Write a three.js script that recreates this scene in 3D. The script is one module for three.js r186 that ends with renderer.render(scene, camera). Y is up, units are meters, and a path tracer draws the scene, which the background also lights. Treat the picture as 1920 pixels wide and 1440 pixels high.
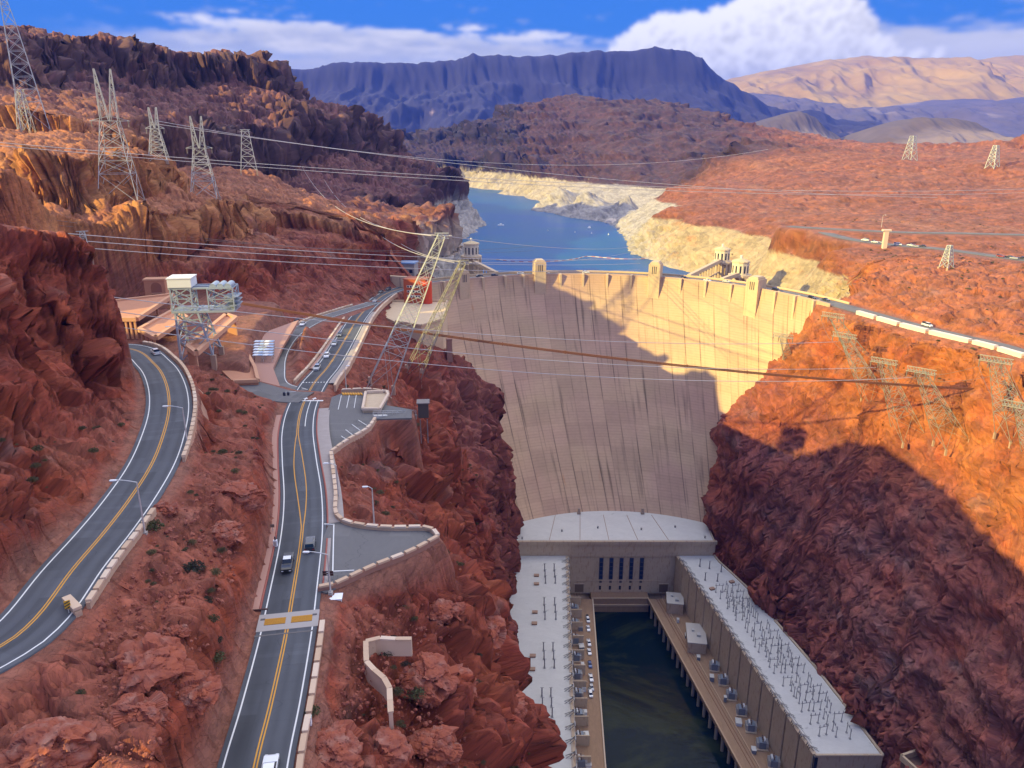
import * as THREE from 'three';
import { mergeGeometries } from 'three/addons/utils/BufferGeometryUtils.js';

// ---------------------------------------------------------------- camera, sky, sun, exposure
const scene = new THREE.Scene();
const CAM_H = 270, PITCH = 18 * Math.PI / 180, FPX = 1442;         // the lens stands 270 m above the river, on the bridge
const camera = new THREE.PerspectiveCamera(2 * Math.atan(720 / FPX) * 180 / Math.PI, 4 / 3, 1, 60000);
camera.position.set(0, CAM_H, 0);
camera.rotation.set(-PITCH, 0, 0);
const renderer = new THREE.WebGLRenderer({ antialias: true });
renderer.toneMapping = THREE.LinearToneMapping;
renderer.toneMappingExposure = 2.35;
renderer.shadowMap.enabled = true;
renderer.shadowMap.type = THREE.PCFSoftShadowMap;

const SUN_AZ = 28 * Math.PI / 180, SUN_EL = 20.2 * Math.PI / 180;
const SUN = new THREE.Vector3(-Math.cos(SUN_EL) * Math.cos(SUN_AZ), Math.sin(SUN_EL), Math.cos(SUN_EL) * Math.sin(SUN_AZ));
const sun = new THREE.DirectionalLight(new THREE.Color(1, 0.80, 0.26), 4.05);
sun.position.copy(SUN).multiplyScalar(1500).add(new THREE.Vector3(40, 150, -450));
sun.target.position.set(40, 150, -450);
sun.castShadow = true;
sun.shadow.mapSize.set(4096, 4096);
Object.assign(sun.shadow.camera, { left: -1400, right: 1400, top: 1400, bottom: -1400, near: 1, far: 6000 });
scene.add(sun, sun.target);

// seeded noise
function rng(seed) { let s = seed >>> 0; return () => { s = (s + 0x6d2b79f5) | 0; let t = Math.imul(s ^ (s >>> 15), 1 | s); t = (t + Math.imul(t ^ (t >>> 7), 61 | t)) ^ t; return ((t ^ (t >>> 14)) >>> 0) / 4294967296; }; }
const PERM = new Uint8Array(512);
{ const r = rng(11), p = [...Array(256).keys()]; for (let i = 255; i > 0; i--) { const j = Math.floor(r() * (i + 1)); [p[i], p[j]] = [p[j], p[i]]; } for (let i = 0; i < 512; i++) PERM[i] = p[i & 255]; }
const VAL = new Float32Array(256).map((_, i) => ((Math.imul(i + 1, 2654435761) >>> 0) / 4294967296));
function grad(h, x, y, z) { h &= 15; const u = h < 8 ? x : y, v = h < 4 ? y : (h === 12 || h === 14 ? x : z); return ((h & 1) ? -u : u) + ((h & 2) ? -v : v); }
function noise(x, y, z) {
  const fx = Math.floor(x), fy = Math.floor(y), fz = Math.floor(z), X = fx & 255, Y = fy & 255, Z = fz & 255;
  x -= fx; y -= fy; z -= fz;
  const u = x * x * x * (x * (x * 6 - 15) + 10), v = y * y * y * (y * (y * 6 - 15) + 10), w = z * z * z * (z * (z * 6 - 15) + 10);
  const A = PERM[X] + Y, AA = PERM[A] + Z, AB = PERM[A + 1] + Z, B = PERM[X + 1] + Y, BA = PERM[B] + Z, BB = PERM[B + 1] + Z;
  const l = (a, b, t) => a + (b - a) * t;
  return l(l(l(grad(PERM[AA], x, y, z), grad(PERM[BA], x - 1, y, z), u), l(grad(PERM[AB], x, y - 1, z), grad(PERM[BB], x - 1, y - 1, z), u), v),
    l(l(grad(PERM[AA + 1], x, y, z - 1), grad(PERM[BA + 1], x - 1, y, z - 1), u), l(grad(PERM[AB + 1], x, y - 1, z - 1), grad(PERM[BB + 1], x - 1, y - 1, z - 1), u), v), w);
}
function fbm(x, y, z, o = 4, g = 0.5) { let a = 1, s = 0, n = 0; for (let i = 0; i < o; i++) { s += a * noise(x, y, z); n += a; a *= g; x = x * 2.03 + 7.1; y = y * 2.03 + 3.7; z = z * 2.03 + 1.3; } return s / n; }
function ridged(x, y, z, o = 4, g = 0.5) { let a = 1, s = 0, n = 0; for (let i = 0; i < o; i++) { const r = 1 - Math.abs(noise(x, y, z)) * 1.9; s += a * r; n += a; a *= g; x = x * 2.07 + 5.1; y = y * 2.07 + 2.7; z = z * 2.07 + 9.3; } return s / n; }
// rock broken into facets: every cell of a Voronoi lattice is a tilted plane of its own
const facetOut = [0, 0];
function facets(x, y, z) {
  const X = Math.floor(x), Y = Math.floor(y), Z = Math.floor(z);
  let d1 = 9, d2 = 9, h = 0, id = 0;
  for (let k = -1; k <= 1; k++) for (let j = -1; j <= 1; j++) for (let i = -1; i <= 1; i++) {
    const c = PERM[(PERM[(PERM[(X + i) & 255] + Y + j) & 255] + Z + k) & 255];
    const dx = x - (X + i + VAL[c]), dy = y - (Y + j + VAL[PERM[c]]), dz = z - (Z + k + VAL[PERM[c + 1]]), d = dx * dx + dy * dy + dz * dz;
    if (d < d1) { d2 = d1; d1 = d; id = c; h = (VAL[PERM[c + 7]] - 0.5) * 0.9 + (VAL[PERM[c + 3]] - 0.5) * 1.5 * dx + (VAL[PERM[c + 4]] - 0.5) * 1.5 * dy + (VAL[PERM[c + 5]] - 0.5) * 1.5 * dz; } else if (d < d2) d2 = d;
  }
  facetOut[0] = Math.sqrt(d2) - Math.sqrt(d1); facetOut[1] = VAL[id];
  return h;
}
const clamp = (x, a = 0, b = 1) => Math.min(b, Math.max(a, x)), mix = (a, b, t) => a + (b - a) * t;
const smooth = (a, b, x) => { const t = clamp((x - a) / (b - a)); return t * t * (3 - 2 * t); };
function table(list, x) { if (x <= list[0][0]) return list[0][1]; for (let i = 1; i < list.length; i++) if (x <= list[i][0]) return mix(list[i - 1][1], list[i][1], (x - list[i - 1][0]) / (list[i][0] - list[i - 1][0])); return list[list.length - 1][1]; }

// the sky: air and cloud by direction (azimuth in degrees right of the view's heading, elevation in degrees)
// heads of one towering cumulus: azimuth, elevation, radius
const HEADS = [[8.02,4.95,1.62],[9.24,5.59,1.76],[10.44,6.29,1.62],[11.89,5.55,2.32],[12.19,6.25,1.44],[13.58,6.22,1.76],[14.72,6.82,1.48],[15.91,6.66,2.09],[16.31,7.7,1.44],[17.28,6.3,2.78],[17.49,8.08,1.3],[18.44,7.68,2.09],[18.67,8.51,1.21],[19.57,6.22,3.01],[20.0,8.03,1.48],[20.74,7.09,2.09],[21.55,6.87,1.39],[21.95,5.94,1.76],[21.27,5.28,2.09],[23.48,5.08,1.07],[24.13,4.81,0.93],[22.6,4.74,1.3],[24.77,4.54,0.77],[15.75,4.81,2.32],[18.46,4.42,2.32],[13.37,4.4,2.09],[10.21,4.25,1.86],[25.98,4.37,0.7],[27.14,4.45,0.6],[19.57,8.94,0.97],[17.01,8.95,0.83]];
function skyColour(az, el, out) {
  const e = Math.max(el, 0), k = Math.exp(-e / 5.0), k2 = Math.exp(-e / 28);
  let r = mix(0.001, 0.09, k), g = mix(0.075, 0.245, k), b = mix(0.35, 0.40, k);
  // layered cloud, low towards the head of the lake and thickening to the left
  const a = az * Math.PI / 180, cx = Math.cos(a), cz = Math.sin(a), w = ((az + 180) % 360 + 360) % 360 - 180;
  const low = fbm(cx * 9, el * 0.62, cz * 9 + 3, 5, 0.55), streak = fbm(cx * 16 + 9, el * 1.5, cz * 16, 5, 0.58);
  const put = (c, s0) => { const t = clamp(c), sh = s0 * 0.43; r = mix(r, sh * 1.01, t); g = mix(g, sh * 0.99, t); b = mix(b, sh * 1.0, t); };
  const dome = smooth(-40, -8, -Math.abs(w + 12)) ;
  // long bank in view
  const bank = smooth(-30, -19, w) * (1 - smooth(0, 12, w));
  const top = 7.4 - 0.055 * Math.abs(w + 14) + streak * 1.7;
  put(bank * smooth(0.0, 0.6, top - e) * smooth(3.9, 5.4, e + low * 1.2) * (0.85 + 0.6 * streak), 0.86 + 0.55 * streak + 0.3 * smooth(-0.2, 0.9, e - top + 0.9));
  put(bank * smooth(5.6, 4.4, e + streak * 1.4) * 0.82, 0.88 + 0.25 * low);
  // low white bank on the far right
  put(smooth(15, 22, w) * (1 - smooth(60, 80, w)) * smooth(6.4, 5.4, e + streak * 1.5 - 0.012 * (w - 20)) * 0.92, 0.93 + 0.2 * streak);
  // thin wisps
  put(smooth(0.10, 0.42, streak + 0.25 * low) * 0.35 * smooth(11, 8, e), 0.85);
  // unseen broken cloud over the rest of the sky, added bright as fill light
  const hi = Math.max(e, 3) * Math.PI / 180, px = Math.cos(hi) / (Math.sin(hi) + 0.12), q = fbm(cx * px * 1.1 + 4, cz * px * 1.1, 2.5, 5, 0.55);
  put(smooth(10, 20, e) * smooth(-0.22, 0.14, q) * 0.95, 2.3 + 1.0 * q);
  if (w > 4 && w < 36 && e < 14) {
    const wx = w + 0.55 * fbm(w * 1.1, e * 1.1, 3, 4, 0.6), wy = e + 0.5 * fbm(w * 1.1 + 40, e * 1.1, 9, 4, 0.6); let f = -9, nx = 0, ny = 0, sum = 0;
    for (const [hw, he, hr] of HEADS) { const dx = (wx - hw) / hr, dy = (wy - he) / hr, d = Math.hypot(dx, dy), q = (1 - d) * hr; if (q > f) f = q; if (d < 1.15) { const k = Math.pow(1.15 - d, 2); nx += dx * k; ny += dy * k; sum += k; } }
    if (sum > 0) { nx /= sum; ny /= sum; } const bil = fbm(w * 2.2, e * 2.6, 17, 4, 0.6), rr = 1 - 1.7 * Math.abs(noise(w * 0.9 + 5, e * 1.1, 2)), sh = 0.92 + 0.62 * (-0.75 * nx + 0.55 * ny) + 0.34 * bil + 0.26 * rr;
    const cov = smooth(-0.06, 0.30, f + 0.16 * bil); put(cov, Math.max(0.66, Math.min(1.25, sh * 1.04)));
  }
  out[0] = Math.max(r, 0); out[1] = Math.max(g, 0); out[2] = Math.max(b, 0);
}
{
  const W = 2048, Hh = 1024, data = new Float32Array(W * Hh * 4), c = [0, 0, 0];
  for (let j = 0; j < Hh; j++) {
    const el = ((j + 0.5) / Hh - 0.5) * 180;
    for (let i = 0; i < W; i++) {
      const az = ((i + 0.5) / W - 0.5) * 360 + 90, at = (j * W + i) * 4;
      if (el < -4) { data[at] = 0.30; data[at + 1] = 0.20; data[at + 2] = 0.14; data[at + 3] = 1; continue; }
      skyColour(az, el, c);
      data[at] = c[0]; data[at + 1] = c[1]; data[at + 2] = c[2]; data[at + 3] = 1;
    }
  }
  const t = new THREE.DataTexture(data, W, Hh, THREE.RGBAFormat, THREE.FloatType);
  t.mapping = THREE.EquirectangularReflectionMapping; t.magFilter = THREE.LinearFilter; t.minFilter = THREE.LinearFilter; t.needsUpdate = true;
  scene.background = t; scene.environment = t;
}
scene.fog = new THREE.FogExp2(new THREE.Color(0.06, 0.16, 1.0), 0.00005);

// ---------------------------------------------------------------- surveying: a sight line from the bridge and a level (or a range) give a point of the place
const CP = Math.cos(PITCH), SP = Math.sin(PITCH);
function sight(u, v) { const yv = -(v - 720) / FPX; return [(u - 960) / FPX, yv * CP - SP, CP + yv * SP]; }
function atLevel(u, v, e) { const d = sight(u, v), t = (e - CAM_H) / d[1]; return [d[0] * t, e, -d[2] * t]; }
function atRange(u, v, t) { const d = sight(u, v); return [d[0] * t, CAM_H + d[1] * t, -d[2] * t]; }
const V3 = (p) => new THREE.Vector3(p[0], p[1], p[2]);

// ---------------------------------------------------------------- naming
const ordinal = (k) => ['first', 'second', 'third', 'fourth', 'fifth', 'sixth', 'seventh', 'eighth', 'ninth', 'tenth', 'eleventh', 'twelfth', 'thirteenth', 'fourteenth', 'fifteenth', 'sixteenth', 'seventeenth', 'eighteenth', 'nineteenth', 'twentieth', 'twenty-first', 'twenty-second', 'twenty-third', 'twenty-fourth', 'twenty-fifth', 'twenty-sixth', 'twenty-seventh'][k];
const used = new Map();
function numbered(name) { const n = used.get(name) || 0; used.set(name, n + 1); return n ? name + '_' + String(n).padStart(3, '0') : name; }
function tag(o, label, category, group, kind) { if (label) o.userData.label = label; if (category) o.userData.category = category; if (group) o.userData.group = group; if (kind) o.userData.kind = kind; return o; }
function thing(name, label, category, p = [0, 0, 0], turn = 0, group) { const o = new THREE.Group(); o.name = numbered(name); o.position.set(p[0], p[1], p[2]); o.rotation.y = turn; scene.add(o); return tag(o, label, category, group); }
function copyOf(src, label, p, turn = 0) { const c = src.clone(); c.name = numbered(src.name.replace(/_\d{3}$/, '')); c.userData = { ...src.userData }; if (label) c.userData.label = label; c.position.set(p[0], p[1], p[2]); c.rotation.y = turn; scene.add(c); return c; }
function mesh(name, geo, mat, parent) { const m = new THREE.Mesh(geo, mat); m.castShadow = m.receiveShadow = true; if (!parent || parent === scene) { m.name = numbered(name); scene.add(m); } else { m.name = name; parent.add(m); } return m; }
function structure(name, geo, mat, label) { const m = mesh(name, geo, mat); return tag(m, label, null, null, 'structure'); }

// collects boxes, bars, sheets and tubes into one geometry
class MB {
  constructor() { this.p = []; this.n = []; this.t = []; this.i = []; }
  tri(a, b, c, uv) { const ux = b[0] - a[0], uy = b[1] - a[1], uz = b[2] - a[2], vx = c[0] - a[0], vy = c[1] - a[1], vz = c[2] - a[2]; let nx = uy * vz - uz * vy, ny = uz * vx - ux * vz, nz = ux * vy - uy * vx; const l = Math.hypot(nx, ny, nz) || 1; nx /= l; ny /= l; nz /= l; const k = this.p.length / 3; for (const q of [a, b, c]) { this.p.push(q[0], q[1], q[2]); this.n.push(nx, ny, nz); const ax = Math.abs(nx), ay = Math.abs(ny), az = Math.abs(nz); if (ay >= ax && ay >= az) this.t.push(q[0], q[2]); else if (ax >= az) this.t.push(q[2], q[1]); else this.t.push(q[0], q[1]); } this.i.push(k, k + 1, k + 2); return this; }
  quad(a, b, c, d) { this.tri(a, b, c); return this.tri(a, c, d); }
  hexa(b, t) { // four corners below, four above, both counter-clockwise seen from above
    this.quad(t[0], t[1], t[2], t[3]); this.quad(b[3], b[2], b[1], b[0]);
    for (let k = 0; k < 4; k++) { const m = (k + 1) % 4; this.quad(b[k], b[m], t[m], t[k]); }
    return this;
  }
  box(x, y, z, sx, sy, sz, turn = 0, taper = 1) { // y is the underside
    const c = Math.cos(turn), s = Math.sin(turn), P = (dx, dy, dz) => [x + dx * c + dz * s, y + dy, z - dx * s + dz * c], hx = sx / 2, hz = sz / 2, f = taper;
    return this.hexa([P(-hx, 0, hz), P(hx, 0, hz), P(hx, 0, -hz), P(-hx, 0, -hz)], [P(-hx * f, sy, hz * f), P(hx * f, sy, hz * f), P(hx * f, sy, -hz * f), P(-hx * f, sy, -hz * f)]);
  }
  bar(a, b, w, w2 = w) { // square bar from a to b
    const d = [b[0] - a[0], b[1] - a[1], b[2] - a[2]], l = Math.hypot(...d) || 1; d[0] /= l; d[1] /= l; d[2] /= l;
    const h = Math.abs(d[1]) > 0.95 ? [1, 0, 0] : [0, 1, 0];
    let s = [d[1] * h[2] - d[2] * h[1], d[2] * h[0] - d[0] * h[2], d[0] * h[1] - d[1] * h[0]]; const sl = Math.hypot(...s); s = s.map((q) => q / sl);
    const u = [s[1] * d[2] - s[2] * d[1], s[2] * d[0] - s[0] * d[2], s[0] * d[1] - s[1] * d[0]];
    const C = (p, w, i, j) => [p[0] + (s[0] * i + u[0] * j) * w / 2, p[1] + (s[1] * i + u[1] * j) * w / 2, p[2] + (s[2] * i + u[2] * j) * w / 2];
    const k = [[-1, -1], [1, -1], [1, 1], [-1, 1]], A = k.map((q) => C(a, w, ...q)), B = k.map((q) => C(b, w2, ...q));
    for (let m = 0; m < 4; m++) { const n = (m + 1) % 4; this.quad(A[n], A[m], B[m], B[n]); }
    this.quad(A[0], A[1], A[2], A[3]); return this.quad(B[3], B[2], B[1], B[0]);
  }
  tube(pts, r, sides = 6) { for (let i = 1; i < pts.length; i++) this.cyl(pts[i - 1], pts[i], r, r, sides); return this; }
  cyl(a, b, r, r2 = r, sides = 8, caps = true) {
    const d = V3(b).sub(V3(a)).normalize(), h = Math.abs(d.y) > 0.95 ? new THREE.Vector3(1, 0, 0) : new THREE.Vector3(0, 1, 0), s = d.clone().cross(h).normalize(), u = s.clone().cross(d);
    const C = (p, r, k) => { const t = k / sides * 2 * Math.PI, i = Math.cos(t) * r, j = Math.sin(t) * r; return [p[0] + s.x * i + u.x * j, p[1] + s.y * i + u.y * j, p[2] + s.z * i + u.z * j]; };
    for (let k = 0; k < sides; k++) { this.quad(C(a, r, k + 1), C(a, r, k), C(b, r2, k), C(b, r2, k + 1)); if (caps) { this.tri(b, C(b, r2, k + 1), C(b, r2, k)); this.tri(a, C(a, r, k), C(a, r, k + 1)); } }
    return this;
  }
  prism(poly, y0, y1) { // poly of [x, z]
    const pts = poly.map((q) => new THREE.Vector2(q[0], q[1])), f = THREE.ShapeUtils.triangulateShape(pts, []), ccw = THREE.ShapeUtils.area(pts) < 0;
    for (const [a, b, c] of f) { const A = poly[a], B = poly[b], Cc = poly[c]; if (ccw) { this.tri([A[0], y1, A[1]], [B[0], y1, B[1]], [Cc[0], y1, Cc[1]]); this.tri([A[0], y0, A[1]], [Cc[0], y0, Cc[1]], [B[0], y0, B[1]]); } else { this.tri([A[0], y1, A[1]], [Cc[0], y1, Cc[1]], [B[0], y1, B[1]]); this.tri([A[0], y0, A[1]], [B[0], y0, B[1]], [Cc[0], y0, Cc[1]]); } }
    for (let k = 0; k < poly.length; k++) { const A = poly[k], B = poly[(k + 1) % poly.length]; if (ccw) this.quad([A[0], y0, A[1]], [B[0], y0, B[1]], [B[0], y1, B[1]], [A[0], y1, A[1]]); else this.quad([B[0], y0, B[1]], [A[0], y0, A[1]], [A[0], y1, A[1]], [B[0], y1, B[1]]); }
    return this;
  }
  geo() { const g = new THREE.BufferGeometry(); g.setAttribute('position', new THREE.Float32BufferAttribute(this.p, 3)); g.setAttribute('normal', new THREE.Float32BufferAttribute(this.n, 3)); g.setAttribute('uv', new THREE.Float32BufferAttribute(this.t, 2)); g.setIndex(this.i); return g; }
  build(name, mat, parent) { return mesh(name, this.geo(), mat, parent); }
}
// smooth curve through points, sampled about every step metres
function curve(pts, step = 3) { const c = new THREE.CatmullRomCurve3(pts.map(V3), false, 'centripetal'), n = Math.max(2, Math.ceil(c.getLength() / step)); return c.getSpacedPoints(n).map((q) => [q.x, q.y, q.z]); }
// the same curve shifted sideways (positive: to the right of travel) and up
function offset(line, o, dy = 0) { return line.map((p, i) => { const a = line[Math.max(0, i - 1)], b = line[Math.min(line.length - 1, i + 1)]; let tx = b[0] - a[0], tz = b[2] - a[2]; const l = Math.hypot(tx, tz) || 1; tx /= l; tz /= l; const d = typeof o === 'function' ? o(i / (line.length - 1)) : o; return [p[0] - tz * d, p[1] + dy, p[2] + tx * d]; }); }
// a sheet between two curves of equal count, uv in metres
function sheet(L, R, skirt = 0) {
  const p = [], t = [], idx = []; let s = 0; const n = L.length, cols = skirt ? 4 : 2;
  for (let i = 0; i < n; i++) { if (i) s += Math.hypot(L[i][0] - L[i - 1][0], L[i][2] - L[i - 1][2]); const w = Math.hypot(R[i][0] - L[i][0], R[i][2] - L[i][2]);
    if (skirt) { p.push(L[i][0], L[i][1] - skirt, L[i][2]); t.push(-skirt, s); }
    p.push(...L[i]); t.push(0, s); p.push(...R[i]); t.push(w, s);
    if (skirt) { p.push(R[i][0], R[i][1] - skirt, R[i][2]); t.push(w + skirt, s); } }
  for (let i = 0; i < n - 1; i++) for (let c = 0; c < cols - 1; c++) { const a = i * cols + c; idx.push(a, a + 1, a + cols, a + 1, a + cols + 1, a + cols); }
  const g = new THREE.BufferGeometry(); g.setAttribute('position', new THREE.Float32BufferAttribute(p, 3)); g.setAttribute('uv', new THREE.Float32BufferAttribute(t, 2)); g.setIndex(idx); g.computeVertexNormals(); return g;
}
// colour and relief textures computed on a grid; f(x, y in 0..1) returns [r, g, b] (linear) ; tiles
function texture(W, H, f, colour = true) {
  const d = new Uint8Array(W * H * 4), to = (c) => Math.round(255 * clamp(colour ? (c <= 0.0031308 ? 12.92 * c : 1.055 * Math.pow(c, 1 / 2.4) - 0.055) : c));
  for (let j = 0; j < H; j++) for (let i = 0; i < W; i++) { const c = f((i + 0.5) / W, (j + 0.5) / H), k = (j * W + i) * 4; d[k] = to(c[0]); d[k + 1] = to(c[1]); d[k + 2] = to(c[2]); d[k + 3] = 255; }
  const t = new THREE.DataTexture(d, W, H, THREE.RGBAFormat); t.wrapS = t.wrapT = THREE.RepeatWrapping; t.magFilter = THREE.LinearFilter; t.minFilter = THREE.LinearMipmapLinearFilter; t.generateMipmaps = true; if (colour) t.colorSpace = THREE.SRGBColorSpace; t.needsUpdate = true; return t;
}
// noise that tiles over 0..1 with the given period
function tiling(x, y, per, o = 4, g = 0.55, seed = 0) { const a = x * 2 * Math.PI, b = y * 2 * Math.PI, k = per / (2 * Math.PI); return fbm(Math.cos(a) * k + seed, Math.sin(a) * k + Math.cos(b) * k * 1.7, Math.sin(b) * k * 1.7 + seed, o, g); }
const rgb = (r, g, b) => new THREE.Color().setRGB(r, g, b);
function mat(r, g, b, rough = 0.85, metal = 0, more = {}) { return new THREE.MeshStandardMaterial({ color: rgb(r, g, b), roughness: rough, metalness: metal, ...more }); }
// ---------------------------------------------------------------- lie of the land: roads, yards, the dam and the canyon they stand in
const lv = (e, list) => list.map(([u, v, ee]) => atLevel(u, v, ee ?? e));
const upperRoad = curve([[-150, 209, 30], [-97, 209, -40], ...lv(208, [[0, 1212], [60, 1166], [137, 1067], [193, 1001], [238, 943], [282, 875], [304, 822], [317, 764], [311, 718], [289, 682, 207], [243, 654, 206]]), [-142, 205, -238], [-170, 205, -240]], 2);
const lowerRoad = curve([[-22, 195, 30], [-26.5, 195, -45], ...lv(195, [[478, 1440], [507, 1323], [536, 1190], [548, 1120], [566, 1000], [568, 930], [561, 860], [558, 810], [566, 765, 194], [588, 720, 193]]), ...lv(190, [[613, 690, 191.5], [633, 660, 189], [652, 628, 186.5], [674, 593, 183.5], [700, 567, 181.5], [733, 547, 180], [790, 532, 179]]), [-60, 179, -462]], 2);
const crestC = [42.4, -381.1], crestR = 143.5;
const DAM_TOP = 178;
// crest road: runs along the arch, then on up the far bank
const crestArc = []; for (let a = -66; a <= 72; a += 2) { const t = a * Math.PI / 180, r = crestR + 7; crestArc.push([crestC[0] + Math.sin(t) * r, DAM_TOP, crestC[1] - Math.cos(t) * r]); }
const farRoad = curve([crestArc[crestArc.length - 3], crestArc[crestArc.length - 1], ...lv(179, [[1640, 590, 178.5], [1720, 612, 179], [1800, 631, 180], [1870, 647, 181], [1960, 671, 182]]), [250, 184, -285], [300, 187, -240]], 2.5);
const switchLow = curve([...lv(192, [[1480, 424, 196], [1530, 430, 195.5], [1560, 440, 194.5], [1600, 449, 193.5], [1650, 456, 192.5], [1700, 461], [1760, 466], [1830, 475, 191], [1920, 487, 190]]), [420, 188, -470]], 4);
const switchHigh = curve([...lv(196, [[1490, 425, 196.3], [1560, 429, 196.5], [1640, 433, 197], [1720, 436, 197.5], [1800, 437, 198], [1920, 440, 198]]), [520, 198, -560]], 4);
const rampRoad = curve([...lv(187, [[700, 567, 181.7], [640, 585, 184], [590, 602, 186], [548, 628, 188], [524, 660, 190], [516, 690, 191.5], [522, 722, 192.6], [560, 735, 193.4]])], 2);
const sideRoad = curve([...lv(193.6, [[575, 745, 194], [530, 742, 193.8], [485, 730, 193.6]]), [-95, 194, -240]], 2);
const poly2 = (pts) => pts.map((p) => [p[0], p[2]]);
const lookout = poly2(lv(195, [[606, 1010], [618, 978], [632, 972], [650, 984], [690, 992], [740, 995], [806, 996], [822, 1012], [770, 1040], [700, 1068], [645, 1094], [612, 1112], [598, 1108]]));
const lotPoly = poly2(lv(194.3, [[604, 838], [608, 800], [622, 745], [640, 738], [690, 736], [728, 742], [724, 760], [772, 768], [772, 784], [704, 786], [690, 806], [650, 830], [622, 850]]));
const plaza = poly2(lv(193, [[475, 720], [470, 690], [480, 640], [505, 620], [560, 600], [530, 650], [512, 690], [525, 724]]));
const visitor = [[-178, -262], [-128, -246], [-104, -238], [-88, -246], [-80, -262], [-84, -300], [-110, -345], [-150, -350], [-185, -330]];
const ROADS = [
  { line: upperRoad, w: 6.0, s: 2.6, drop: 0.25 }, { line: lowerRoad, w: 5.6, s: 3.5, drop: 0.25 }, { line: farRoad, w: 6, s: 6, drop: 0.4 },
  { line: switchLow, w: 8, s: 10, drop: 0.4 }, { line: switchHigh, w: 8, s: 10, drop: 0.4 }, { line: rampRoad, w: 5, s: 5, drop: 0.25 }, { line: sideRoad, w: 5.5, s: 4, drop: 0.25 }];
const PADS = [{ poly: lookout, e: 195, s: 4 }, { poly: lotPoly, e: 194.3, s: 3 }, { poly: plaza, e: 193, s: 5 }, { poly: visitor, e: 197.5, s: 9 }];
for (const r of ROADS) { r.box = [1e9, -1e9, 1e9, -1e9]; for (const p of r.line) { r.box[0] = Math.min(r.box[0], p[0]); r.box[1] = Math.max(r.box[1], p[0]); r.box[2] = Math.min(r.box[2], p[2]); r.box[3] = Math.max(r.box[3], p[2]); } }
for (const r of PADS) { r.box = [1e9, -1e9, 1e9, -1e9]; for (const p of r.poly) { r.box[0] = Math.min(r.box[0], p[0]); r.box[1] = Math.max(r.box[1], p[0]); r.box[2] = Math.min(r.box[2], p[1]); r.box[3] = Math.max(r.box[3], p[1]); } }
function nearLine(line, x, z) { let best = 1e9, e = 0; for (let i = 1; i < line.length; i++) { const a = line[i - 1], b = line[i], dx = b[0] - a[0], dz = b[2] - a[2], t = clamp(((x - a[0]) * dx + (z - a[2]) * dz) / (dx * dx + dz * dz || 1)), px = a[0] + dx * t - x, pz = a[2] + dz * t - z, d = px * px + pz * pz; if (d < best) { best = d; e = mix(a[1], b[1], t); } } return [Math.sqrt(best), e]; }
function polyDist(poly, x, z) { let inside = false, best = 1e9; for (let i = 0, j = poly.length - 1; i < poly.length; j = i++) { const a = poly[i], b = poly[j]; if ((a[1] > z) !== (b[1] > z) && x < (b[0] - a[0]) * (z - a[1]) / (b[1] - a[1]) + a[0]) inside = !inside; const dx = b[0] - a[0], dz = b[1] - a[1], t = clamp(((x - a[0]) * dx + (z - a[1]) * dz) / (dx * dx + dz * dz || 1)); best = Math.min(best, Math.hypot(a[0] + dx * t - x, a[1] + dz * t - z)); } return inside ? -best : best; }

// levels known along sight lines (pixel column, row, level) or at a known range
const K = [];
const E = (...l) => { for (const [u, v, e] of l) K.push(atLevel(u, v, e)); };
const R = (...l) => { for (const [u, v, t] of l) K.push(atRange(u, v, t)); };
const W = (...l) => { for (const [x, z, e] of l) K.push([x, e, z]); };
for (const r of ROADS) for (let i = 0; i < r.line.length; i += Math.ceil(16 / 2)) K.push(r.line[i]);
for (const p of offset(upperRoad, -6.5).filter((_, i) => i % 10 === 4)) if (p[2] > -232) K.push(p);
for (const p of offset(upperRoad, 7).filter((_, i) => i % 10 === 4)) if (p[2] > -205) K.push([p[0], p[1] - 1, p[2]]);
// the hill on the near left: a steep face over the upper road, more of it beyond the frame
R([190, 490, 192], [215, 560, 198], [240, 640, 204], [150, 430, 190], [100, 520, 176], [60, 440, 182], [30, 560, 160], [100, 640, 178], [0, 500, 160], [180, 660, 190], [60, 720, 160], [140, 740, 178], [0, 850, 128], [90, 850, 140], [170, 850, 145], [0, 980, 112], [70, 960, 122], [150, 920, 137]);
W([-150, -150, 262], [-200, -150, 268], [-150, -100, 257], [-150, -60, 258], [-130, -30, 264], [-110, 20, 268], [-200, 45, 296], [-220, -60, 272], [-260, 0, 300], [-300, -160, 280], [-150, -190, 254], [-170, -215, 232], [-230, -230, 228], [-300, -260, 240], [-200, -262, 205], [-230, -310, 214], [-150, 100, 255], [-250, 120, 290], [-84, -60, 232], [-92, -90, 234], [-118, -120, 250]);
// between the two roads
E([420, 700, 200], [450, 760, 202], [480, 800, 203], [497, 850, 202], [500, 900, 201], [400, 900, 206], [450, 930, 206], [488, 960, 202], [330, 960, 206.5], [300, 1050, 206], [400, 1100, 204.5], [470, 1150, 199], [250, 1180, 207], [330, 1250, 206], [400, 1250, 203], [200, 1350, 206], [330, 1400, 205], [100, 1400, 207], [0, 1400, 207], [480, 1100, 200], [440, 1330, 198], [380, 1440, 203], [430, 830, 201.5], [392, 750, 199.5], [385, 815, 198.5], [375, 860, 200]);
W([-60, 0, 206], [-40, 0, 198], [-60, 60, 206], [-38, 60, 198]);
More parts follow.
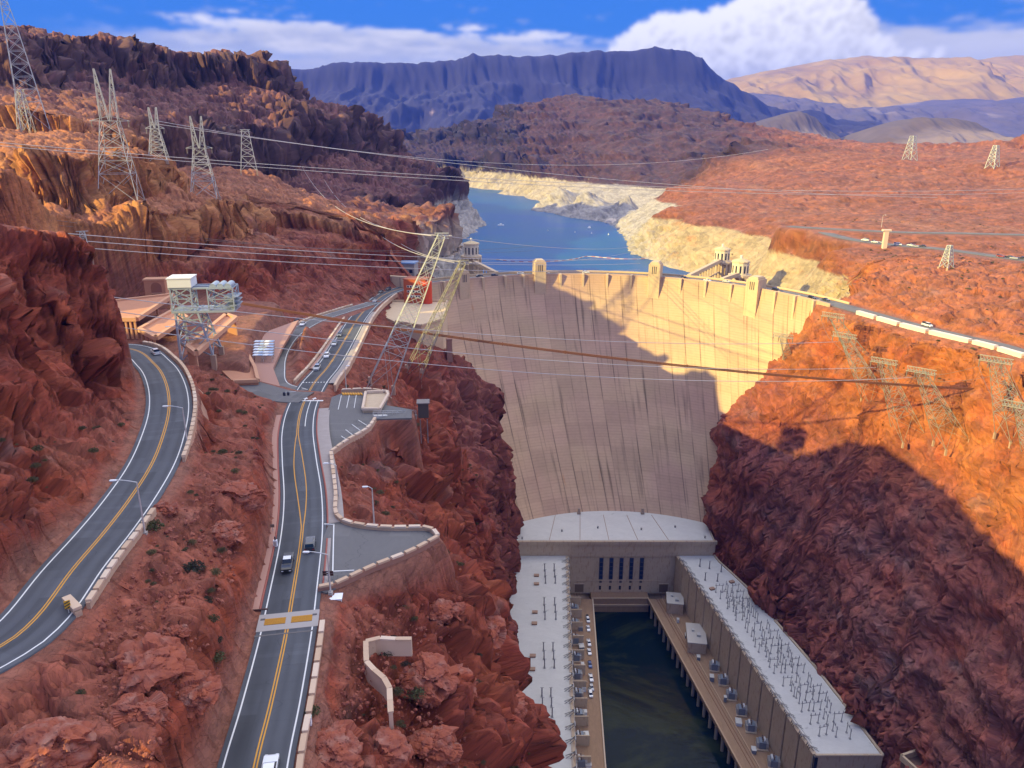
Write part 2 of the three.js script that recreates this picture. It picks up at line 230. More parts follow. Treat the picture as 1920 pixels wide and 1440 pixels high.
// right of the lower road down to the canyon edge
E([700, 1150, 190.5], [650, 1150, 193], [640, 1250, 193], [625, 1380, 193], [700, 1300, 190], [760, 1230, 187.5], [800, 1120, 187.5], [850, 1080, 184.5], [900, 1090, 177], [900, 1230, 175], [860, 1300, 179], [1000, 1300, 162], [1050, 1420, 156], [800, 1350, 183], [900, 1400, 173], [700, 1440, 188.5], [960, 1200, 154], [760, 1090, 190.5], [830, 1034, 190], [700, 1085, 192.5], [650, 1112, 193.5], [800, 1440, 181], [935, 1120, 162], [620, 1200, 193.5]);
W([-8, -40, 178], [-8, 0, 176], [-8, 40, 176], [12, -60, 156], [14, 0, 150], [14, 60, 150], [5, -90, 166]);
E([680, 850, 190], [750, 830, 184], [700, 930, 189], [800, 900, 172], [850, 850, 164], [900, 900, 144], [860, 980, 160], [925, 960, 128], [780, 970, 178], [660, 960, 193], [940, 900, 122], [905, 790, 134], [850, 665, 158], [720, 700, 184], [760, 690, 176], [800, 680, 172], [740, 650, 178], [880, 740, 146], [820, 780, 168], [780, 800, 182], [690, 690, 188]);
// embankment in the loop of the ramp
E([600, 640, 188.5], [570, 680, 191], [640, 620, 186]);
// mounds and bluffs behind the visitor buildings
R([225, 372, 330], [250, 340, 345], [170, 400, 300], [330, 320, 400], [300, 400, 375], [210, 450, 330], [250, 470, 335], [385, 370, 450], [360, 350, 440], [400, 330, 500], [480, 312, 560], [540, 330, 560], [440, 350, 500], [520, 380, 500], [560, 345, 560], [590, 400, 600], [220, 430, 345], [215, 540, 330], [400, 480, 372], [300, 480, 352], [300, 545, 338], [400, 560, 350], [500, 440, 430], [500, 560, 385], [600, 530, 425], [600, 460, 460], [600, 405, 490], [560, 420, 480], [660, 400, 510], [715, 430, 510], [720, 480, 490], [725, 525, 475], [660, 500, 462], [440, 430, 420], [560, 590, 372], [630, 560, 415]);
R([760, 450, 620], [720, 440, 620], [800, 440, 640], [830, 430, 620], [832, 396, 650], [850, 440, 640], [760, 500, 520], [740, 515, 500], [810, 480, 560], [600, 380, 700], [700, 400, 760], [780, 400, 850], [700, 330, 900], [800, 370, 1050], [850, 372, 1150], [870, 371, 1165], [820, 415, 900], [680, 430, 600], [640, 390, 620]);
// far left ridge
R([860, 335, 1160], [850, 320, 1150], [780, 280, 1120], [700, 240, 1050], [640, 215, 1000], [600, 180, 980], [560, 155, 950], [500, 140, 920], [430, 122, 900], [380, 127, 880], [330, 130, 860], [260, 110, 840], [200, 95, 820], [130, 80, 810], [60, 65, 800], [0, 52, 780], [-150, 30, 760], [300, 230, 680], [300, 280, 650], [400, 290, 700], [500, 330, 800], [600, 340, 830], [400, 240, 740], [500, 260, 800], [600, 290, 880], [700, 300, 980], [780, 330, 1080], [200, 170, 660], [220, 220, 620], [100, 200, 560], [50, 240, 420], [100, 130, 650], [0, 150, 600], [0, 250, 400], [0, 320, 290], [100, 300, 350], [60, 330, 300], [160, 260, 480], [250, 290, 560], [300, 300, 590], [120, 360, 300], [-100, 250, 420], [-100, 340, 290], [320, 150, 830], [420, 150, 850], [520, 165, 890], [600, 215, 930], [300, 210, 740], [400, 210, 770], [500, 235, 830]);
W([-900, -700, 420], [-900, -300, 380], [-600, -100, 340], [-700, -1100, 380], [-500, -1200, 320], [-350, -1300, 260], [-700, -1500, 300], [-1200, -1200, 380], [-1300, -2000, 300], [-500, -1600, 220], [-300, -1500, 200]);
// lake shores: the level of the water, the old high-water line over it, the bed
const shoreL = [[884, 470, 590], [903, 417, 1231], [886, 392, 1480], [868, 360, 1900], [852, 346, 2150]];
E([905, 417, 137], [900, 408, 137], [845, 418, 141]);
W([-95, -1235, 178], [-125, -1330, 178], [-150, -1500, 178]);
E([1185, 455, 137], [1188, 470, 137], [1230, 490, 137], [1225, 405, 178], [1300, 420, 178], [1400, 435, 178], [1450, 460, 178], [1550, 490, 178], [1600, 520, 179], [1205, 425, 160]);
W([190, -760, 137], [200, -680, 137], [205, -590, 137], [196, -520, 137], [188, -480, 140]);
for (const [x, z] of [[0, -620], [60, -620], [120, -620], [140, -540], [60, -700], [0, -700], [130, -720], [0, -850], [80, -850], [-20, -1000], [60, -1000], [110, -950], [0, -1200], [80, -1150], [-50, -1500], [20, -1350], [-90, -1700], [-130, -2000], [40, -560], [-20, -560], [60, -480], [0, -480], [110, -480], [130, -440], [-40, -470], [-30, -640]]) K.push([x, 95, z]);
E([868, 348, 137], [960, 358, 137], [985, 368, 137], [1040, 388, 137], [1100, 398, 137], [1180, 407, 137], [1225, 414, 137], [855, 318, 178], [930, 322, 178], [1000, 328, 178], [1050, 350, 178], [1100, 356, 178], [1180, 363, 178], [1245, 368, 178], [1140, 415, 138.5], [1215, 412, 138]);
// hill across the lake
R([790, 270, 2300], [850, 250, 2400], [900, 225, 2450], [960, 205, 2500], [1030, 190, 2550], [1100, 185, 2550], [1180, 190, 2500], [1250, 195, 2400], [1320, 215, 2250], [1400, 240, 2100], [1440, 258, 2000], [850, 290, 2150], [950, 270, 2050], [1050, 260, 2000], [1150, 260, 1900], [1250, 260, 1850], [1340, 265, 1800], [1100, 310, 1650], [1200, 320, 1500], [1000, 300, 1800], [1300, 290, 1600], [760, 262, 2500], [700, 240, 2600]);
W([370, -1460, 186], [440, -1580, 196], [300, -1400, 180], [520, -1640, 200], [0, -2900, 250], [300, -2900, 300], [700, -2900, 240], [-400, -2900, 200], [1100, -2600, 200], [-350, -2300, 180]);
// right bank: bluff at the dam, slope below the road, terraces and hills behind
E([1570, 605, 174], [1600, 640, 171], [1700, 690, 170], [1700, 640, 176], [1800, 700, 172], [1800, 664, 179], [1900, 700, 177], [1620, 605, 177], [1900, 760, 166], [1500, 650, 160], [1560, 640, 169]);
W([232, -500, 190], [253, -520, 191], [240, -475, 191], [290, -520, 192], [210, -270, 170], [240, -240, 172], [230, -200, 165], [260, -100, 180], [260, 0, 185], [330, -200, 200], [340, -60, 215], [300, 100, 200], [400, 60, 240], [500, -200, 250]);
R([1615, 575, 432], [1640, 520, 452], [1750, 500, 452], [1850, 505, 432], [1920, 500, 425], [1700, 600, 395], [1780, 612, 375], [1860, 628, 350], [1700, 560, 412], [1800, 560, 395], [1900, 580, 368], [1850, 450, 590]);
E([1560, 470, 189], [1650, 475, 189], [1750, 485, 189], [1880, 500, 189], [1500, 445, 188]);
R([1240, 400, 1000], [1260, 350, 1150], [1330, 290, 1350], [1400, 262, 1450], [1480, 272, 1450], [1600, 285, 1400], [1700, 302, 1250], [1800, 290, 1450], [1850, 280, 1500], [1920, 262, 1500], [1400, 340, 1150], [1350, 380, 1000], [1500, 400, 850], [1500, 330, 1100], [1650, 370, 900], [1650, 325, 1050], [1800, 400, 750], [1850, 345, 950], [1920, 380, 800], [1700, 410, 720], [1290, 390, 950], [1420, 415, 790], [1860, 315, 1000], [1760, 320, 1050]);
W([700, -1600, 230], [500, -1750, 220], [1000, -1500, 240], [800, -900, 240], [700, -500, 230], [1300, -1800, 220], [350, -1650, 215], [1400, -900, 260]);

// interpolation of the known levels
const solveLevels = (() => {
  const P = []; for (const k of K) if (!P.some((q) => Math.hypot(q[0] - k[0], q[2] - k[2]) < 1.5 + 0.004 * Math.abs(k[2]))) P.push(k);
  const n = P.length, phi = (dx, dz) => Math.sqrt(dx * dx + dz * dz + 9), A = new Float64Array((n + 1) * (n + 2)), w = n + 2;
  for (let i = 0; i < n; i++) { for (let j = 0; j < n; j++) A[i * w + j] = phi(P[i][0] - P[j][0], P[i][2] - P[j][2]); A[i * w + i] -= 1.2; A[i * w + n] = 1; A[i * w + n + 1] = P[i][1]; A[n * w + i] = 1; }
  for (let c = 0; c <= n; c++) { let b = c; for (let r = c + 1; r <= n; r++) if (Math.abs(A[r * w + c]) > Math.abs(A[b * w + c])) b = r; if (b !== c) for (let k = c; k < w; k++) { const q = A[c * w + k]; A[c * w + k] = A[b * w + k]; A[b * w + k] = q; } for (let r = c + 1; r <= n; r++) { const f = A[r * w + c] / A[c * w + c]; if (f) for (let k = c; k < w; k++) A[r * w + k] -= f * A[c * w + k]; } }
  const X = new Float64Array(n + 1); for (let r = n; r >= 0; r--) { let s = A[r * w + n + 1]; for (let k = r + 1; k <= n; k++) s -= A[r * w + k] * X[k]; X[r] = s / A[r * w + r]; }
  const px = P.map((p) => p[0]), pz = P.map((p) => p[2]);
  return (x, z) => { let s = X[n]; for (let i = 0; i < n; i++) { const dx = x - px[i], dz = z - pz[i]; s += X[i] * Math.sqrt(dx * dx + dz * dz + 9); } return s; };
})();
// walls of the gorge below the dam
const wallL = [[-470, -46], [-440, -14], [-415, 4], [-400, 2], [-366, -1], [-337, -4], [-300, -4], [-260, 0], [-203, -4], [-170, 2], [-144, 11], [-110, 17], [-90, 18], [0, 18], [100, 18]];
const wallR = [[-470, 128], [-440, 122], [-425, 118], [-400, 119.6], [-367, 128.7], [-337, 135], [-300, 141.5], [-269, 146], [-245, 148], [-180, 152], [0, 156], [100, 158]];
const levelCap = (x, z) => {
  if (z < -530) return 1e9;
  const fade = smooth(-496, -528, z) * 400;
  const bend = noise(z / 23, 3.1, 0.5) * 4 + noise(z / 9, 7.7, 0.5) * 1.6;
  const l = 34 + (table(wallL, z) + bend * 0.7 - x) * (x > table(wallL, z) ? 12 : 9), dr = x - table(wallR, z) - bend, knee = smooth(-350, -412, z), r = 34 + mix(dr * (x < table(wallR, z) ? 12 : 2.35), dr < 6 ? dr * 12.5 : 75 + (dr - 6) * 1.25, knee);
  return Math.max(l, r, -14) + fade;
};
function roadLevel(x, z, H) { // ground graded to the roads and yards; the second value tells how untouched the rock is
  let keep = 1;
  for (const r of PADS) { if (x < r.box[0] - 12 || x > r.box[1] + 12 || z < r.box[2] - 12 || z > r.box[3] + 12) continue; const d = polyDist(r.poly, x, z), t = smooth(0.6, r.s, d); if (t < 1) { H = mix(r.e - 0.35, H, t); keep = Math.min(keep, smooth(0.8, r.s + 3, d)); } }
  for (const r of ROADS) { const m = r.w + r.s + 5; if (x < r.box[0] - m || x > r.box[1] + m || z < r.box[2] - m || z > r.box[3] + m) continue; const [d, e] = nearLine(r.line, x, z), t = smooth(r.w, r.w + r.s, d); if (t < 1) H = mix(e - r.drop, H, t); keep = Math.min(keep, smooth(r.w + 0.3, r.w + r.s + 1.2, d)); }
  return [H, keep];
}
function level(x, z) { return roadLevel(x, z, Math.min(solveLevels(x, z), levelCap(x, z))); }
// ---------------------------------------------------------------- the ground
function cells(x, y, n, seed) { // tiling cells of a plane: tilted facets, distance to the nearest crack
  const X = Math.floor(x * n), Y = Math.floor(y * n); let d1 = 9, d2 = 9, h = 0;
  for (let j = -1; j <= 1; j++) for (let i = -1; i <= 1; i++) { const c = PERM[PERM[((X + i + n) % n + seed) & 255] + ((Y + j + n) % n)], dx = x * n - (X + i + VAL[c]), dy = y * n - (Y + j + VAL[PERM[c]]), d = dx * dx + dy * dy; if (d < d1) { d2 = d1; d1 = d; h = VAL[PERM[c + 7]] - 0.5 + (VAL[PERM[c + 3]] - 0.5) * 1.7 * dx + (VAL[PERM[c + 4]] - 0.5) * 1.7 * dy; } else if (d < d2) d2 = d; }
  return [h, Math.sqrt(d2) - Math.sqrt(d1)];
}
const rockTone = texture(1024, 1024, (x, y) => { const wx = x + 0.02 * tiling(x, y, 5, 2, 0.5, 61), wy = y + 0.02 * tiling(x, y, 5, 2, 0.5, 67), A = cells((wx + 1) % 1, (wy + 1) % 1, 7, 5), B = cells((wx + 1) % 1, (wy + 1) % 1, 19, 31), n = tiling(x, y, 12, 4, 0.6, 71); const k = clamp(0.80 + 0.22 * A[0] + 0.16 * B[0] + 0.22 * n - 0.07 * smooth(0.07, 0, A[1]) - 0.04 * smooth(0.08, 0, B[1]), 0.3, 1); return [k, k * (0.96 + 0.08 * n), k * (0.95 + 0.1 * n)]; });
rockTone.repeat.set(1 / 17, 1 / 17);
const rockBump = texture(1024, 1024, (x, y) => { const wx = (x + 0.02 * tiling(x, y, 5, 2, 0.5, 61) + 1) % 1, wy = (y + 0.02 * tiling(x, y, 5, 2, 0.5, 67) + 1) % 1, F = cells(wx, wy, 6, 9), G = cells(wx, wy, 17, 77); const q = clamp(0.5 + 0.34 * F[0] + 0.13 * G[0] - 0.05 * smooth(0.09, 0, F[1]) + 0.10 * tiling(x, y, 17, 4, 0.6, 3)); return [q, q, q]; }, false);
rockBump.repeat.set(1 / 11, 1 / 11);
const rockMat = new THREE.MeshStandardMaterial({ vertexColors: true, map: rockTone, roughness: 0.95, bumpMap: rockBump, bumpScale: 0.8 });
const tex0 = (t, s) => { const c = t.clone(); c.repeat.set(s, s); c.needsUpdate = true; return c; };
const PAL = { red: [0.25, 0.046, 0.024], deep: [0.115, 0.036, 0.028], orange: [0.42, 0.145, 0.040], rust: [0.33, 0.074, 0.024], pink: [0.36, 0.155, 0.11], plum: [0.13, 0.075, 0.082], grey: [0.24, 0.18, 0.165], dust: [0.34, 0.125, 0.075], pale: [0.42, 0.33, 0.19], bleach: [0.40, 0.37, 0.325], tan: [0.27, 0.125, 0.05] };
const lerp3 = (a, b, t) => [mix(a[0], b[0], t), mix(a[1], b[1], t), mix(a[2], b[2], t)];
function rockColour(x, y, z, slope, keep, f) {
  // slope 1 = flat; beds and weathering, plus light and shade put into some regions
  const big = fbm(x / 90 + 3, y / 60, z / 90, 3), mid = fbm(x / 19, y / 14 + 5, z / 19, 4), fine = fbm(x / 4.5, y / 4.5, z / 4.5 + 8, 3), dist = Math.abs(z);
  const east = smooth(90, 170, x - clamp(-z - 500, 0, 400) * 0.05);
  let c = lerp3(PAL.red, PAL.rust, clamp(0.35 + mid * 1.1));
  c = lerp3(c, lerp3(PAL.orange, PAL.rust, clamp(0.35 - mid * 1.3 + 0.3 * fine)), east * smooth(95, 150, y + big * 40));
  c = lerp3(c, lerp3([0.27, 0.135, 0.12], [0.42, 0.12, 0.075], clamp(0.45 + mid * 1.3)), east * (1 - smooth(85, 150, y + big * 45)) * 0.75);  // lower right wall lightened in colour to lift its shade
  // gorge wall on the left and the faces behind it are darker and plum
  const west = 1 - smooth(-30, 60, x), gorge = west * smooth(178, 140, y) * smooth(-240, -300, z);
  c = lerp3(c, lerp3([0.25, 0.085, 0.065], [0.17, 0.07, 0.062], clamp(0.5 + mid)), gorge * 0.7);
  c = lerp3(c, lerp3([0.46, 0.17, 0.05], [0.56, 0.28, 0.11], clamp(0.5 + mid)), west * smooth(-270, -330, z) * smooth(203, 226, y + mid * 22) * 0.82);  // orange mounds, lightened further so their sunlit faces look brighter
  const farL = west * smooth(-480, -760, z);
  c = lerp3(c, lerp3([0.085, 0.052, 0.06], [0.165, 0.08, 0.055], clamp(0.5 + mid * 1.2 + big * 0.8)), farL * 0.86);  // brown-purple ridge, with shade of its turned-away cliffs put into the colour
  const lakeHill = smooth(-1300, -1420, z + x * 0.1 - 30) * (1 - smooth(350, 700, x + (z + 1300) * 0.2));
  c = lerp3(c, lerp3([0.048, 0.038, 0.060], [0.098, 0.050, 0.054], clamp(0.45 + big * 1.6 + mid * 0.5)), lakeHill * 0.85);  // hill across the lake: cloud shade put in as dark purple
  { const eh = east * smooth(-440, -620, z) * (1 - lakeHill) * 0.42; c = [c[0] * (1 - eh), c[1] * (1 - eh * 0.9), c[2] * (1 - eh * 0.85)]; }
  c = lerp3(c, lerp3([0.105, 0.05, 0.045], [0.16, 0.062, 0.04], clamp(0.5 + mid)), east * smooth(-600, -760, z) * (1 - lakeHill) * smooth(-0.05, 0.3, fbm(x / 130 + 11, y / 50, z / 170, 4)) * 0.75);
  c = lerp3(c, [0.36, 0.20, 0.11], east * smooth(-520, -640, z) * (1 - lakeHill) * smooth(0.25, 0.42, fbm(x / 75 - 20, y / 30, z / 110 + 7, 4)) * 0.7);
  c = lerp3(c, PAL.tan, (1 - lakeHill) * smooth(-560, -700, z) * smooth(150, 260, x) * clamp(0.25 + big * 1.4 + mid * 0.5) * 0.8);
  // dust and talus on gentle ground
  c = lerp3(c, lerp3(PAL.dust, [0.30, 0.10, 0.065], clamp(0.5 + mid)), smooth(0.72, 0.93, slope) * 0.55 * (1 - lakeHill * 0.6));
  // pale seams, dark varnish
  c = lerp3(c, PAL.pink, smooth(0.22, 0.45, fbm(x / 13 + 40, y / 7, z / 13, 4)) * 0.75); c = lerp3(c, PAL.grey, east * smooth(0.15, 0.42, fbm(x / 34 + 70, y / 14, z / 34, 4)) * smooth(150, 120, y) * 0.6);
  c = lerp3(c, PAL.grey, smooth(0.30, 0.5, fbm(x / 26 - 9, y / 16, z / 26 + 4, 4)) * 0.5 * (1 - east * 0.4));
  c = lerp3(c, PAL.deep, smooth(0.22, 0.5, fbm(x / 8, y / 24 + 60, z / 8, 4)) * 0.55);
  const v = 1 + 0.55 * fine + 0.35 * (f - 0.5);
  c = [c[0] * v, c[1] * v, c[2] * v];
  c = lerp3(c, [c[0] * 0.46, c[1] * 0.55, c[2] * 0.85], lakeHill); c = lerp3(c, [c[0] * 0.72, c[1] * 0.76, c[2] * 0.95], farL);  // cloud shade of the lake hill and ridge shade, multiplied into the colour
  if (keep < 1) c = lerp3(lerp3([0.27, 0.12, 0.078], [0.31, 0.105, 0.065], clamp(0.5 + mid)), c, smooth(0.02, 0.4, keep + mid * 0.3));
  c = lerp3(c, lerp3([0.34, 0.27, 0.24], [0.52, 0.40, 0.28], clamp(0.5 + mid * 1.5)), smooth(75, 45, Math.hypot(x + 62, (z + 625) * 0.8) + mid * 22) * smooth(205, 196, y + mid * 10) * 0.9);
  // mineral crust left by the lake below its old level
  if (z < -470 - 60 * smooth(60, -60, x)) {
    const line = 176.5 + fbm(x / 30, 0.3, z / 30, 3) * 2.2, t = smooth(line + 0.8, line - 0.8, y) * (z < -540 || x > 140 || y < 170 ? 1 : 0), warm = smooth(140, 190, x) * smooth(-1000, -900, z);
    let p = lerp3(PAL.bleach, PAL.pale, Math.max(warm, 0.35 * smooth(-1500, -1700, z)));
    p = lerp3(p, [0.50, 0.27, 0.12], clamp(smooth(0.05, 0.45, fbm(x / 22, y / 5, z / 22, 4)) * 0.85) * warm);
    const pv = 1 + 0.25 * fine + 0.12 * mid; p = [p[0] * pv, p[1] * pv, p[2] * pv];
    c = lerp3(c, p, t);
  }
  return c;
}
const rowsZ = []; for (let z = 130; z > 12; z -= 5) rowsZ.push(z); for (let z = 12; z > -2950;) { rowsZ.push(z); z -= z > -20 ? 3 : 0.36 + Math.abs(z) * 0.0031; }
const TERRAIN_COLS = [540, 430];
// cliff bands: gentle benches and steep risers instead of an even slope
function bench(x, z, H, keep) {
  const farL = smooth(-420, -560, z) * smooth(30, -60, x + (z + 500) * 0.02) * smooth(165, 190, H) * 0.62, lake = smooth(-1300, -1500, z) * smooth(185, 215, H) * 0.3, east = smooth(-420, -480, z) * smooth(170, 230, x) * 0, nearL = smooth(-300, -340, z) * smooth(-60, -130, x) * smooth(200, 214, H) * 0.8 * (1 - farL);
  const k = Math.max(farL, lake, east, nearL) * keep; if (k < 0.01) return H;
  const step = farL > 0.3 ? 74 : 30, w = H + 26 * fbm(x / 150, 4, z / 150, 4) * (step / 40) + 7 * noise(x / 22, 9, z / 22), q = w / step, f = q - Math.floor(q), g = smooth(0.42, 0.66, f);
  return H + k * step * 0.82 * (g - f);
}
function ground(side, far0) {
  const split = rowsZ.findIndex((z) => z < -560), rows = far0 ? rowsZ.slice(split - 1) : rowsZ.slice(0, split), N = Math.round(TERRAIN_COLS[side] * (far0 ? 0.9 : 1)), M = rows.length, pos = new Float32Array(N * M * 3), uv = new Float32Array(N * M * 2), col = new Float32Array(N * M * 3), keepA = new Float32Array(N * M), S = 240;
  const hx = new Float64Array(S + 1), hh = new Float64Array(S + 1), cw = new Float64Array(S + 1);
  for (let r = 0; r < M; r++) {
    const z = rows[r], reach = 0.78 * Math.abs(z) + 150, mid = z > -520 ? table([[-520, 62], [-400, 62], [-250, 72], [130, 80]], z) : table([[-2900, 60], [-2100, 40], [-1200, 60], [-900, 70], [-520, 62]], z);
    const x0 = side ? mid : -reach, x1 = side ? reach : mid;
    for (let i = 0; i <= S; i++) { hx[i] = x0 + (x1 - x0) * i / S; hh[i] = Math.min(solveLevels(hx[i], z), levelCap(hx[i], z)); }
    cw[0] = 0;
    for (let i = 1; i <= S; i++) { const xm = hx[i], vis = (Math.abs(xm) < 0.70 * Math.abs(z) + 22 ? 1 : 0.12) * (0.06 + 0.94 * smooth(-6, 6, Math.max(hh[i], hh[i - 1]))); cw[i] = cw[i - 1] + vis * Math.sqrt((hx[i] - hx[i - 1]) ** 2 + (0.8 * (hh[i] - hh[i - 1])) ** 2); }
    let k = 0;
    for (let c = 0; c < N; c++) { const t = cw[S] * c / (N - 1); while (k < S - 1 && cw[k + 1] < t) k++; const f = (t - cw[k]) / (cw[k + 1] - cw[k] || 1); const x = mix(hx[k], hx[k + 1], clamp(f)), at = (r * N + c) * 3, q = level(x, z); pos[at] = x; pos[at + 1] = bench(x, z, q[0], q[1]); pos[at + 2] = z; keepA[r * N + c] = q[1]; }
  }
  const idx = new Uint32Array((N - 1) * (M - 1) * 6); let q = 0;
  for (let r = 0; r < M - 1; r++) for (let c = 0; c < N - 1; c++) { const a = r * N + c; idx[q++] = a; idx[q++] = a + 1; idx[q++] = a + N; idx[q++] = a + 1; idx[q++] = a + N + 1; idx[q++] = a + N; }
  const g = new THREE.BufferGeometry(); g.setAttribute('position', new THREE.BufferAttribute(pos, 3)); g.setIndex(new THREE.BufferAttribute(idx, 1)); g.computeVertexNormals();
  const nor = g.attributes.normal.array, out = new Float32Array(pos.length);
  for (let i = 0; i < N * M; i++) {
    const x = pos[i * 3], y = pos[i * 3 + 1], z = pos[i * 3 + 2], nx = nor[i * 3], ny = nor[i * 3 + 1], nz = nor[i * 3 + 2], d = Math.hypot(x, z), keep = keepA[i];
    const steep = smooth(0.98, 0.6, ny), far = smooth(450, 1100, d);
    let h = 0, f = 0.5; const cut = keep < 0.999;
    if (keep > 0.001) {
      const wx = x + 5 * noise(x / 31, y / 31, z / 31), wz = z + 5 * noise(x / 29 + 50, y / 29, z / 29);
      const wall = x > 95 && z > -520 ? smooth(36, 60, y) * smooth(0.8, 0.5, ny) : 0, A = mix(1.8, 5.2, steep) * (1 + far * 1.5) * (1 - 0.72 * smooth(150, 210, x) * smooth(-440, -560, z)) * (1 - 0.45 * wall);
      h += A * 1.5 * (ridged(wx / 34, y / 44, wz / 34, 3) - 0.55) * (0.5 + steep * 0.7);
      h += A * mix(1.15, 0.42, wall) * facets(wx / 11, y / 13, wz / 11); h -= A * 0.5 * (1 - 0.6 * wall) * smooth(0.12, 0.0, facetOut[0]);
      if (wall > 0.01) h += wall * (3.6 * facets(wx / 29 + 5, y / 21, wz / 34) + 6.5 * (ridged(wx / 55, y / 34, wz / 62, 3, 0.45) - 0.55));
      if (d < 900) h += A * mix(0.5, 0.17, wall) * smooth(900, 600, d) * facets(wx / 4.3 + 9, y / 5.2, wz / 4.3);
      h -= A * 0.46 * smooth(0.18, 0.0, facetOut[0]); f = facetOut[1];
      if (d < 330) h += (1 - wall) * (0.22 + 0.3 * steep) * facets(wx / 1.7 + 3, y / 1.9, wz / 1.7 + 4);
      if (far > 0) h += far * (13 + 34 * smooth(-1350, -1500, z) + 16 * smooth(150, 250, x) * smooth(-600, -800, z)) * (ridged(wx / 130, y / 260, wz / 150, 4) - 0.5) * (0.45 + steep);
      // stepped ledges on the gorge wall
      if (x > 100 && z > -520) h += steep * 2.6 * noise(x / 60, y / 9, z / 60);
      h *= smooth(0, 1, keep); if (cut) h = clamp(h, -1.2, 0.5);
      if (z < -540 && y < 186) h *= mix(0.3, 1, smooth(174, 186, y)); if (z > -470 && y < 44) h *= smooth(20, 44, y) * 0.8 + 0.2;
    }
    out[i * 3] = x + nx * h; out[i * 3 + 1] = y + ny * h * (keep < 1 ? 0.8 : 1); out[i * 3 + 2] = z + nz * h;
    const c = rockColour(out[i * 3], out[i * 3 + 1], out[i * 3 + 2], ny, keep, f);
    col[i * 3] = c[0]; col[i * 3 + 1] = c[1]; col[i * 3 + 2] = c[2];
    uv[i * 2] = z; uv[i * 2 + 1] = side ? x + y : x - y;
  }
  g.setAttribute('position', new THREE.BufferAttribute(out, 3)); g.setAttribute('uv', new THREE.BufferAttribute(uv, 2)); g.setAttribute('color', new THREE.BufferAttribute(col, 3)); g.computeVertexNormals();
  return g;
}
const rockFar = new THREE.MeshStandardMaterial({ vertexColors: true, map: tex0(rockTone, 1 / 75), roughness: 1 });
structure('rocky_ground_left', ground(0, 0), rockMat); structure('gorge_wall_right', ground(1, 0), new THREE.MeshStandardMaterial({ vertexColors: true, map: tex0(rockTone, 1 / 46), roughness: 0.95, bumpMap: tex0(rockBump, 1 / 36), bumpScale: 1.6 })); structure('ridge_left', ground(0, 1), rockFar); structure('hills_right', ground(1, 1), rockFar);

// mesas and ranges beyond: each is a ridge of its own with a front slope, gullies and a back
function range(name, skyline, o) {
  const pts = skyline.map(([u, v]) => atRange(u, v, o.t)), z0 = pts[0][2], N = o.n || 420, M = o.m || 120, pos = [], col = [], uv = [], idx = [];
  const line = pts.map((p) => [p[0], p[1]]), x0 = line[0][0], x1 = line[line.length - 1][0], zt = -o.t / CP * 0.985;
  for (let r = 0; r < M; r++) for (let c = 0; c < N; c++) {
    const f = r / (M - 1), x = mix(x0, x1, c / (N - 1)), top = table(line, x) + (o.base < 1e9 ? noise(x / o.s, 2, 5) * o.rough * 0.25 : 0);
    const front = f < 0.7, t = front ? f / 0.7 : 1, z = zt + (front ? (1 - t) * o.depth : -(f - 0.7) / 0.3 * o.depth * 1.2);
    const xw = x + o.s * 0.9 * fbm(x / o.s / 3, t, 7, 3), g = ridged(xw / o.s, t * 0.8, z / (o.s * 3.2), 4) * (0.55 + 0.9 * clamp(0.5 + fbm(x / o.s / 4, 3, 1, 2) * 1.6)) - 0.5, gg = ridged(x / o.s * 3 + 9, t, z / o.s, 3) - 0.5;
    let h = front ? mix(o.base, top, o.profile(t)) : mix(top, o.base, Math.pow((f - 0.7) / 0.3, 2));
    const a = Math.sin(Math.PI * Math.min(t, 0.93)) * (front ? 1 : 0);
    h += a * o.rough * (g + 0.4 * gg);
    pos.push(x, h, z + a * o.rough * 1.2 * g);
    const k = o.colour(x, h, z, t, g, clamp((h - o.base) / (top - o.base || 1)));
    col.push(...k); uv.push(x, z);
  }
  for (let r = 0; r < M - 1; r++) for (let c = 0; c < N - 1; c++) { const a = r * N + c; idx.push(a, a + 1, a + N, a + 1, a + N + 1, a + N); }
  const g = new THREE.BufferGeometry(); g.setAttribute('position', new THREE.Float32BufferAttribute(pos, 3)); g.setAttribute('color', new THREE.Float32BufferAttribute(col, 3)); g.setAttribute('uv', new THREE.Float32BufferAttribute(uv, 2)); g.setIndex(idx); g.computeVertexNormals();
  return structure(name, g, new THREE.MeshStandardMaterial({ vertexColors: true, roughness: 1 }));
}
range('mesa', [[430, 165], [520, 150], [555, 144], [640, 137], [720, 132], [800, 128], [880, 124], [960, 120], [1050, 113], [1130, 108], [1200, 104], [1262, 112], [1285, 128], [1320, 155], [1370, 185], [1420, 207], [1500, 225], [1600, 240]], { t: 6400, depth: 2300, base: 150, s: 420, rough: 110, profile: (t) => t < 0.72 ? 0.62 * Math.pow(t / 0.72, 1.35) : 0.62 + 0.38 * smooth(0.72, 0.86, t), colour: (x, y, z, t, g, k) => { const n = fbm(x / 160, y / 120, z / 160, 4), l = smooth(0.28, 0.42, fbm(x / 210 + 7, y / 500, z / 400, 4)) * smooth(0.75, 0.5, k); return lerp3(lerp3([0.014, 0.015, 0.060], [0.028, 0.028, 0.088], clamp(0.5 + n)), [0.30, 0.22, 0.24], l * 0.8); } });  // dark rock, its colour deepened to blue to stand for cloud shade
range('mountain_range', [[1180, 190], [1260, 178], [1320, 160], [1400, 143], [1450, 132], [1520, 119], [1600, 116], [1700, 117], [1780, 120], [1850, 112], [1920, 109], [2050, 112], [2200, 120]], { t: 11500, depth: 3400, base: 420, s: 900, rough: 200, profile: (t) => Math.pow(t, 0.8), colour: (x, y, z, t, g) => { const n = fbm(x / 500, y / 200, z / 500, 4); return lerp3([0.40, 0.265, 0.06], [0.26, 0.165, 0.055], clamp(0.45 + n * 1.4)); } });
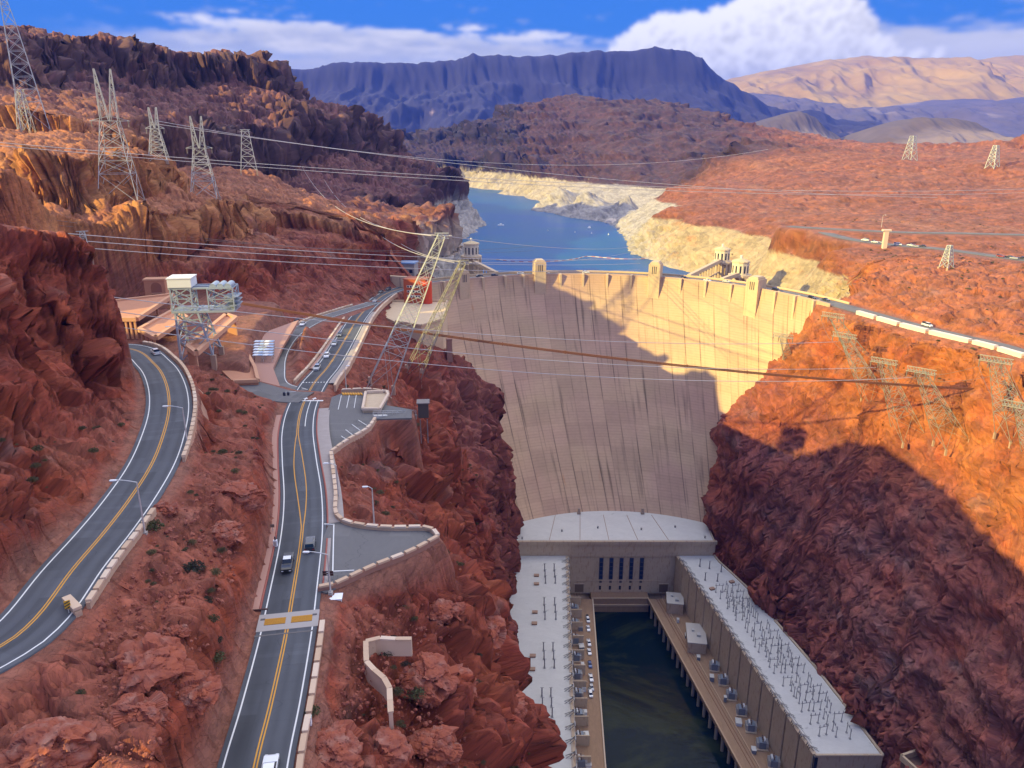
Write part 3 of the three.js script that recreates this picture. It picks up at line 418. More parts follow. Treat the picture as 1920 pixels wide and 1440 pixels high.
range('mountain_range', [[1240, 205], [1300, 190], [1350, 178], [1400, 176], [1450, 184], [1500, 198], [1560, 207], [1620, 204], [1660, 200], [1720, 191], [1780, 188], [1850, 191], [1920, 184], [2050, 190], [2200, 188]], { t: 8200, depth: 2400, base: 200, s: 520, rough: 130, profile: (t) => Math.pow(t, 0.85), colour: (x, y, z) => { const n = fbm(x / 300, y / 120, z / 300, 4), l = smooth(0.25, 0.4, fbm(x / 500 + 3, 1, z / 900, 3)); return lerp3(lerp3([0.075, 0.07, 0.115], [0.12, 0.10, 0.15], clamp(0.5 + n)), [0.30, 0.25, 0.27], l * 0.6); } });
range('hill', [[1330, 262], [1400, 236], [1440, 222], [1480, 210], [1510, 220], [1530, 240], [1560, 262], [1600, 275]], { t: 3900, depth: 900, base: 150, s: 160, rough: 50, n: 200, m: 70, profile: (t) => t < 0.7 ? 0.6 * t / 0.7 : 0.6 + 0.4 * smooth(0.7, 0.95, t), colour: (x, y, z, t, g, k) => { const n = fbm(x / 90, y / 60, z / 90, 4); return lerp3([0.19, 0.15, 0.15], [0.085, 0.065, 0.075], clamp(smooth(0.45, 0.75, k) + n * 0.6)); } });
range('hill', [[1560, 282], [1620, 262], [1660, 238], [1700, 225], [1760, 222], [1800, 228], [1840, 250], [1890, 268], [1960, 280]], { t: 3500, depth: 800, base: 150, s: 170, rough: 40, n: 200, m: 70, profile: (t) => t < 0.75 ? 0.7 * t / 0.75 : 0.7 + 0.3 * smooth(0.75, 0.95, t), colour: (x, y, z, t, g, k) => { const n = fbm(x / 90, y / 60, z / 90, 4); return lerp3([0.20, 0.155, 0.15], [0.10, 0.075, 0.075], clamp(smooth(0.6, 0.85, k) + n * 0.6)); } });
// desert floor out to the horizon
{ const g = new THREE.PlaneGeometry(60000, 52000, 60, 60).rotateX(-Math.PI / 2); g.translate(0, 120, -28500); structure('desert_floor', g, mat(0.24, 0.17, 0.15, 1)); }

// ---------------------------------------------------------------- water
const ripple = texture(1024, 1024, (x, y) => { const c = clamp(0.5 + 0.4 * tiling(x, y, 16, 4, 0.6, 2)); return [c, c, c]; }, false);
{
  const s = [], arc = []; for (let a = -80; a <= 80; a += 4) { const t = a * Math.PI / 180; arc.push([crestC[0] + Math.sin(t) * (crestR + 6), crestC[1] - Math.cos(t) * (crestR + 6)]); }
  for (const p of arc) s.push(p);
  s.push([420, -420], [700, -900], [900, -2900], [-900, -2900], [-500, -900], [-300, -440]);
  const sh = new THREE.ShapeGeometry(new THREE.Shape(s.map((p) => new THREE.Vector2(p[0], -p[1])))); sh.rotateX(-Math.PI / 2); sh.translate(0, 137, 0);
  const u = sh.attributes.uv, p = sh.attributes.position; for (let i = 0; i < u.count; i++) u.setXY(i, p.getX(i) / 60, p.getZ(i) / 60);
  structure('lake', sh, new THREE.MeshPhysicalMaterial({ map: tex0(texture(512, 512, (x, y) => { const n = tiling(x, y, 5, 5, 0.6, 12), w = tiling(x, y, 30, 3, 0.6, 14); return lerp3([0.004, 0.078, 0.255], [0.012, 0.11, 0.20], clamp(0.4 + n * 1.2 + 0.3 * w)); }), 1 / 8), roughness: 0.3, specularIntensity: 0.1, bumpMap: ripple, bumpScale: 0.5 }));
  const algae = texture(1024, 1024, (x, y) => { const n = tiling(x, y, 4, 5, 0.6, 21), m = 1 - Math.abs(tiling(x, y, 7, 4, 0.6, 5)) * 3; const k = smooth(0.05, 0.5, n + 0.25 * m) * 0.55; return lerp3([0.003, 0.011, 0.015], [0.032, 0.042, 0.020], k); });
  const river = new THREE.PlaneGeometry(260, 660).rotateX(-Math.PI / 2); river.translate(70, 0, -80);
  const v = river.attributes.uv; for (let i = 0; i < v.count; i++) v.setXY(i, v.getX(i) * 260 / 120, v.getY(i) * 660 / 120);
  structure('river', river, new THREE.MeshPhysicalMaterial({ map: algae, roughness: 0.12, specularIntensity: 0.14, bumpMap: ripple, bumpScale: 0.15 }));
}
// ---------------------------------------------------------------- the dam
const concrete = (r, g, b, seed = 1) => texture(1024, 1024, (x, y) => { const n = tiling(x, y, 6, 5, 0.6, seed), s = tiling(x * 4 % 1, y, 12, 3, 0.5, seed + 4); const k = 1 + 0.16 * n + 0.06 * s; return [r * k, g * k, b * k]; });
function damAt(theta, e, out = 0) { // a point of the downstream face
  const s = Math.max(0, (DAM_TOP - e) / 135), p = Math.pow(s, 1.32), cx = mix(42.4, 61, p), cz = mix(-381.1, -327, p), r = mix(143.5, 111.5, p) - out;
  return [cx + Math.sin(theta) * r, e, cz - Math.cos(theta) * r];
}
{
  const N = 240, M = 90, pos = [], uv = [], idx = [], T = 72 * Math.PI / 180;
  for (let j = 0; j <= M; j++) for (let i = 0; i <= N; i++) { const e = mix(0, DAM_TOP, j / M), t = mix(-T, T, i / N), p = damAt(t, e); pos.push(...p); uv.push(i / N, j / M); }
  for (let j = 0; j < M; j++) for (let i = 0; i < N; i++) { const a = j * (N + 1) + i; idx.push(a, a + 1, a + N + 1, a + 1, a + N + 2, a + N + 1); }
  // top and upstream face
  const base = pos.length / 3;
  for (let i = 0; i <= N; i++) { const t = mix(-T, T, i / N); for (const [o, e] of [[0, DAM_TOP], [14, DAM_TOP], [14, 60]]) { const p = damAt(t, DAM_TOP, -o); pos.push(p[0], e, p[2]); uv.push(i / N, 0.97 + o * 0.001); } }
  for (let i = 0; i < N; i++) { const a = base + i * 3; for (const k of [0, 1]) idx.push(a + k, a + k + 3, a + k + 1, a + k + 1, a + k + 3, a + k + 4); }
  const g = new THREE.BufferGeometry(); g.setAttribute('position', new THREE.Float32BufferAttribute(pos, 3)); g.setAttribute('uv', new THREE.Float32BufferAttribute(uv, 2)); g.setIndex(idx); g.computeVertexNormals();
  const joints = 34, face = texture(2048, 2048, (x, y) => {
    let k = 1; const r = [0.53, 0.375, 0.225];
    const n = fbm(x * 14, y * 9, 3, 5), fine = fbm(x * 160, y * 120, 7, 3);
    const st = fbm(x * 150, y * 4 + 2, 5, 4), runs = smooth(0.08, 0.45, st) * smooth(-0.25, 0.15, fbm(x * 11, y * 5, 8, 3));
    k *= 1 + 0.16 * n + 0.09 * fine - 0.48 * runs;
    const col = x * joints, jx = Math.abs(col - Math.round(col)); const ja = VAL[(Math.round(col) * 37) & 255], wob = fbm(Math.round(col) * 3.1, y * 6, 2, 2);
    k *= 1 - (0.16 + 0.42 * smooth(0, 0.35, wob + ja * 0.3)) * smooth(0.05, 0.012, jx);
    k *= 1 + 0.16 * (VAL[(Math.floor(col) * 91 + Math.floor(y * 14) * 17) & 255] - 0.5);
    const row = y * 116, jy = Math.abs(row - Math.round(row)); k *= 1 - 0.10 * smooth(0.22, 0.05, jy) * (0.4 + VAL[(Math.round(row) * 53 + Math.floor(col) * 7) & 255]);
    const pink = clamp(0.5 + fbm(x * 7, y * 6, 1, 3) * 1.3); let c = lerp3(r, [0.50, 0.315, 0.225], pink * 0.8);
    c = lerp3(c, [0.50, 0.20, 0.05], smooth(0.40, 0.6, fbm(x * 90, y * 7, 30, 3)) * 0.5);
    return [c[0] * k, c[1] * k, c[2] * k];
  });
  face.wrapS = face.wrapT = THREE.ClampToEdgeWrapping;
  globalThis.damThing = thing('dam', 'curved concrete dam wall filling the gorge between the red cliffs', 'dam');
  mesh('face', g, new THREE.MeshStandardMaterial({ map: face, roughness: 0.9 }), globalThis.damThing);
}
const dam = globalThis.damThing;
// ---------------------------------------------------------------- roads, kerbs, markings, walls
const asphaltTex = (r, g, b, seed, lanes) => texture(256, 1024, (x, y) => {
  const n = tiling(x, y, 9, 4, 0.65, seed), fine = VAL[(Math.floor(x * 256) * 131 + Math.floor(y * 1024) * 71) & 255] - 0.5; let k = 1 + 0.13 * n + 0.14 * fine;
  for (const [c, w, d] of lanes) k *= 1 - d * Math.exp(-(((x - c) / w) ** 2)) * (0.8 + 0.5 * tiling(x, y, 3, 2, 0.5, seed + 3));
  { const cx = 0.5 + 0.42 * tiling(0.3, y, 6, 3, 0.6, seed + 8), cr = Math.abs(x - cx); if (cr < 0.006) k *= 0.72; const cy = (y * 11 + 0.06 * tiling(x, 0.2, 9, 3, 0.6, seed + 2)) % 1; if (cy < 0.012 && VAL[(Math.floor(y * 11) * 29 + seed) & 255] > 0.35) k *= 0.74; const P = VAL[(Math.floor(y * 17) * 13 + Math.floor(x * 3) * 57 + seed) & 255]; if (P > 0.86) k *= 0.86; if (P < 0.06) k *= 1.12; }
  if (VAL[Math.floor(y * 24) * 7 & 255] > 0.9) k *= 1 + 0.12 * smooth(0.3, 0.2, Math.abs(((y * 24) % 1) - 0.5));
  return [r * k, g * k, b * k];
});
const tex = (t, su, sv) => { const c = t.clone(); c.repeat.set(su, sv); c.needsUpdate = true; return c; };
const yellow = mat(0.62, 0.30, 0.035, 0.8), white = mat(0.72, 0.72, 0.70, 0.8);
const asA = new THREE.MeshStandardMaterial({ map: tex(asphaltTex(0.088, 0.093, 0.108, 3, [[0.17, 0.05, 0.2], [0.36, 0.05, 0.22], [0.62, 0.06, 0.3], [0.84, 0.05, 0.25]]), 1 / 10.4, 1 / 42), roughness: 0.9 });
const asB = new THREE.MeshStandardMaterial({ map: tex(asphaltTex(0.082, 0.088, 0.102, 8, [[0.22, 0.16, 0.45], [0.36, 0.05, 0.2], [0.64, 0.05, 0.18], [0.84, 0.05, 0.2]]), 1 / 9.4, 1 / 42), roughness: 0.9 });
const asC = new THREE.MeshStandardMaterial({ map: tex(asphaltTex(0.14, 0.135, 0.135, 5, []), 1 / 12, 1 / 40), roughness: 0.92 });
const paveMat = new THREE.MeshStandardMaterial({ map: tex(texture(512, 512, (x, y) => { const n = tiling(x, y, 6, 5, 0.6, 31), j = Math.min(Math.abs((x * 6) % 1 - 0.5), Math.abs((y * 6) % 1 - 0.5)); const k = (1 + 0.2 * n) * (j > 0.485 ? 0.8 : 1); return [0.33 * k, 0.285 * k, 0.265 * k]; }), 1 / 12, 1 / 12), roughness: 0.9 });
const pinkPave = mat(0.40, 0.22, 0.17, 0.9), kerbRed = mat(0.33, 0.10, 0.075, 0.85), kerbGrey = mat(0.40, 0.36, 0.33, 0.9);
function road(line, half, m, edge, label) {
  const r = structure('road', sheet(offset(line, -half, 0.02), offset(line, half, 0.02), 0.35), m, label);
  if (edge) for (const s of [-1, 1]) mesh('edge_line', sheet(offset(line, s * edge - 0.11, 0.035), offset(line, s * edge + 0.11, 0.035)), white, r);
  return r;
}
const nearestIndex = (line, p) => { let b = 0, d = 1e9; line.forEach((q, i) => { const e = Math.hypot(q[0] - p[0], q[2] - p[2]); if (e < d) { d = e; b = i; } }); return b; };
const part = (line, u0, v0, u1, v1, e) => { const a = nearestIndex(line, atLevel(u0, v0, e)), b = nearestIndex(line, atLevel(u1, v1, e)); return line.slice(Math.min(a, b), Math.max(a, b) + 1); };
const r1 = road(upperRoad, 5.2, asA, 4.35), r2 = road(lowerRoad, 4.7, asB, 3.95);
for (const s of [-0.2, 0.2]) mesh('centre_line', sheet(offset(upperRoad, s - 0.1, 0.035), offset(upperRoad, s + 0.1, 0.035)), yellow, r1);
{ // yellow lines: double, then parting round a painted island
  const i0 = nearestIndex(lowerRoad, atLevel(566, 985, 195)), i1 = nearestIndex(lowerRoad, atLevel(556, 815, 195)), n = lowerRoad.length - 1, bulge = (t) => { const i = t * n; return i < i0 || i > i1 ? 0 : Math.sin((i - i0) / (i1 - i0) * Math.PI) ; };
  for (const [s, g] of [[-0.2, 1.35], [0.2, -0.7]]) mesh('centre_line', sheet(offset(lowerRoad, (t) => s - 0.1 + (s < 0 ? -g * bulge(t) * 0.9 : -g * bulge(t)), 0.035), offset(lowerRoad, (t) => s + 0.1 + (s < 0 ? -g * bulge(t) * 0.9 : -g * bulge(t)), 0.035)), yellow, r2);
  const lane = part(lowerRoad, 556, 805, 592, 728, 194.5); mesh('lane_line', sheet(offset(lane, 1.75, 0.04), offset(lane, 1.95, 0.04)), white, r2);
  const stop = new MB(), at = (u, v, e, dy = 0.04) => { const p = atLevel(u, v, e); p[1] += dy; return p; };
  stop.quad(at(530, 752.5, 193.8, 0.06), at(606, 752.5, 193.8, 0.06), at(606, 750.5, 193.8, 0.06), at(530, 750.5, 193.8, 0.06)); stop.build('stop_line', white, r2);
  const dots = new MB(); for (let k = 0; k < 9; k++) { const i = nearestIndex(lowerRoad, atLevel(597, 716, 193)), p = offset(lowerRoad, -3.6 + k * 0.95)[i]; dots.box(p[0], p[1] + 0.025, p[2], 0.45, 0.02, 0.6); } dots.build('crossing_mark', white, r2);
  for (const [u, v] of [[580, 800], [589, 748], [573, 748]]) { const a = new MB(), p = atLevel(u, v, 194.3), y = p[1] + 0.05, L = (dx, dz) => [p[0] + dx, y, p[2] + dz]; a.quad(L(-0.15, 1.6), L(0.15, 1.6), L(0.15, 0), L(-0.15, 0)); a.tri(L(-0.75, 0), L(0.75, 0), L(0.1, -1.3)); a.build('arrow_mark', white, r2); }
}
road(farRoad, 5.4, asC, 0); road(switchLow, 5.2, asC, 0); road(switchHigh, 4.6, asC, 0); road(rampRoad, 3.6, asC, 3.2); road(sideRoad, 5, asC, 0);
// kerbs and footways beside the lower road
function footway(line, a, b, m, kerb) { const s = Math.sign(a); structure('pavement', sheet(offset(line, Math.min(a, b), 0.16), offset(line, Math.max(a, b), 0.16), 0.5), m); structure('kerb', sheet(offset(line, a - 0.16, 0.175), offset(line, a + 0.16, 0.175), 0.3), kerb); }
footway(part(lowerRoad, 540, 1135, 575, 770, 195), -4.95, -6.6, pinkPave, kerbRed);
footway(part(lowerRoad, 566, 1100, 580, 1010, 195), 4.95, 5.7, paveMat, kerbRed);
footway(part(lowerRoad, 600, 985, 628, 760, 195), 4.95, 8.2, paveMat, kerbRed);
footway(part(lowerRoad, 640, 735, 720, 560, 190), 4.95, 7.4, paveMat, kerbGrey);
footway(part(lowerRoad, 590, 700, 670, 590, 190), -4.95, -6.0, pinkPave, kerbGrey);
for (const [poly, e, m] of [[lookout, 195.06, asC], [lotPoly, 194.36, asC], [plaza, 193.06, pinkPave]]) structure('yard', new MB().prism(poly, e - 1.2, e).geo(), m);
{ // bays of the lot and lines of the lookout
  const b = new MB(), at = (u, v, e) => { const p = atLevel(u, v, e); p[1] += 0.02; return p; };
  for (const [u0, v0, u1, v1] of [[640, 742, 634, 768], [655, 741, 650, 765], [668, 741, 664, 765], [640, 818, 652, 826], [648, 806, 664, 818], [660, 796, 676, 808], [672, 788, 688, 798]]) b.bar(at(u0, v0, 194.38), at(u1, v1, 194.38), 0.16);
  b.build('bay_line', white); tag(scene.children.at(-1), null, null, null, 'structure');
  const c = new MB(); for (const [u0, v0, u1, v1] of [[626, 983, 624, 1072], [624, 1072, 664, 1070], [608, 983, 627, 984]]) c.bar(at(u0, v0, 195.09), at(u1, v1, 195.09), 0.22); c.build('bay_line', white); tag(scene.children.at(-1), null, null, null, 'structure');
  const hatch = new MB(); for (let k = 0; k < 8; k++) { const t = k / 7; hatch.bar(at(642 + 34 * t, 737.5, 194.40), at(645 + 34 * t, 741, 194.40), 0.5); } hatch.build('hatch_line', yellow); tag(scene.children.at(-1), null, null, null, 'structure');
}
// stone parapets: a low wall with cap blocks set one by one
const stone = new THREE.MeshStandardMaterial({ map: tex(concrete(0.50, 0.34, 0.23, 41), 1 / 6, 1 / 6), roughness: 0.92 }), capA = mat(0.60, 0.44, 0.31, 0.9), capB = mat(0.53, 0.37, 0.25, 0.9), capC = mat(0.64, 0.50, 0.38, 0.9), stoneRed = new THREE.MeshStandardMaterial({ map: tex(concrete(0.30, 0.155, 0.11, 43), 1 / 5, 1 / 5), roughness: 0.95 });
const caps = [capA, capB, capC], rndW = rng(77);
function parapet(line, label, { w = 0.55, h = 0.75, step = 2.9, gap = 0.55, capH = 0.32, base = stone, below = 1.2, group } = {}) {
  const t = thing('parapet', label, 'parapet wall', line[0], 0, group), o = line[0], L = offset(line, -w / 2), Rr = offset(line, w / 2), b = new MB();
  const rel = (p, dy) => [p[0] - o[0], p[1] - o[1] + dy, p[2] - o[2]];
  for (let i = 1; i < line.length; i++) b.hexa([rel(L[i - 1], -below), rel(Rr[i - 1], -below), rel(Rr[i], -below), rel(L[i], -below)], [rel(L[i - 1], h), rel(Rr[i - 1], h), rel(Rr[i], h), rel(L[i], h)]);
  b.build('wall', base, t);
  const cv = new THREE.CatmullRomCurve3(line.map(V3), false, 'centripetal'), len = cv.getLength(), n = Math.max(1, Math.round(len / step));
  for (let k = 0; k < n; k++) { const a = cv.getPointAt(clamp((k + gap / step / 2) / n)), c = cv.getPointAt(clamp((k + 1 - gap / step / 2) / n)), m = a.clone().add(c).multiplyScalar(0.5), ang = Math.atan2(c.x - a.x, c.z - a.z), g = new MB().box(m.x - o[0], m.y - o[1] + h - 0.06, m.z - o[2], w + 0.24, capH + 0.06 + rndW() * 0.05, a.distanceTo(c), ang); g.build('cap_block', caps[Math.floor(rndW() * 3)], t); }
  return t;
}
const along = (line, o, dy, i0, i1) => offset(line, o, dy).slice(i0, i1).filter((_, i) => i % 2 === 0);
{
  const a = nearestIndex(upperRoad, atLevel(60, 1190, 208)), b0 = nearestIndex(upperRoad, atLevel(206, 1010, 208)), c0 = nearestIndex(upperRoad, atLevel(300, 862, 208)), d = nearestIndex(upperRoad, atLevel(245, 652, 206));
  parapet(along(upperRoad, 6.0, 0, a + 3, b0 + 6), 'low stone parapet on the straight of the upper road beside the tall lamp');
  parapet(along(upperRoad, 5.9, 0, c0 - 1, d + 1), 'long curved stone parapet round the outside of the upper road bend');
  const e = nearestIndex(lowerRoad, atLevel(478, 1440, 195)), f = nearestIndex(lowerRoad, atLevel(548, 1120, 195));
  parapet(along(lowerRoad, 5.6, 0, Math.max(e - 30, 0), f - 3), 'straight stone parapet beside the nearest stretch of the lower road', { step: 3.6 });
  const P = (l, e) => curve(l.map(([u, v]) => atLevel(u, v, e)), 2);
  parapet(P([[596, 1108], [622, 1104], [645, 1094], [700, 1068], [770, 1040], [822, 1012]], 195), 'stone parapet on the canyon side of the triangular lookout, lower edge', { below: 5, base: stoneRed });
  parapet(P([[822, 1012], [806, 996], [740, 995], [690, 992], [650, 984], [632, 972], [630, 930], [624, 880], [621, 852]], 195), 'stone parapet on the far edge of the triangular lookout and along the footway', { below: 4 });
  parapet(P([[621, 852], [650, 831], [690, 807], [704, 788]], 194.3), 'short stone parapet slanting across the near edge of the parking lot', { below: 4 });
  parapet(P([[640, 735], [690, 733], [730, 739]], 194.3), 'short pale parapet on the far edge of the parking lot under the lattice mast', { capH: 0.2 });
  const i = nearestIndex(lowerRoad, atLevel(650, 735, 192)), j = nearestIndex(lowerRoad, atLevel(733, 547, 180));
  parapet(along(lowerRoad, 7.6, 0, i, j - 4), 'pale parapet beside the footway running down to the dam', { h: 0.9, step: 4, gap: 0.3 });
  parapet(along(rampRoad, 4.2, 0, 8, rampRoad.length - 14), 'curved stone parapet round the outside of the looping ramp', { step: 3.2 });
  parapet(along(lowerRoad, -6.5, 0, nearestIndex(lowerRoad, atLevel(585, 722, 193)) + 2, nearestIndex(lowerRoad, atLevel(672, 594, 184))), 'stone parapet between the looping ramp and the road to the dam', { step: 3.2, h: 0.6 });
  parapet([atLevel(126, 1130, 208), atLevel(150, 1160, 207.4)].map((p) => p), 'short leaning end block of parapet beside the yellow sign', { below: 2.5, h: 1.1, step: 9, w: 0.9 });
  parapet([atLevel(172, 1268, 205.6), atLevel(134, 1330, 205.6)], 'isolated piece of stone parapet among the red boulders', { below: 2.5, step: 4.2, w: 0.8 });
  parapet(curve([[772, 1203], [730, 1203], [690, 1202], [687, 1222], [687, 1246], [705, 1264], [728, 1286], [731, 1310], [733, 1342]].map(([u, v]) => atLevel(u, v, 191.6)), 2), 'angled beige wall guarding the pit on the red slope', { step: 2.6, gap: 0.06, below: 2.6, h: 0.5, w: 0.6, capH: 0.15, base: capA });
  // wall of the far road, in long white panels between dark piers
  const q = nearestIndex(farRoad, atLevel(1612, 588, 178.3)), far = offset(farRoad, 6.0), tw = thing('road_wall', 'white panelled wall along the far bank road right of the dam', 'wall', far[q]), o = far[q];
  const cv = new THREE.CatmullRomCurve3(far.slice(q).map(V3)), L = cv.getLength(); let s = 0, k = 0; const lens = [13, 14, 16, 22, 12, 13, 14, 14, 15, 15, 15];
  while (s < L - 16) { const a = cv.getPointAt(s / L), c = cv.getPointAt(Math.min(1, (s + lens[k % 11]) / L)), d = cv.getPointAt(Math.min(1, (s + lens[k % 11] + 2.2) / L)); new MB().bar([a.x - o[0], a.y - o[1] + 0.3, a.z - o[2]], [c.x - o[0], c.y - o[1] + 0.3, c.z - o[2]], 2.4).build('panel', capC.clone(), tw).material.color.setRGB(0.74, 0.62, 0.52); new MB().bar([c.x - o[0], c.y - o[1] - 0.1, c.z - o[2]], [d.x - o[0], d.y - o[1] - 0.1, d.z - o[2]], 1.3).build('pier', stoneRed, tw); s += lens[k++ % 11] + 2.2; }
}
// retaining walls under the road edges
function retaining(line, depth, batter, m, label) { const top = line, bot = offset(line, batter).map((p, i) => [p[0], p[1] - (typeof depth === 'function' ? depth(i / (line.length - 1)) : depth), p[2]]), t = thing('retaining_wall', label, 'wall'); const b = new MB(), inner = offset(line, -0.6), innerB = inner.map((p, i) => [p[0], bot[i][1], p[2]]); for (let i = 1; i < line.length; i++) b.hexa([innerB[i - 1], bot[i - 1], bot[i], innerB[i]], [inner[i - 1], top[i - 1], top[i], inner[i]]); b.build('wall', m, t); return t; }
{ const i = nearestIndex(upperRoad, atLevel(318, 840, 208)), j = nearestIndex(upperRoad, atLevel(312, 722, 208)); retaining(along(upperRoad, 6.25, 0, i, j), (t) => 3 + 9 * Math.sin(Math.PI * clamp(t * 0.9 + 0.15)), 2.2, new THREE.MeshStandardMaterial({ map: tex(concrete(0.42, 0.24, 0.16, 51), 1 / 8, 1 / 8), roughness: 0.95 }), 'smooth reddish retaining wall under the upper road bend'); }
{ // cattle grid: two sets of yellow bars in a concrete apron across the lower road
  const i = nearestIndex(lowerRoad, atLevel(541, 1168, 195)), p = lowerRoad[i], q = lowerRoad[i + 1], a = Math.atan2(q[0] - p[0], q[2] - p[2]), t = thing('cattle_grid', 'pair of yellow barred grids set in a concrete apron across the lower road', 'cattle grid', [p[0], p[1] + 0.02, p[2]], a);
  new MB().box(0, 0, 0, 9.6, 0.05, 4.6).build('apron', mat(0.36, 0.33, 0.31, 0.9), t);
  for (const s of [-1, 1]) { new MB().box(s * 2.1, 0.05, 0.1, 3.3, 0.012, 1.75).build('pit', mat(0.06, 0.04, 0.02, 0.9), t); for (let k = 0; k < 9; k++) new MB().box(s * 2.1, 0.062, -0.66 + k * 0.19, 3.3, 0.05, 0.1).build('bar', yellow, t); new MB().box(s * 4.1, 0.05, 0.9, 0.7, 0.1, 0.35).build('bracket', mat(0.12, 0.11, 0.11), t); }
  new MB().box(0.4, 0, -3.4, 9, 0.03, 0.35).build('joint', mat(0.13, 0.12, 0.12, 0.9), t);
}
// ---------------------------------------------------------------- the crest of the dam
const creamTex = concrete(0.56, 0.42, 0.27, 61), cream = new THREE.MeshStandardMaterial({ map: tex(creamTex, 1 / 14, 1 / 14), roughness: 0.88 }), creamDark = mat(0.36, 0.27, 0.20, 0.9), slot = mat(0.05, 0.05, 0.06, 0.5), glassDark = new THREE.MeshPhysicalMaterial({ color: rgb(0.02, 0.03, 0.06), roughness: 0.12 });
{
  const arc = (o, dy) => { const l = []; for (let a = -72; a <= 72; a += 1.5) { const p = damAt(a * Math.PI / 180, DAM_TOP, -o); l.push([p[0], DAM_TOP + dy, p[2]]); } return l; };
  mesh('roadway', sheet(arc(10.6, 0.03), arc(2.4, 0.03)), asC, dam);
  for (const o of [0.35, 13.4]) { const b = new MB(), A = arc(o + 0.3, 0), B = arc(o - 0.3, 0); for (let i = 1; i < A.length; i++) b.hexa([B[i - 1], B[i], A[i], A[i - 1]].map((p) => [p[0], p[1] - 0.8, p[2]]), [B[i - 1], B[i], A[i], A[i - 1]].map((p) => [p[0], p[1] + 1.15, p[2]])); b.build('parapet', o < 1 ? mat(0.50, 0.33, 0.24, 0.9) : cream, dam); }
  mesh('footway', sheet(arc(2.4, 0.15), arc(0.6, 0.15), 0.2), mat(0.40, 0.24, 0.18, 0.9), dam);
  // fins under the crest
  const finGeo = (b, th, half, out, top, low) => { const a = damAt(th, DAM_TOP, 0), n = [-Math.sin(th), 0, Math.cos(th)], s = [Math.cos(th), 0, Math.sin(th)], C = (k, o, y) => [a[0] + s[0] * k * half + n[0] * o, y, a[2] + s[2] * k * half + n[2] * o]; b.hexa([C(-1, out, low), C(1, out, low), C(1, -3, low), C(-1, -3, low)], [C(-1, out, top), C(1, out, top), C(1, -3, top), C(-1, -3, top)]); };
  const angleAt = (u, v) => { const p = atLevel(u, v, DAM_TOP); return Math.atan2(p[0] - crestC[0], -(p[2] - crestC[1])); };
  for (const [u, v] of [[836, 532], [905, 523], [945, 519], [980, 517], [1050, 515], [1093, 515], [1139, 516], [1184, 518], [1277, 525], [1321, 531], [1365, 538], [1448, 551], [1490, 558], [1530, 566]]) { const b = new MB(); finGeo(b, angleAt(u, v), 0.75, 2.0, DAM_TOP + 1.0, DAM_TOP - 16); b.build('buttress', cream, dam); }
  // the four towers on the crest
  const towers = [[868, 527, 6, 'first crest tower, beside the white intake tower at the shaded end', 3.6], [1010, 515.5, 9.5, 'pale crest tower standing alone against the blue lake', 3.8], [1228, 521, 9.5, 'crest tower in the middle of the sunlit half of the dam crest', 3.8], [1403, 545, 6.5, 'sunlit crest tower in front of the paired intake towers', 4.2]];
  for (const [u, v, up, label, half] of towers) {
    const th = angleAt(u, v), base = damAt(th, DAM_TOP, 0), t = thing('crest_tower', label, 'tower', base, -th, 'towers on the dam crest'); // local +z points downstream
    new MB().box(0, -20, -1.2, half * 2, 20 + up, 9.4).build('shaft', cream, t);
    new MB().box(0, up, -1.2, half * 1.6, 1.1, 8).box(0, up + 1.1, -1.2, half * 1.2, 0.5, 6.4).build('crown', cream, t);
    for (const s of [-1, 1]) new MB().box(s * half * 0.86, -20, 3.35, half * 0.3, 20 + up - 0.5, 0.5).build('pilaster', cream, t);
    for (const k of [-0.32, 0, 0.32]) { const p = new MB().box(k * half, up - 6.4, 3.51, half * 0.16, 5, 0.06).build('window', slot, t); }
    new MB().box(0, 0.2, -5.93, 1.6, 2.6, 0.08).build('door', creamDark, t);
  }
}
// intake towers standing in the lake
function intake(p, label, r = 6.4, roof = 188, turn = 0) {
  const t = thing('intake_tower', label, 'intake tower', [p[0], 120, p[1]], turn, 'intake towers behind the dam'), y = (e) => e - 120;
  const oct = (b, r0, r1, a, c) => b.cyl([0, a, 0], [0, c, 0], r0, r1, 12);
  oct(new MB(), r, r, 0, y(roof - 9)).build('shaft', cream, t);
  for (let k = 0; k < 12; k++) { const a = (k + 0.5) / 12 * 2 * Math.PI; new MB().box(Math.sin(a) * (r + 0.5), 0, Math.cos(a) * (r + 0.5), 1.1, y(roof - 10), 2.2, a).build('fin', cream, t); }
  oct(new MB(), r + 1.8, r + 1.8, y(roof - 10), y(roof - 8.6)).build('gallery', cream, t);
  oct(new MB(), r * 0.92, r * 0.92, y(roof - 8.6), y(roof)).build('house', mat(0.66, 0.56, 0.42, 0.85), t);
  for (let k = 0; k < 12; k++) { const a = (k + 0.5) / 12 * 2 * Math.PI, c = r * 0.92 * Math.cos(Math.PI / 12) + 0.03; const w = new MB().box(Math.sin(a) * c, y(roof - 7.2), Math.cos(a) * c, 1.15, 5, 0.1, a).build('window', glassDark, t); }
  oct(new MB(), r * 1.02, r * 0.98, y(roof), y(roof) + 0.9).build('cornice', cream, t);
  new MB().cyl([0, y(roof) + 0.9, 0], [0, y(roof) + 2.4, 0], r * 0.95, r * 0.25, 12).build('roof', mat(0.55, 0.42, 0.24, 0.8), t);
  new MB().cyl([0, y(roof) + 2.3, 0], [0, y(roof) + 4.4, 0], 0.9, 0.8, 8).build('lantern', mat(0.7, 0.66, 0.58), t);
  return t;
}
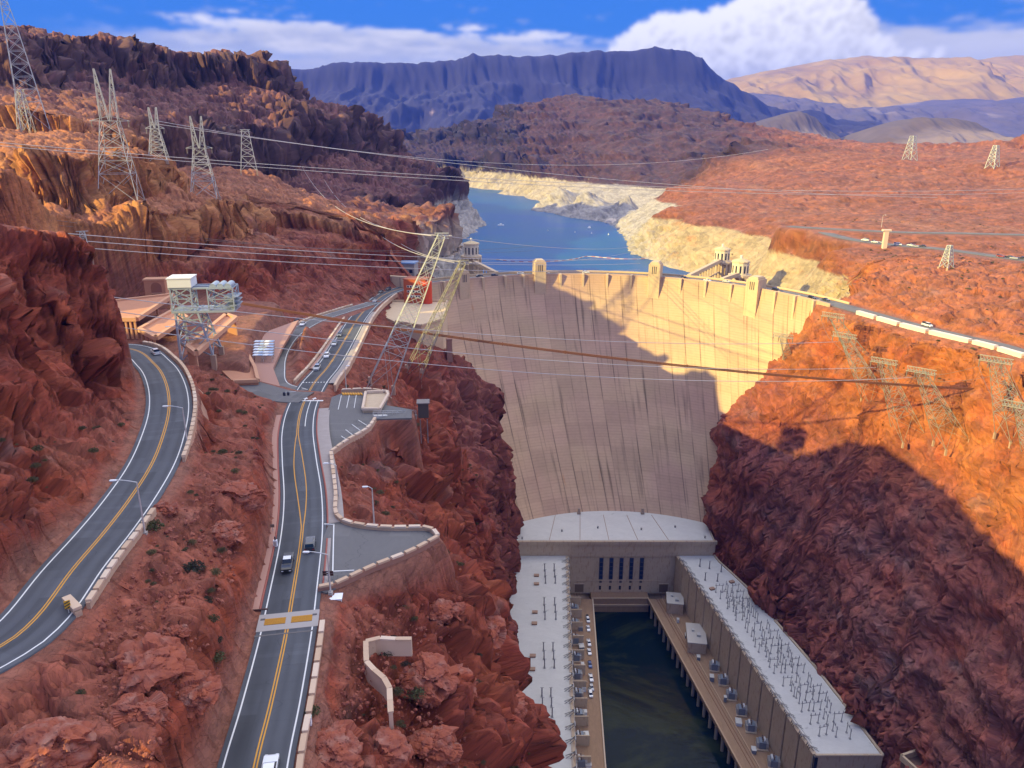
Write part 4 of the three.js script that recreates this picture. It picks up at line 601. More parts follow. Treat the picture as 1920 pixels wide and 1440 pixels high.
{
  const a = atRange(884, 490, 585), b = atRange(1353, 490, 590), c = atRange(1388, 505, 530);
  intake([a[0], a[2]], 'white intake tower behind the shaded end of the dam', 6.2, 191); intake([b[0], b[2]], 'sunlit intake tower standing farther out of the pair near the pale bluff', 6.3, 186); intake([c[0], c[2]], 'sunlit intake tower nearer to the dam crest of the pair', 6.3, 186.5);
  for (const [p, label, u] of [[a, 'sloping concrete footbridge from the crest to the lone intake tower', 905], [b, 'arched concrete footbridge from the crest to the farther sunlit intake tower', 1345], [c, 'short footbridge with dark openings to the nearer sunlit intake tower', 1392]]) {
    const v = Math.atan2(p[0] - crestC[0], -(p[2] - crestC[1])), q = damAt(v, DAM_TOP, -13.2), t = thing('footbridge', label, 'footbridge', [0, 0, 0]);
    new MB().bar([q[0], 178.4, q[2]], [p[0], 178.4, p[2]], 2.6).build('deck', cream, t);
    const d = Math.hypot(p[0] - q[0], p[2] - q[2]), n = Math.max(2, Math.round(d / 7)); for (let k = 0; k <= n; k++) new MB().box(mix(q[0], p[0], k / n), 120, mix(q[2], p[2], k / n), 1.2, 57.5, 1.2).build('column', cream, t);
    for (const e of [170, 163]) new MB().bar([q[0], e, q[2]], [p[0], e, p[2]], 1.1).build('beam', cream, t);
  }
}
// ---------------------------------------------------------------- power house
const roofTex = texture(1024, 1024, (x, y) => { const n = tiling(x, y, 5, 5, 0.6, 71), m = tiling(x, y, 22, 3, 0.6, 75), st = smooth(0.25, 0.5, tiling(x, y, 8, 4, 0.6, 79)); const k = 1 + 0.10 * n + 0.08 * m - 0.34 * st; return [0.54 * k, 0.54 * k, 0.51 * k]; });
const roofMat = new THREE.MeshStandardMaterial({ map: tex(roofTex, 1 / 45, 1 / 45), roughness: 0.9 }), wallTex = texture(1024, 1024, (x, y) => { const n = tiling(x, y, 5, 5, 0.6, 91), st = smooth(0.05, 0.5, tiling(x, y * 0.15, 30, 3, 0.5, 95)); const j = Math.min(Math.abs((x * 4) % 1 - 0.5), Math.abs((y * 5) % 1 - 0.5)); const k = (1 + 0.14 * n - 0.15 * st) * (j > 0.492 ? 0.85 : 1); return lerp3([0.48 * k, 0.375 * k, 0.26 * k], [0.42 * k, 0.25 * k, 0.15 * k], clamp(st * 0.5)); });
const plantWall = new THREE.MeshStandardMaterial({ map: tex(wallTex, 1 / 24, 1 / 24), roughness: 0.9 }), steelBlue = mat(0.20, 0.24, 0.30, 0.55, 0.3), steelGrey = mat(0.30, 0.30, 0.31, 0.55, 0.4), galv = mat(0.50, 0.50, 0.49, 0.5, 0.35), rust = mat(0.28, 0.15, 0.085, 0.9);
const deckTex = texture(256, 1024, (x, y) => { const n = tiling(x, y, 6, 4, 0.6, 15), st = tiling(x * 1, y * 0.1, 20, 3, 0.6, 17); const k = 1 + 0.22 * n + 0.12 * st; return [0.29 * k, 0.185 * k, 0.11 * k]; }), deckMat = new THREE.MeshStandardMaterial({ map: tex(deckTex, 1 / 9, 1 / 34), roughness: 0.92 });
const ROOF_E = 34, DECK_E = 9, ZW = -400;
const Lin = (z) => mix(32.5, 22.4, (z + 400) / 200), Rin = (z) => mix(97, 122.5, (z + 400) / 164);           // inner faces of the wings
const Lq = (z) => mix(48, 40.8, (z + 393) / 128), Rq = (z) => mix(80, 98.8, (z + 393) / 128);               // edges of the quays
const WL_END = -170, WR_END = -246;
const central = thing('power_house', 'central power house block with curved white roof at the foot of the dam', 'power station'), leftWing = thing('power_house_wing', 'shaded wing of the power house with parked vehicles on its quay', 'power station'), rightWing = thing('power_house_wing', 'wing of the power house with tall wall panels and a forest of bus posts', 'power station');
{
  // central block
  const arc = []; for (let a = -34; a <= 34; a += 2) { const p = damAt(a * Math.PI / 180, 43, -1.5); if (p[2] < ZW - 14) arc.push([p[0], p[2]]); }
  const poly = [[0.5, ZW], ...[[0, ZW - 14]], ...arc, [119, ZW - 16], [118.5, ZW]];
  new MB().prism(poly, 33.4, 43).build('roof', roofMat, central);
  // rim of the roof, joint lines, small roof fittings
  const rim = new MB(); for (let i = 1; i < poly.length; i++) rim.bar([poly[i - 1][0], 43.25, poly[i - 1][1]], [poly[i][0], 43.25, poly[i][1]], 0.7); rim.build('parapet', plantWall, central);
  new MB().box(59.5, 41.6, ZW + 0.5, 121, 2.0, 1.6).build('cornice', plantWall, central);
  new MB().box(59.5, 33.2, ZW + 0.28, 119.6, 8.4, 0.5).build('frieze', plantWall, central);
  const seam = mat(0.34, 0.24, 0.17, 0.95); for (const x of [22, 40, 57, 74, 92]) new MB().bar([x, 43.02, ZW - 2], [mix(59, x, 0.86), 43.02, ZW - 33], 0.3).build('roof_seam', seam, central);
  new MB().box(65, DECK_E - 1, ZW - 6, 66, 34.2 - DECK_E, 12).build('wall', plantWall, central);
  const xs = [1128.5, 1147.5, 1166.5, 1185.5, 1205].map((u) => (u - 960) / FPX * 452);
  for (const x of xs) {
    const f = new MB(); f.box(x, 17.6, ZW + 0.04, 2.5, 14.6, 0.12).build('window', mat(0.06, 0.06, 0.08, 0.6), central); const fr = central.children.at(-1);
    for (let k = 0; k < 5; k++) mesh('pane', new MB().box(x, 18 + k * 2.85, ZW + 0.13, 1.9, 2.45, 0.05).geo(), new THREE.MeshPhysicalMaterial({ color: k === 4 ? rgb(0.03, 0.05, 0.12) : rgb(0.02, 0.035, 0.09), roughness: 0.15 }), fr);
    new MB().box(x, 15.3, ZW + 0.05, 1.5, 1.9, 0.1).build('sill_opening', slot, central);
    new MB().box(x - 0.2, 10.6, ZW + 0.05, 1.3, 2.6, 0.1).build('window', glassDark, central);
    for (const s of [-1, 1]) new MB().box(x + s * 2.3, 16, ZW + 0.1, 0.5, 17, 0.3).build('mullion', plantWall, central);
  }
  for (const x of [40.2, 90.6]) { new MB().box(x, DECK_E, ZW + 0.08, 5.2, 5.4, 0.2).build('door', mat(0.16, 0.11, 0.07, 0.8), central); new MB().box(x, DECK_E + 5.4, ZW + 0.2, 6, 0.5, 0.5).build('door_lintel', plantWall, central); }
  new MB().box(63.7, 16.7, ZW + 0.1, 50, 0.35, 0.4).build('string_course', plantWall, central);
  const rail = new MB(); for (let k = 0; k < 40; k++) rail.box(12 + k * 2.6, 43, ZW + 0.6, 0.12, 1.2, 0.12); rail.box(63, 44.1, ZW + 0.6, 104, 0.12, 0.12); rail.build('railing', galv, central);
  for (const x of [42, 82]) new MB().box(x, 44.4, -434.5, 1.5, 2.4, 1.2).box(x, 43, -434.4, 2.2, 1.4, 1.4).build('hatch', creamDark, central);
  for (const [x, z] of [[30, -412], [52, -416], [78, -414], [99, -417], [6, -403], [114, -404]]) new MB().cyl([x, 43, z], [x, 44, z], 0.5, 0.4, 8).box(x, 44, z, 1.1, 0.3, 1.1).build('roof_vent', steelGrey, central);
  // quay across the head of the basin
  new MB().box(64, -3, ZW + 3.6, 34, DECK_E + 3, 7.2).build('quay', deckMat, central); new MB().box(64, 4.2, ZW + 7.5, 33.4, 1.2, 0.8).build('fender', mat(0.42, 0.30, 0.19, 0.9), central); new MB().box(64, DECK_E, ZW + 7, 34, 0.5, 0.4).build('coping', cream, central);
}
{ // wing on the left
  const zs = []; for (let z = -399.3; z <= WL_END; z += 8) zs.push(z); zs.push(WL_END);
  const outer = zs.map((z) => [table([[-400, 1.5], [-395, 2.0], [-385, 1.0], [-372, -4], [-360, -5], [-337, -5.5], [-300, -6], [-260, -3], [-203, 1], [-170, 5]], z), z]), inner = zs.map((z) => [Lin(z), z]);
  new MB().prism([...inner, ...outer.reverse()], 28, ROOF_E).build('roof', roofMat, leftWing);
  const rim = new MB(); for (let i = 1; i < outer.length; i++) rim.bar([outer[i - 1][0], ROOF_E + 0.25, outer[i - 1][1]], [outer[i][0], ROOF_E + 0.25, outer[i][1]], 0.9); rim.build('parapet', plantWall, leftWing);
  for (let i = 1; i < zs.length; i++) { // panels of the facade, dark windows between
    const a = zs[i - 1] + 0.7, c = zs[i] - 0.7; new MB().hexa([[Lin(a) + 0.6, DECK_E, a], [Lin(c) + 0.6, DECK_E, c], [Lin(c) - 1, DECK_E, c], [Lin(a) - 1, DECK_E, a]].reverse(), [[Lin(a) + 0.6, ROOF_E + 0.2, a], [Lin(c) + 0.6, ROOF_E + 0.2, c], [Lin(c) - 1, ROOF_E + 0.2, c], [Lin(a) - 1, ROOF_E + 0.2, a]].reverse()).build('wall_panel', plantWall, leftWing);
  }
  new MB().hexa([[Lin(-399), DECK_E, -399], [Lin(WL_END), DECK_E, WL_END], [Lin(WL_END) - 2, DECK_E, WL_END], [Lin(-399) - 2, DECK_E, -399]].reverse(), [[Lin(-399), 33, -399], [Lin(WL_END), 33, WL_END], [Lin(WL_END) - 2, 33, WL_END], [Lin(-399) - 2, 33, -399]].reverse()).build('window_band', slot, leftWing);
  const q = (z) => [Lin(z) - 2, z]; new MB().prism([q(-392.6), [Lq(-392.6), -392.6], [Lq(WL_END), WL_END], q(WL_END)], -4, DECK_E - 0.01).build('quay', deckMat, leftWing);
  const kerb = new MB(); kerb.bar([Lq(-392) - 0.3, DECK_E + 0.25, -392], [Lq(WL_END) - 0.3, DECK_E + 0.25, WL_END], 0.6); kerb.build('coping', mat(0.55, 0.45, 0.34, 0.9), leftWing);
  const bay = new MB(); for (let z = -386; z < WL_END; z += 12) bay.hexa([[Lin(z) + 0.6, DECK_E, z], [Lin(z) + 8.4, DECK_E, z], [Lin(z) + 8.4, DECK_E, z - 0.6], [Lin(z) + 0.6, DECK_E, z - 0.6]], [[Lin(z) + 0.6, DECK_E + 5.5, z], [Lin(z) + 8.4, DECK_E + 5.5, z], [Lin(z) + 8.4, DECK_E + 5.5, z - 0.6], [Lin(z) + 0.6, DECK_E + 5.5, z - 0.6]]);
  bay.build('fire_wall', plantWall, leftWing);
}
{ // wing on the right
  const zs = []; const NP = 14; for (let k = 0; k <= NP; k++) zs.push(mix(-399.3, WR_END, k / NP));
  const oz = [[-399.3, 119], [-392, 120], [-380, 124], [-367, 128], [-350, 132], [-341, 137.5], [-336, 138], [-335.5, 134], [-320, 137], [-300, 141], [-285, 143], [-269, 145.5], [-258, 146.5], [-250, 147.5], [WR_END, 148]];
  new MB().prism([...zs.map((z) => [Rin(z), z]), ...oz.map(([z, x]) => [x, z]).reverse()], 27, ROOF_E).build('roof', roofMat, rightWing);
  const rim = new MB(); for (let i = 1; i < oz.length; i++) rim.bar([oz[i - 1][1], ROOF_E + 0.3, oz[i - 1][0]], [oz[i][1], ROOF_E + 0.3, oz[i][0]], 1.0); rim.bar([Rin(WR_END), ROOF_E + 0.3, WR_END], [148, ROOF_E + 0.3, WR_END], 0.9); rim.build('parapet', plantWall, rightWing);
  for (let k = 0; k < NP; k++) {
    const a = zs[k] + 0.55, c = zs[k + 1] - 0.55, B = (y) => [[Rin(a) - 0.8, y, a], [Rin(a) + 1, y, a], [Rin(c) + 1, y, c], [Rin(c) - 0.8, y, c]];
    new MB().hexa(B(DECK_E), B(ROOF_E + 0.4)).build('wall_panel', plantWall, rightWing);
    new MB().hexa([[Rin(c) - 0.3, DECK_E + 2, c], [Rin(c) + 1, DECK_E + 2, c], [Rin(c + 1.1) + 1, DECK_E + 2, c + 1.1], [Rin(c + 1.1) - 0.3, DECK_E + 2, c + 1.1]], [[Rin(c) - 0.3, ROOF_E - 0.6, c], [Rin(c) + 1, ROOF_E - 0.6, c], [Rin(c + 1.1) + 1, ROOF_E - 0.6, c + 1.1], [Rin(c + 1.1) - 0.3, ROOF_E - 0.6, c + 1.1]]).build('window', glassDark, rightWing);
  }
  new MB().box((Rin(WR_END) + 148) / 2, 0, WR_END - 0.45, 148 - Rin(WR_END), ROOF_E - 0.05, 1.2).build('end_wall', plantWall, rightWing);
  const inn = (z) => [Rin(z) + 1.5, z], Z0 = -392.6, Z1 = -190; 
  new MB().prism([[Rq(Z0), Z0], inn(Z0), inn(Z1), [Rq(Z1), Z1]], DECK_E - 1.6, DECK_E - 0.01).build('quay', deckMat, rightWing);
  new MB().prism([[Rq(Z0) + 5, Z0], inn(Z0), inn(Z1), [Rq(Z1) + 5, Z1]], -4, DECK_E - 1.7).build('quay_wall', creamDark, rightWing);
  for (const [o, w] of [[0.4, 0.8], [5.2, 0.35], [6.8, 0.35], [8.4, 0.6]]) new MB().bar([Rq(Z0) + o, DECK_E + 0.12, Z0], [Rq(Z1) + o, DECK_E + 0.12, Z1], w).build(w < 0.5 ? 'rail' : 'coping', w < 0.5 ? rust : mat(0.40, 0.27, 0.17, 0.9), rightWing);
  for (let k = 0; k < 28; k++) { const z = mix(Z0 + 6, Z1, k / 27); new MB().cyl([Rq(z) + 0.7, -4, z], [Rq(z) + 0.7, DECK_E - 1.6, z], 0.75, 0.75, 10).box(Rq(z) + 1.4, DECK_E - 2.6, z, 2.8, 1, 1.6).build('pier', mat(0.40, 0.33, 0.26, 0.9), rightWing); }
  for (const [z, l, h, w] of [[-383, 11, 6.5, 9], [-351, 17, 6, 9.5]]) { const x = Rin(z) - 5.8, t = thing('service_building', z < -370 ? 'small flat roofed building in the corner of the quay by the power house' : 'longer flat roofed building on the quay beside the wall panels', 'building', [x, DECK_E, z], -0.155); new MB().box(0, 0, 0, w, h, l).build('wall', plantWall, t); new MB().box(0, h, 0, w + 0.6, 0.5, l + 0.6).build('roof', mat(0.48, 0.45, 0.40, 0.9), t); for (let k = 0; k < 3; k++) new MB().box(-w / 2 - 0.03, 1, mix(-l * 0.3, l * 0.3, k / 2), 0.1, h - 2, l * 0.18).build('door', creamDark, t); new MB().box(1, h + 0.5, 2, 2, 1.2, 2.4).box(-1.6, h + 0.5, -2, 1.4, 0.8, 1.6).build('roof_vent', galv, t); }
}
// transformers and switch gear on the quays
function transformer() {
  const t = thing('transformer', '', 'transformer', [0, 0, 0], 0);
  new MB().box(0, 0, 0, 5.0, 0.5, 5.4).build('plinth', plantWall, t); new MB().box(0, 0.5, 0, 3.0, 3.4, 3.6).build('tank', steelBlue, t);
  for (const s of [-1, 1]) { const r = new MB(); for (let k = 0; k < 6; k++) r.box(s * 2.05, 0.8, -1.5 + k * 0.6, 0.9, 2.8, 0.22); r.build('radiator', galv, t); }
  for (let k = 0; k < 3; k++) new MB().cyl([0, 3.9, -1.1 + k * 1.1], [0, 5.3, -1.1 + k * 1.1], 0.26, 0.14, 8).cyl([0, 5.3, -1.1 + k * 1.1], [0, 5.6, -1.1 + k * 1.1], 0.3, 0.3, 8).build('bushing', mat(0.16, 0.10, 0.08, 0.4), t);
  new MB().cyl([-0.9, 4.5, -1.3], [-0.9, 4.5, 1.3], 0.45, 0.45, 10).box(-0.9, 3.9, 0, 0.2, 0.5, 0.2).build('conservator', mat(0.62, 0.63, 0.64, 0.5), t);
  return t;
}
{
  const rT = rng(5), proto = transformer(); let first = true;
  const put = (x, z, turn, label, group, s = 1) => { if (first) { proto.position.set(x, DECK_E, z); proto.rotation.y = turn; proto.userData.label = label; proto.userData.group = group; first = false; return proto; } const c = copyOf(proto, label, [x, DECK_E, z], turn); c.userData.group = group; return c; };
  for (let k = 0; k < 12; k++) { const z = mix(-330, -214, k / 11); put(Rin(z) - 4.6 + rT() * 0.6, z, -0.155 + (k % 2) * Math.PI, ordinal(k) + ' blue grey transformer from the dam in the row against the tall wall panels', 'transformers on the panelled quay'); }
  for (let k = 0; k < 14; k++) { const z = mix(-380, -196, k / 13); put(Lin(z) + 4.2, z, 0.05, ordinal(k) + ' blue grey transformer from the dam on the quay with parked vehicles', 'transformers on the vehicle quay'); }
  // cabinets and fences between them
  for (let k = 0; k < 22; k++) { const z = mix(-372, -205, k / 21) + rT() * 3, w = 1.2 + rT() * 1.4, h = 1.6 + rT() * 1.2, right = k % 2 === 0, x = right ? Rin(z) - 8 - rT() * 1.4 : Lin(z) + 7.2; const t = thing('switch_cabinet', ordinal(k >> 1) + (right ? ' small metal cabinet from the dam among the transformers by the wall panels' : ' small metal cabinet from the dam in the transformer bays of the vehicle quay'), 'cabinet', [x, DECK_E, z], right ? -0.155 : 0.05, right ? 'cabinets on the panelled quay' : 'cabinets on the vehicle quay'); new MB().box(0, 0, 0, w, h, w * 1.4).build('body', rT() > 0.4 ? mat(0.62, 0.64, 0.66, 0.6) : steelBlue, t); new MB().box(0, h, 0, w + 0.2, 0.12, w * 1.4 + 0.2).build('lid', galv, t); }
}
// steel on the roofs: brackets along the inner edges, insulator posts, bus frames
function bracket(mirror) { const b = thing('roof_bracket', '', 'steel bracket'), s = mirror; new MB().bar([0, 0, 0], [s * 2.4, 2.6, 0], 0.22).bar([0, 0, 1.6], [s * 2.4, 2.6, 1.6], 0.22).build('arm', steelGrey, b); new MB().bar([-s * 1.8, 0, 0], [s * 2.4, 2.6, 0.8], 0.16).bar([-s * 1.8, 0, 1.6], [s * 2.4, 2.6, 0.8], 0.16).bar([-s * 1.8, 0, 0], [0, 1.3, 0.8], 0.14).build('stay', steelGrey, b); new MB().bar([s * 2.4, 2.6, -0.6], [s * 2.4, 2.6, 2.2], 0.26).build('beam', steelGrey, b); for (let k = 0; k < 3; k++) new MB().cyl([s * 2.4, 2.6, -0.4 + k * 1.2], [s * 2.7, 1.3, -0.4 + k * 1.2], 0.2, 0.2, 6).build('insulator', mat(0.16, 0.13, 0.12, 0.4), b); return b; }
{
  for (const side of [0, 1]) { const p = bracket(side ? -1 : 1), n = side ? 24 : 26; p.userData.group = side ? 'brackets along the panelled wing roof edge' : 'brackets along the vehicle quay roof edge'; for (let k = 0; k < n; k++) { const label = ordinal(k) + (side ? ' grey lattice bracket from the dam along the roof edge over the wall panels' : ' grey lattice bracket from the dam along the roof edge above the parked vehicles'); const z = side ? mix(-392, -250, k / (n - 1)) : mix(-393, -200, k / (n - 1)), x = side ? Rin(z) + 1.3 : Lin(z) - 1.6; if (!k) { p.position.set(x, ROOF_E, z); p.userData.label = label; } else copyOf(p, label, [x, ROOF_E, z], 0); }
    const t = thing('bus_bar', side ? 'long thin conductor run along the brackets over the wall panels' : 'long thin conductor run along the brackets above the parked vehicles', 'conductor'); for (const o of [0, 1.4]) { const b = new MB(); for (let k = 0; k < 30; k++) { const a = side ? mix(-392, -250, k / 30) : mix(-393, -200, k / 30), c = side ? mix(-392, -250, (k + 1) / 30) : mix(-393, -200, (k + 1) / 30), X = (z) => side ? Rin(z) - 1 + o : Lin(z) + 0.6 - o; b.bar([X(a), ROOF_E + 2.9 - o * 0.3, a], [X(c), ROOF_E + 2.9 - o * 0.3, c], 0.14); } b.build('conductor', steelGrey, t); } }
  const post = thing('insulator_post', '', 'insulator post'); new MB().box(0, 0, 0, 1.0, 0.4, 1.0).build('base', steelGrey, post); const bb = new MB(); for (let k = 0; k < 5; k++) bb.cyl([0, 0.4 + k * 0.9, 0], [0, 1.2 + k * 0.9, 0], 0.34, 0.2, 8); bb.build('stack', mat(0.19, 0.18, 0.20, 0.45), post); new MB().bar([-0.8, 4.9, 0], [0.8, 4.9, 0], 0.16).build('cap', steelGrey, post);
  let f = true; const put = (p, label, group, turn = 0) => { if (f) { post.position.set(...p); post.userData.label = label; post.userData.group = group; f = false; } else copyOf(post, label, p, turn).userData.group = group; };
  [[1022, 1082], [1040, 1082], [1021, 1148], [1041, 1148], [1020, 1236], [1038, 1236], [1017, 1325], [1034, 1325]].forEach(([u, v], i) => { for (let k = -1; k <= 1; k++) { const p = atLevel(u, v, ROOF_E); put([p[0], ROOF_E, p[2] + k * 6.2], ['farthest', 'middle', 'nearest'][k + 1] + ' dark stacked insulator post of the ' + ordinal(i) + ' short row on the left white roof', 'insulator posts on the left roof'); } });
  let nPost = 0; for (const [u, v] of [[1312, 1062], [1330, 1066], [1352, 1072], [1322, 1088], [1345, 1090]]) { const p = atLevel(u, v, ROOF_E); put(p, ordinal(nPost++) + ' dark stacked insulator post at the dam end of the right white roof', 'insulator posts on the right roof'); }
  const frame = thing('bus_support', '', 'bus support'); for (const x of [-1.7, 1.7]) new MB().box(x, 0, 0, 0.8, 0.3, 0.8).bar([x, 0.3, 0], [x, 4.3, 0], 0.24).build('post', steelGrey, frame); new MB().bar([-2.3, 4.3, 0], [2.3, 4.3, 0], 0.22).build('crossbar', steelGrey, frame); for (let k = -1; k <= 1; k++) new MB().cyl([k * 1.9, 4.3, 0], [k * 1.9, 5.5, 0], 0.18, 0.12, 6).build('insulator', mat(0.22, 0.22, 0.25, 0.4), frame);
  let g = true, row = 0; const rF = rng(91); for (const [z0, z1, rows] of [[-362, -350, 3], [-347, -337, 3], [-328, -316, 3], [-311, -296, 4], [-288, -278, 3], [-272, -258, 3]]) for (let i = 0; i < rows; i++, row++) for (let j = 0; j < 3; j++) { const z = mix(z0, z1, i / (rows - 1)) + rF() * 1.2, x = mix(Rin(z) + 9, Rin(z) + 9 + 5.2 * 2 * (z > -330 ? 1 : 0.85), j / 2), l = ['inner', 'middle', 'outer'][j] + ' grey steel bus support in the ' + ordinal(row) + ' row from the dam, right white roof'; if (g) { frame.position.set(x, ROOF_E, z); frame.userData.label = l; frame.userData.group = 'bus frames on the right roof'; g = false; } else copyOf(frame, l, [x, ROOF_E, z], rF() > 0.6 ? Math.PI / 2 : rF() * 0.3); }
  const hatch = thing('roof_hatch', 'first low rusty hatch from the dam on the left white roof', 'roof hatch', [0, 0, 0], 0, 'rusty hatches on the left roof'); new MB().box(0, 0, 0, 2.6, 0.7, 1.8).build('body', rust, hatch); new MB().box(0, 0.7, 0, 2.9, 0.15, 2.1).build('lid', mat(0.34, 0.22, 0.15, 0.9), hatch);
  [[1006, 1080], [1006, 1096], [1003, 1149], [1002, 1170], [999, 1231], [998, 1256]].forEach(([u, v], i) => { const p = atLevel(u, v, ROOF_E); if (!i) hatch.position.set(...p); else copyOf(hatch, ordinal(i) + ' low rusty hatch from the dam on the left white roof', p); });
  for (const [u, v, w] of [[1368, 1062, 2], [1372, 1092, 1.7], [1335, 1105, 1.2]]) { const p = atLevel(u, v, ROOF_E), h = copyOf(hatch, (w > 1.9 ? 'square' : w > 1.5 ? 'long' : 'smallest') + ' low rusty hatch at the dam end of the right white roof', p, 0.4); h.userData.group = 'rusty hatches on the right roof'; }
}
// ---------------------------------------------------------------- lattice towers, masts and the lines they carry
const latMat = mat(0.46, 0.46, 0.43, 0.5, 0.25), latGrey = mat(0.46, 0.48, 0.46, 0.5, 0.25), latPale = mat(0.56, 0.60, 0.56, 0.5, 0.2), latDim = mat(0.30, 0.29, 0.24, 0.6, 0.2), insul = mat(0.20, 0.17, 0.15, 0.4);
// lattice between two square frames: legs are parts, the bracing of each panel is joined
function lattice(parent, a, b, wa, wb, panels, leg, brace, m, wa2 = wa, wb2 = wb) {
  const A = V3(a), B = V3(b), d = B.clone().sub(A).normalize(), s = new THREE.Vector3(1, 0, 0).sub(d.clone().multiplyScalar(d.x)).normalize(), u = s.clone().cross(d).multiplyScalar(-1);
  const C = (t, i, j) => { const p = A.clone().lerp(B, t), w = mix(wa, wb, t) / 2, w2 = mix(wa2, wb2, t) / 2; return [p.x + s.x * i * w + u.x * j * w2, p.y + s.y * i * w + u.y * j * w2, p.z + s.z * i * w + u.z * j * w2]; };
  const k = [[-1, -1], [1, -1], [1, 1], [-1, 1]];
  for (const q of k) new MB().bar(C(0, ...q), C(1, ...q), leg).build('leg', m, parent);
  const br = new MB(); let t = 0; const ts = [0]; for (let i = 0; i < panels; i++) { t += mix(wa, wb, t > 1 ? 1 : t) + 1; ts.push(t); } const T = ts.map((q) => q / t);
  for (let i = 0; i < panels; i++) for (let f = 0; f < 4; f++) { const p = k[f], q = k[(f + 1) % 4]; br.bar(C(T[i], ...p), C(T[i + 1], ...q), brace); br.bar(C(T[i], ...q), C(T[i + 1], ...p), brace); br.bar(C(T[i + 1], ...p), C(T[i + 1], ...q), brace); }
  br.build('bracing', m, parent);
  return C;
}
// where a sight line meets the ground
function hitGround(u, v, t0 = 60, t1 = 1600) { const d = sight(u, v); let last = t0; for (let t = t0; t < t1; t *= 1.006) { const x = d[0] * t, y = CAM_H + d[1] * t, z = -d[2] * t; if (bench(x, z, ...level(x, z)) > y) { let a = last, b = t; for (let k = 0; k < 12; k++) { const m = (a + b) / 2; if (bench(d[0] * m, -d[2] * m, ...level(d[0] * m, -d[2] * m)) > CAM_H + d[1] * m) b = m; else a = m; } return [d[0] * b, CAM_H + d[1] * b, -d[2] * b]; } last = t; } return null; }
function footings(t, C, size, deep = 6) { for (const q of [[-1, -1], [1, -1], [1, 1], [-1, 1]]) { const p = C(0, ...q); new MB().box(p[0], p[1] - deep, p[2], size, deep + 0.4, size).build('footing', mat(0.40, 0.27, 0.19, 0.9), t); } }
// twin-peaked tower
function twinTower(key, p, H, w, label, group, m = latMat, bar = 0.42) {
  const t = thing('transmission_tower', label, 'transmission tower', p, 0.25, group), waist = H * 0.62, hw = w * 0.42;
  const C = lattice(t, [0, 0, 0], [0, waist, 0], w, hw, 5, bar, bar * 0.6, m); footings(t, C, 1.4);
  for (const s of [-1, 1]) lattice(t, [s * hw * 0.28, waist, 0], [s * hw * 0.48, H, 0], hw * 0.5, 0.5, 4, bar * 0.8, bar * 0.5, m);
  const arm = new MB(); for (const z of [-0.8, 0.8]) { arm.bar([-w * 0.5, waist, z], [w * 0.5, waist, z], bar * 0.8); arm.bar([-w * 0.5, waist, z], [0, waist + 2.2, z], bar * 0.5); arm.bar([w * 0.5, waist, z], [0, waist + 2.2, z], bar * 0.5); } arm.build('crossarm', m, t);
  for (const s of [-1, 0, 1]) new MB().cyl([s * w * 0.46, waist - 0.2, 0], [s * w * 0.46, waist - 2.8, 0], 0.28, 0.2, 6).build('insulator', insul, t);
  return t;
}
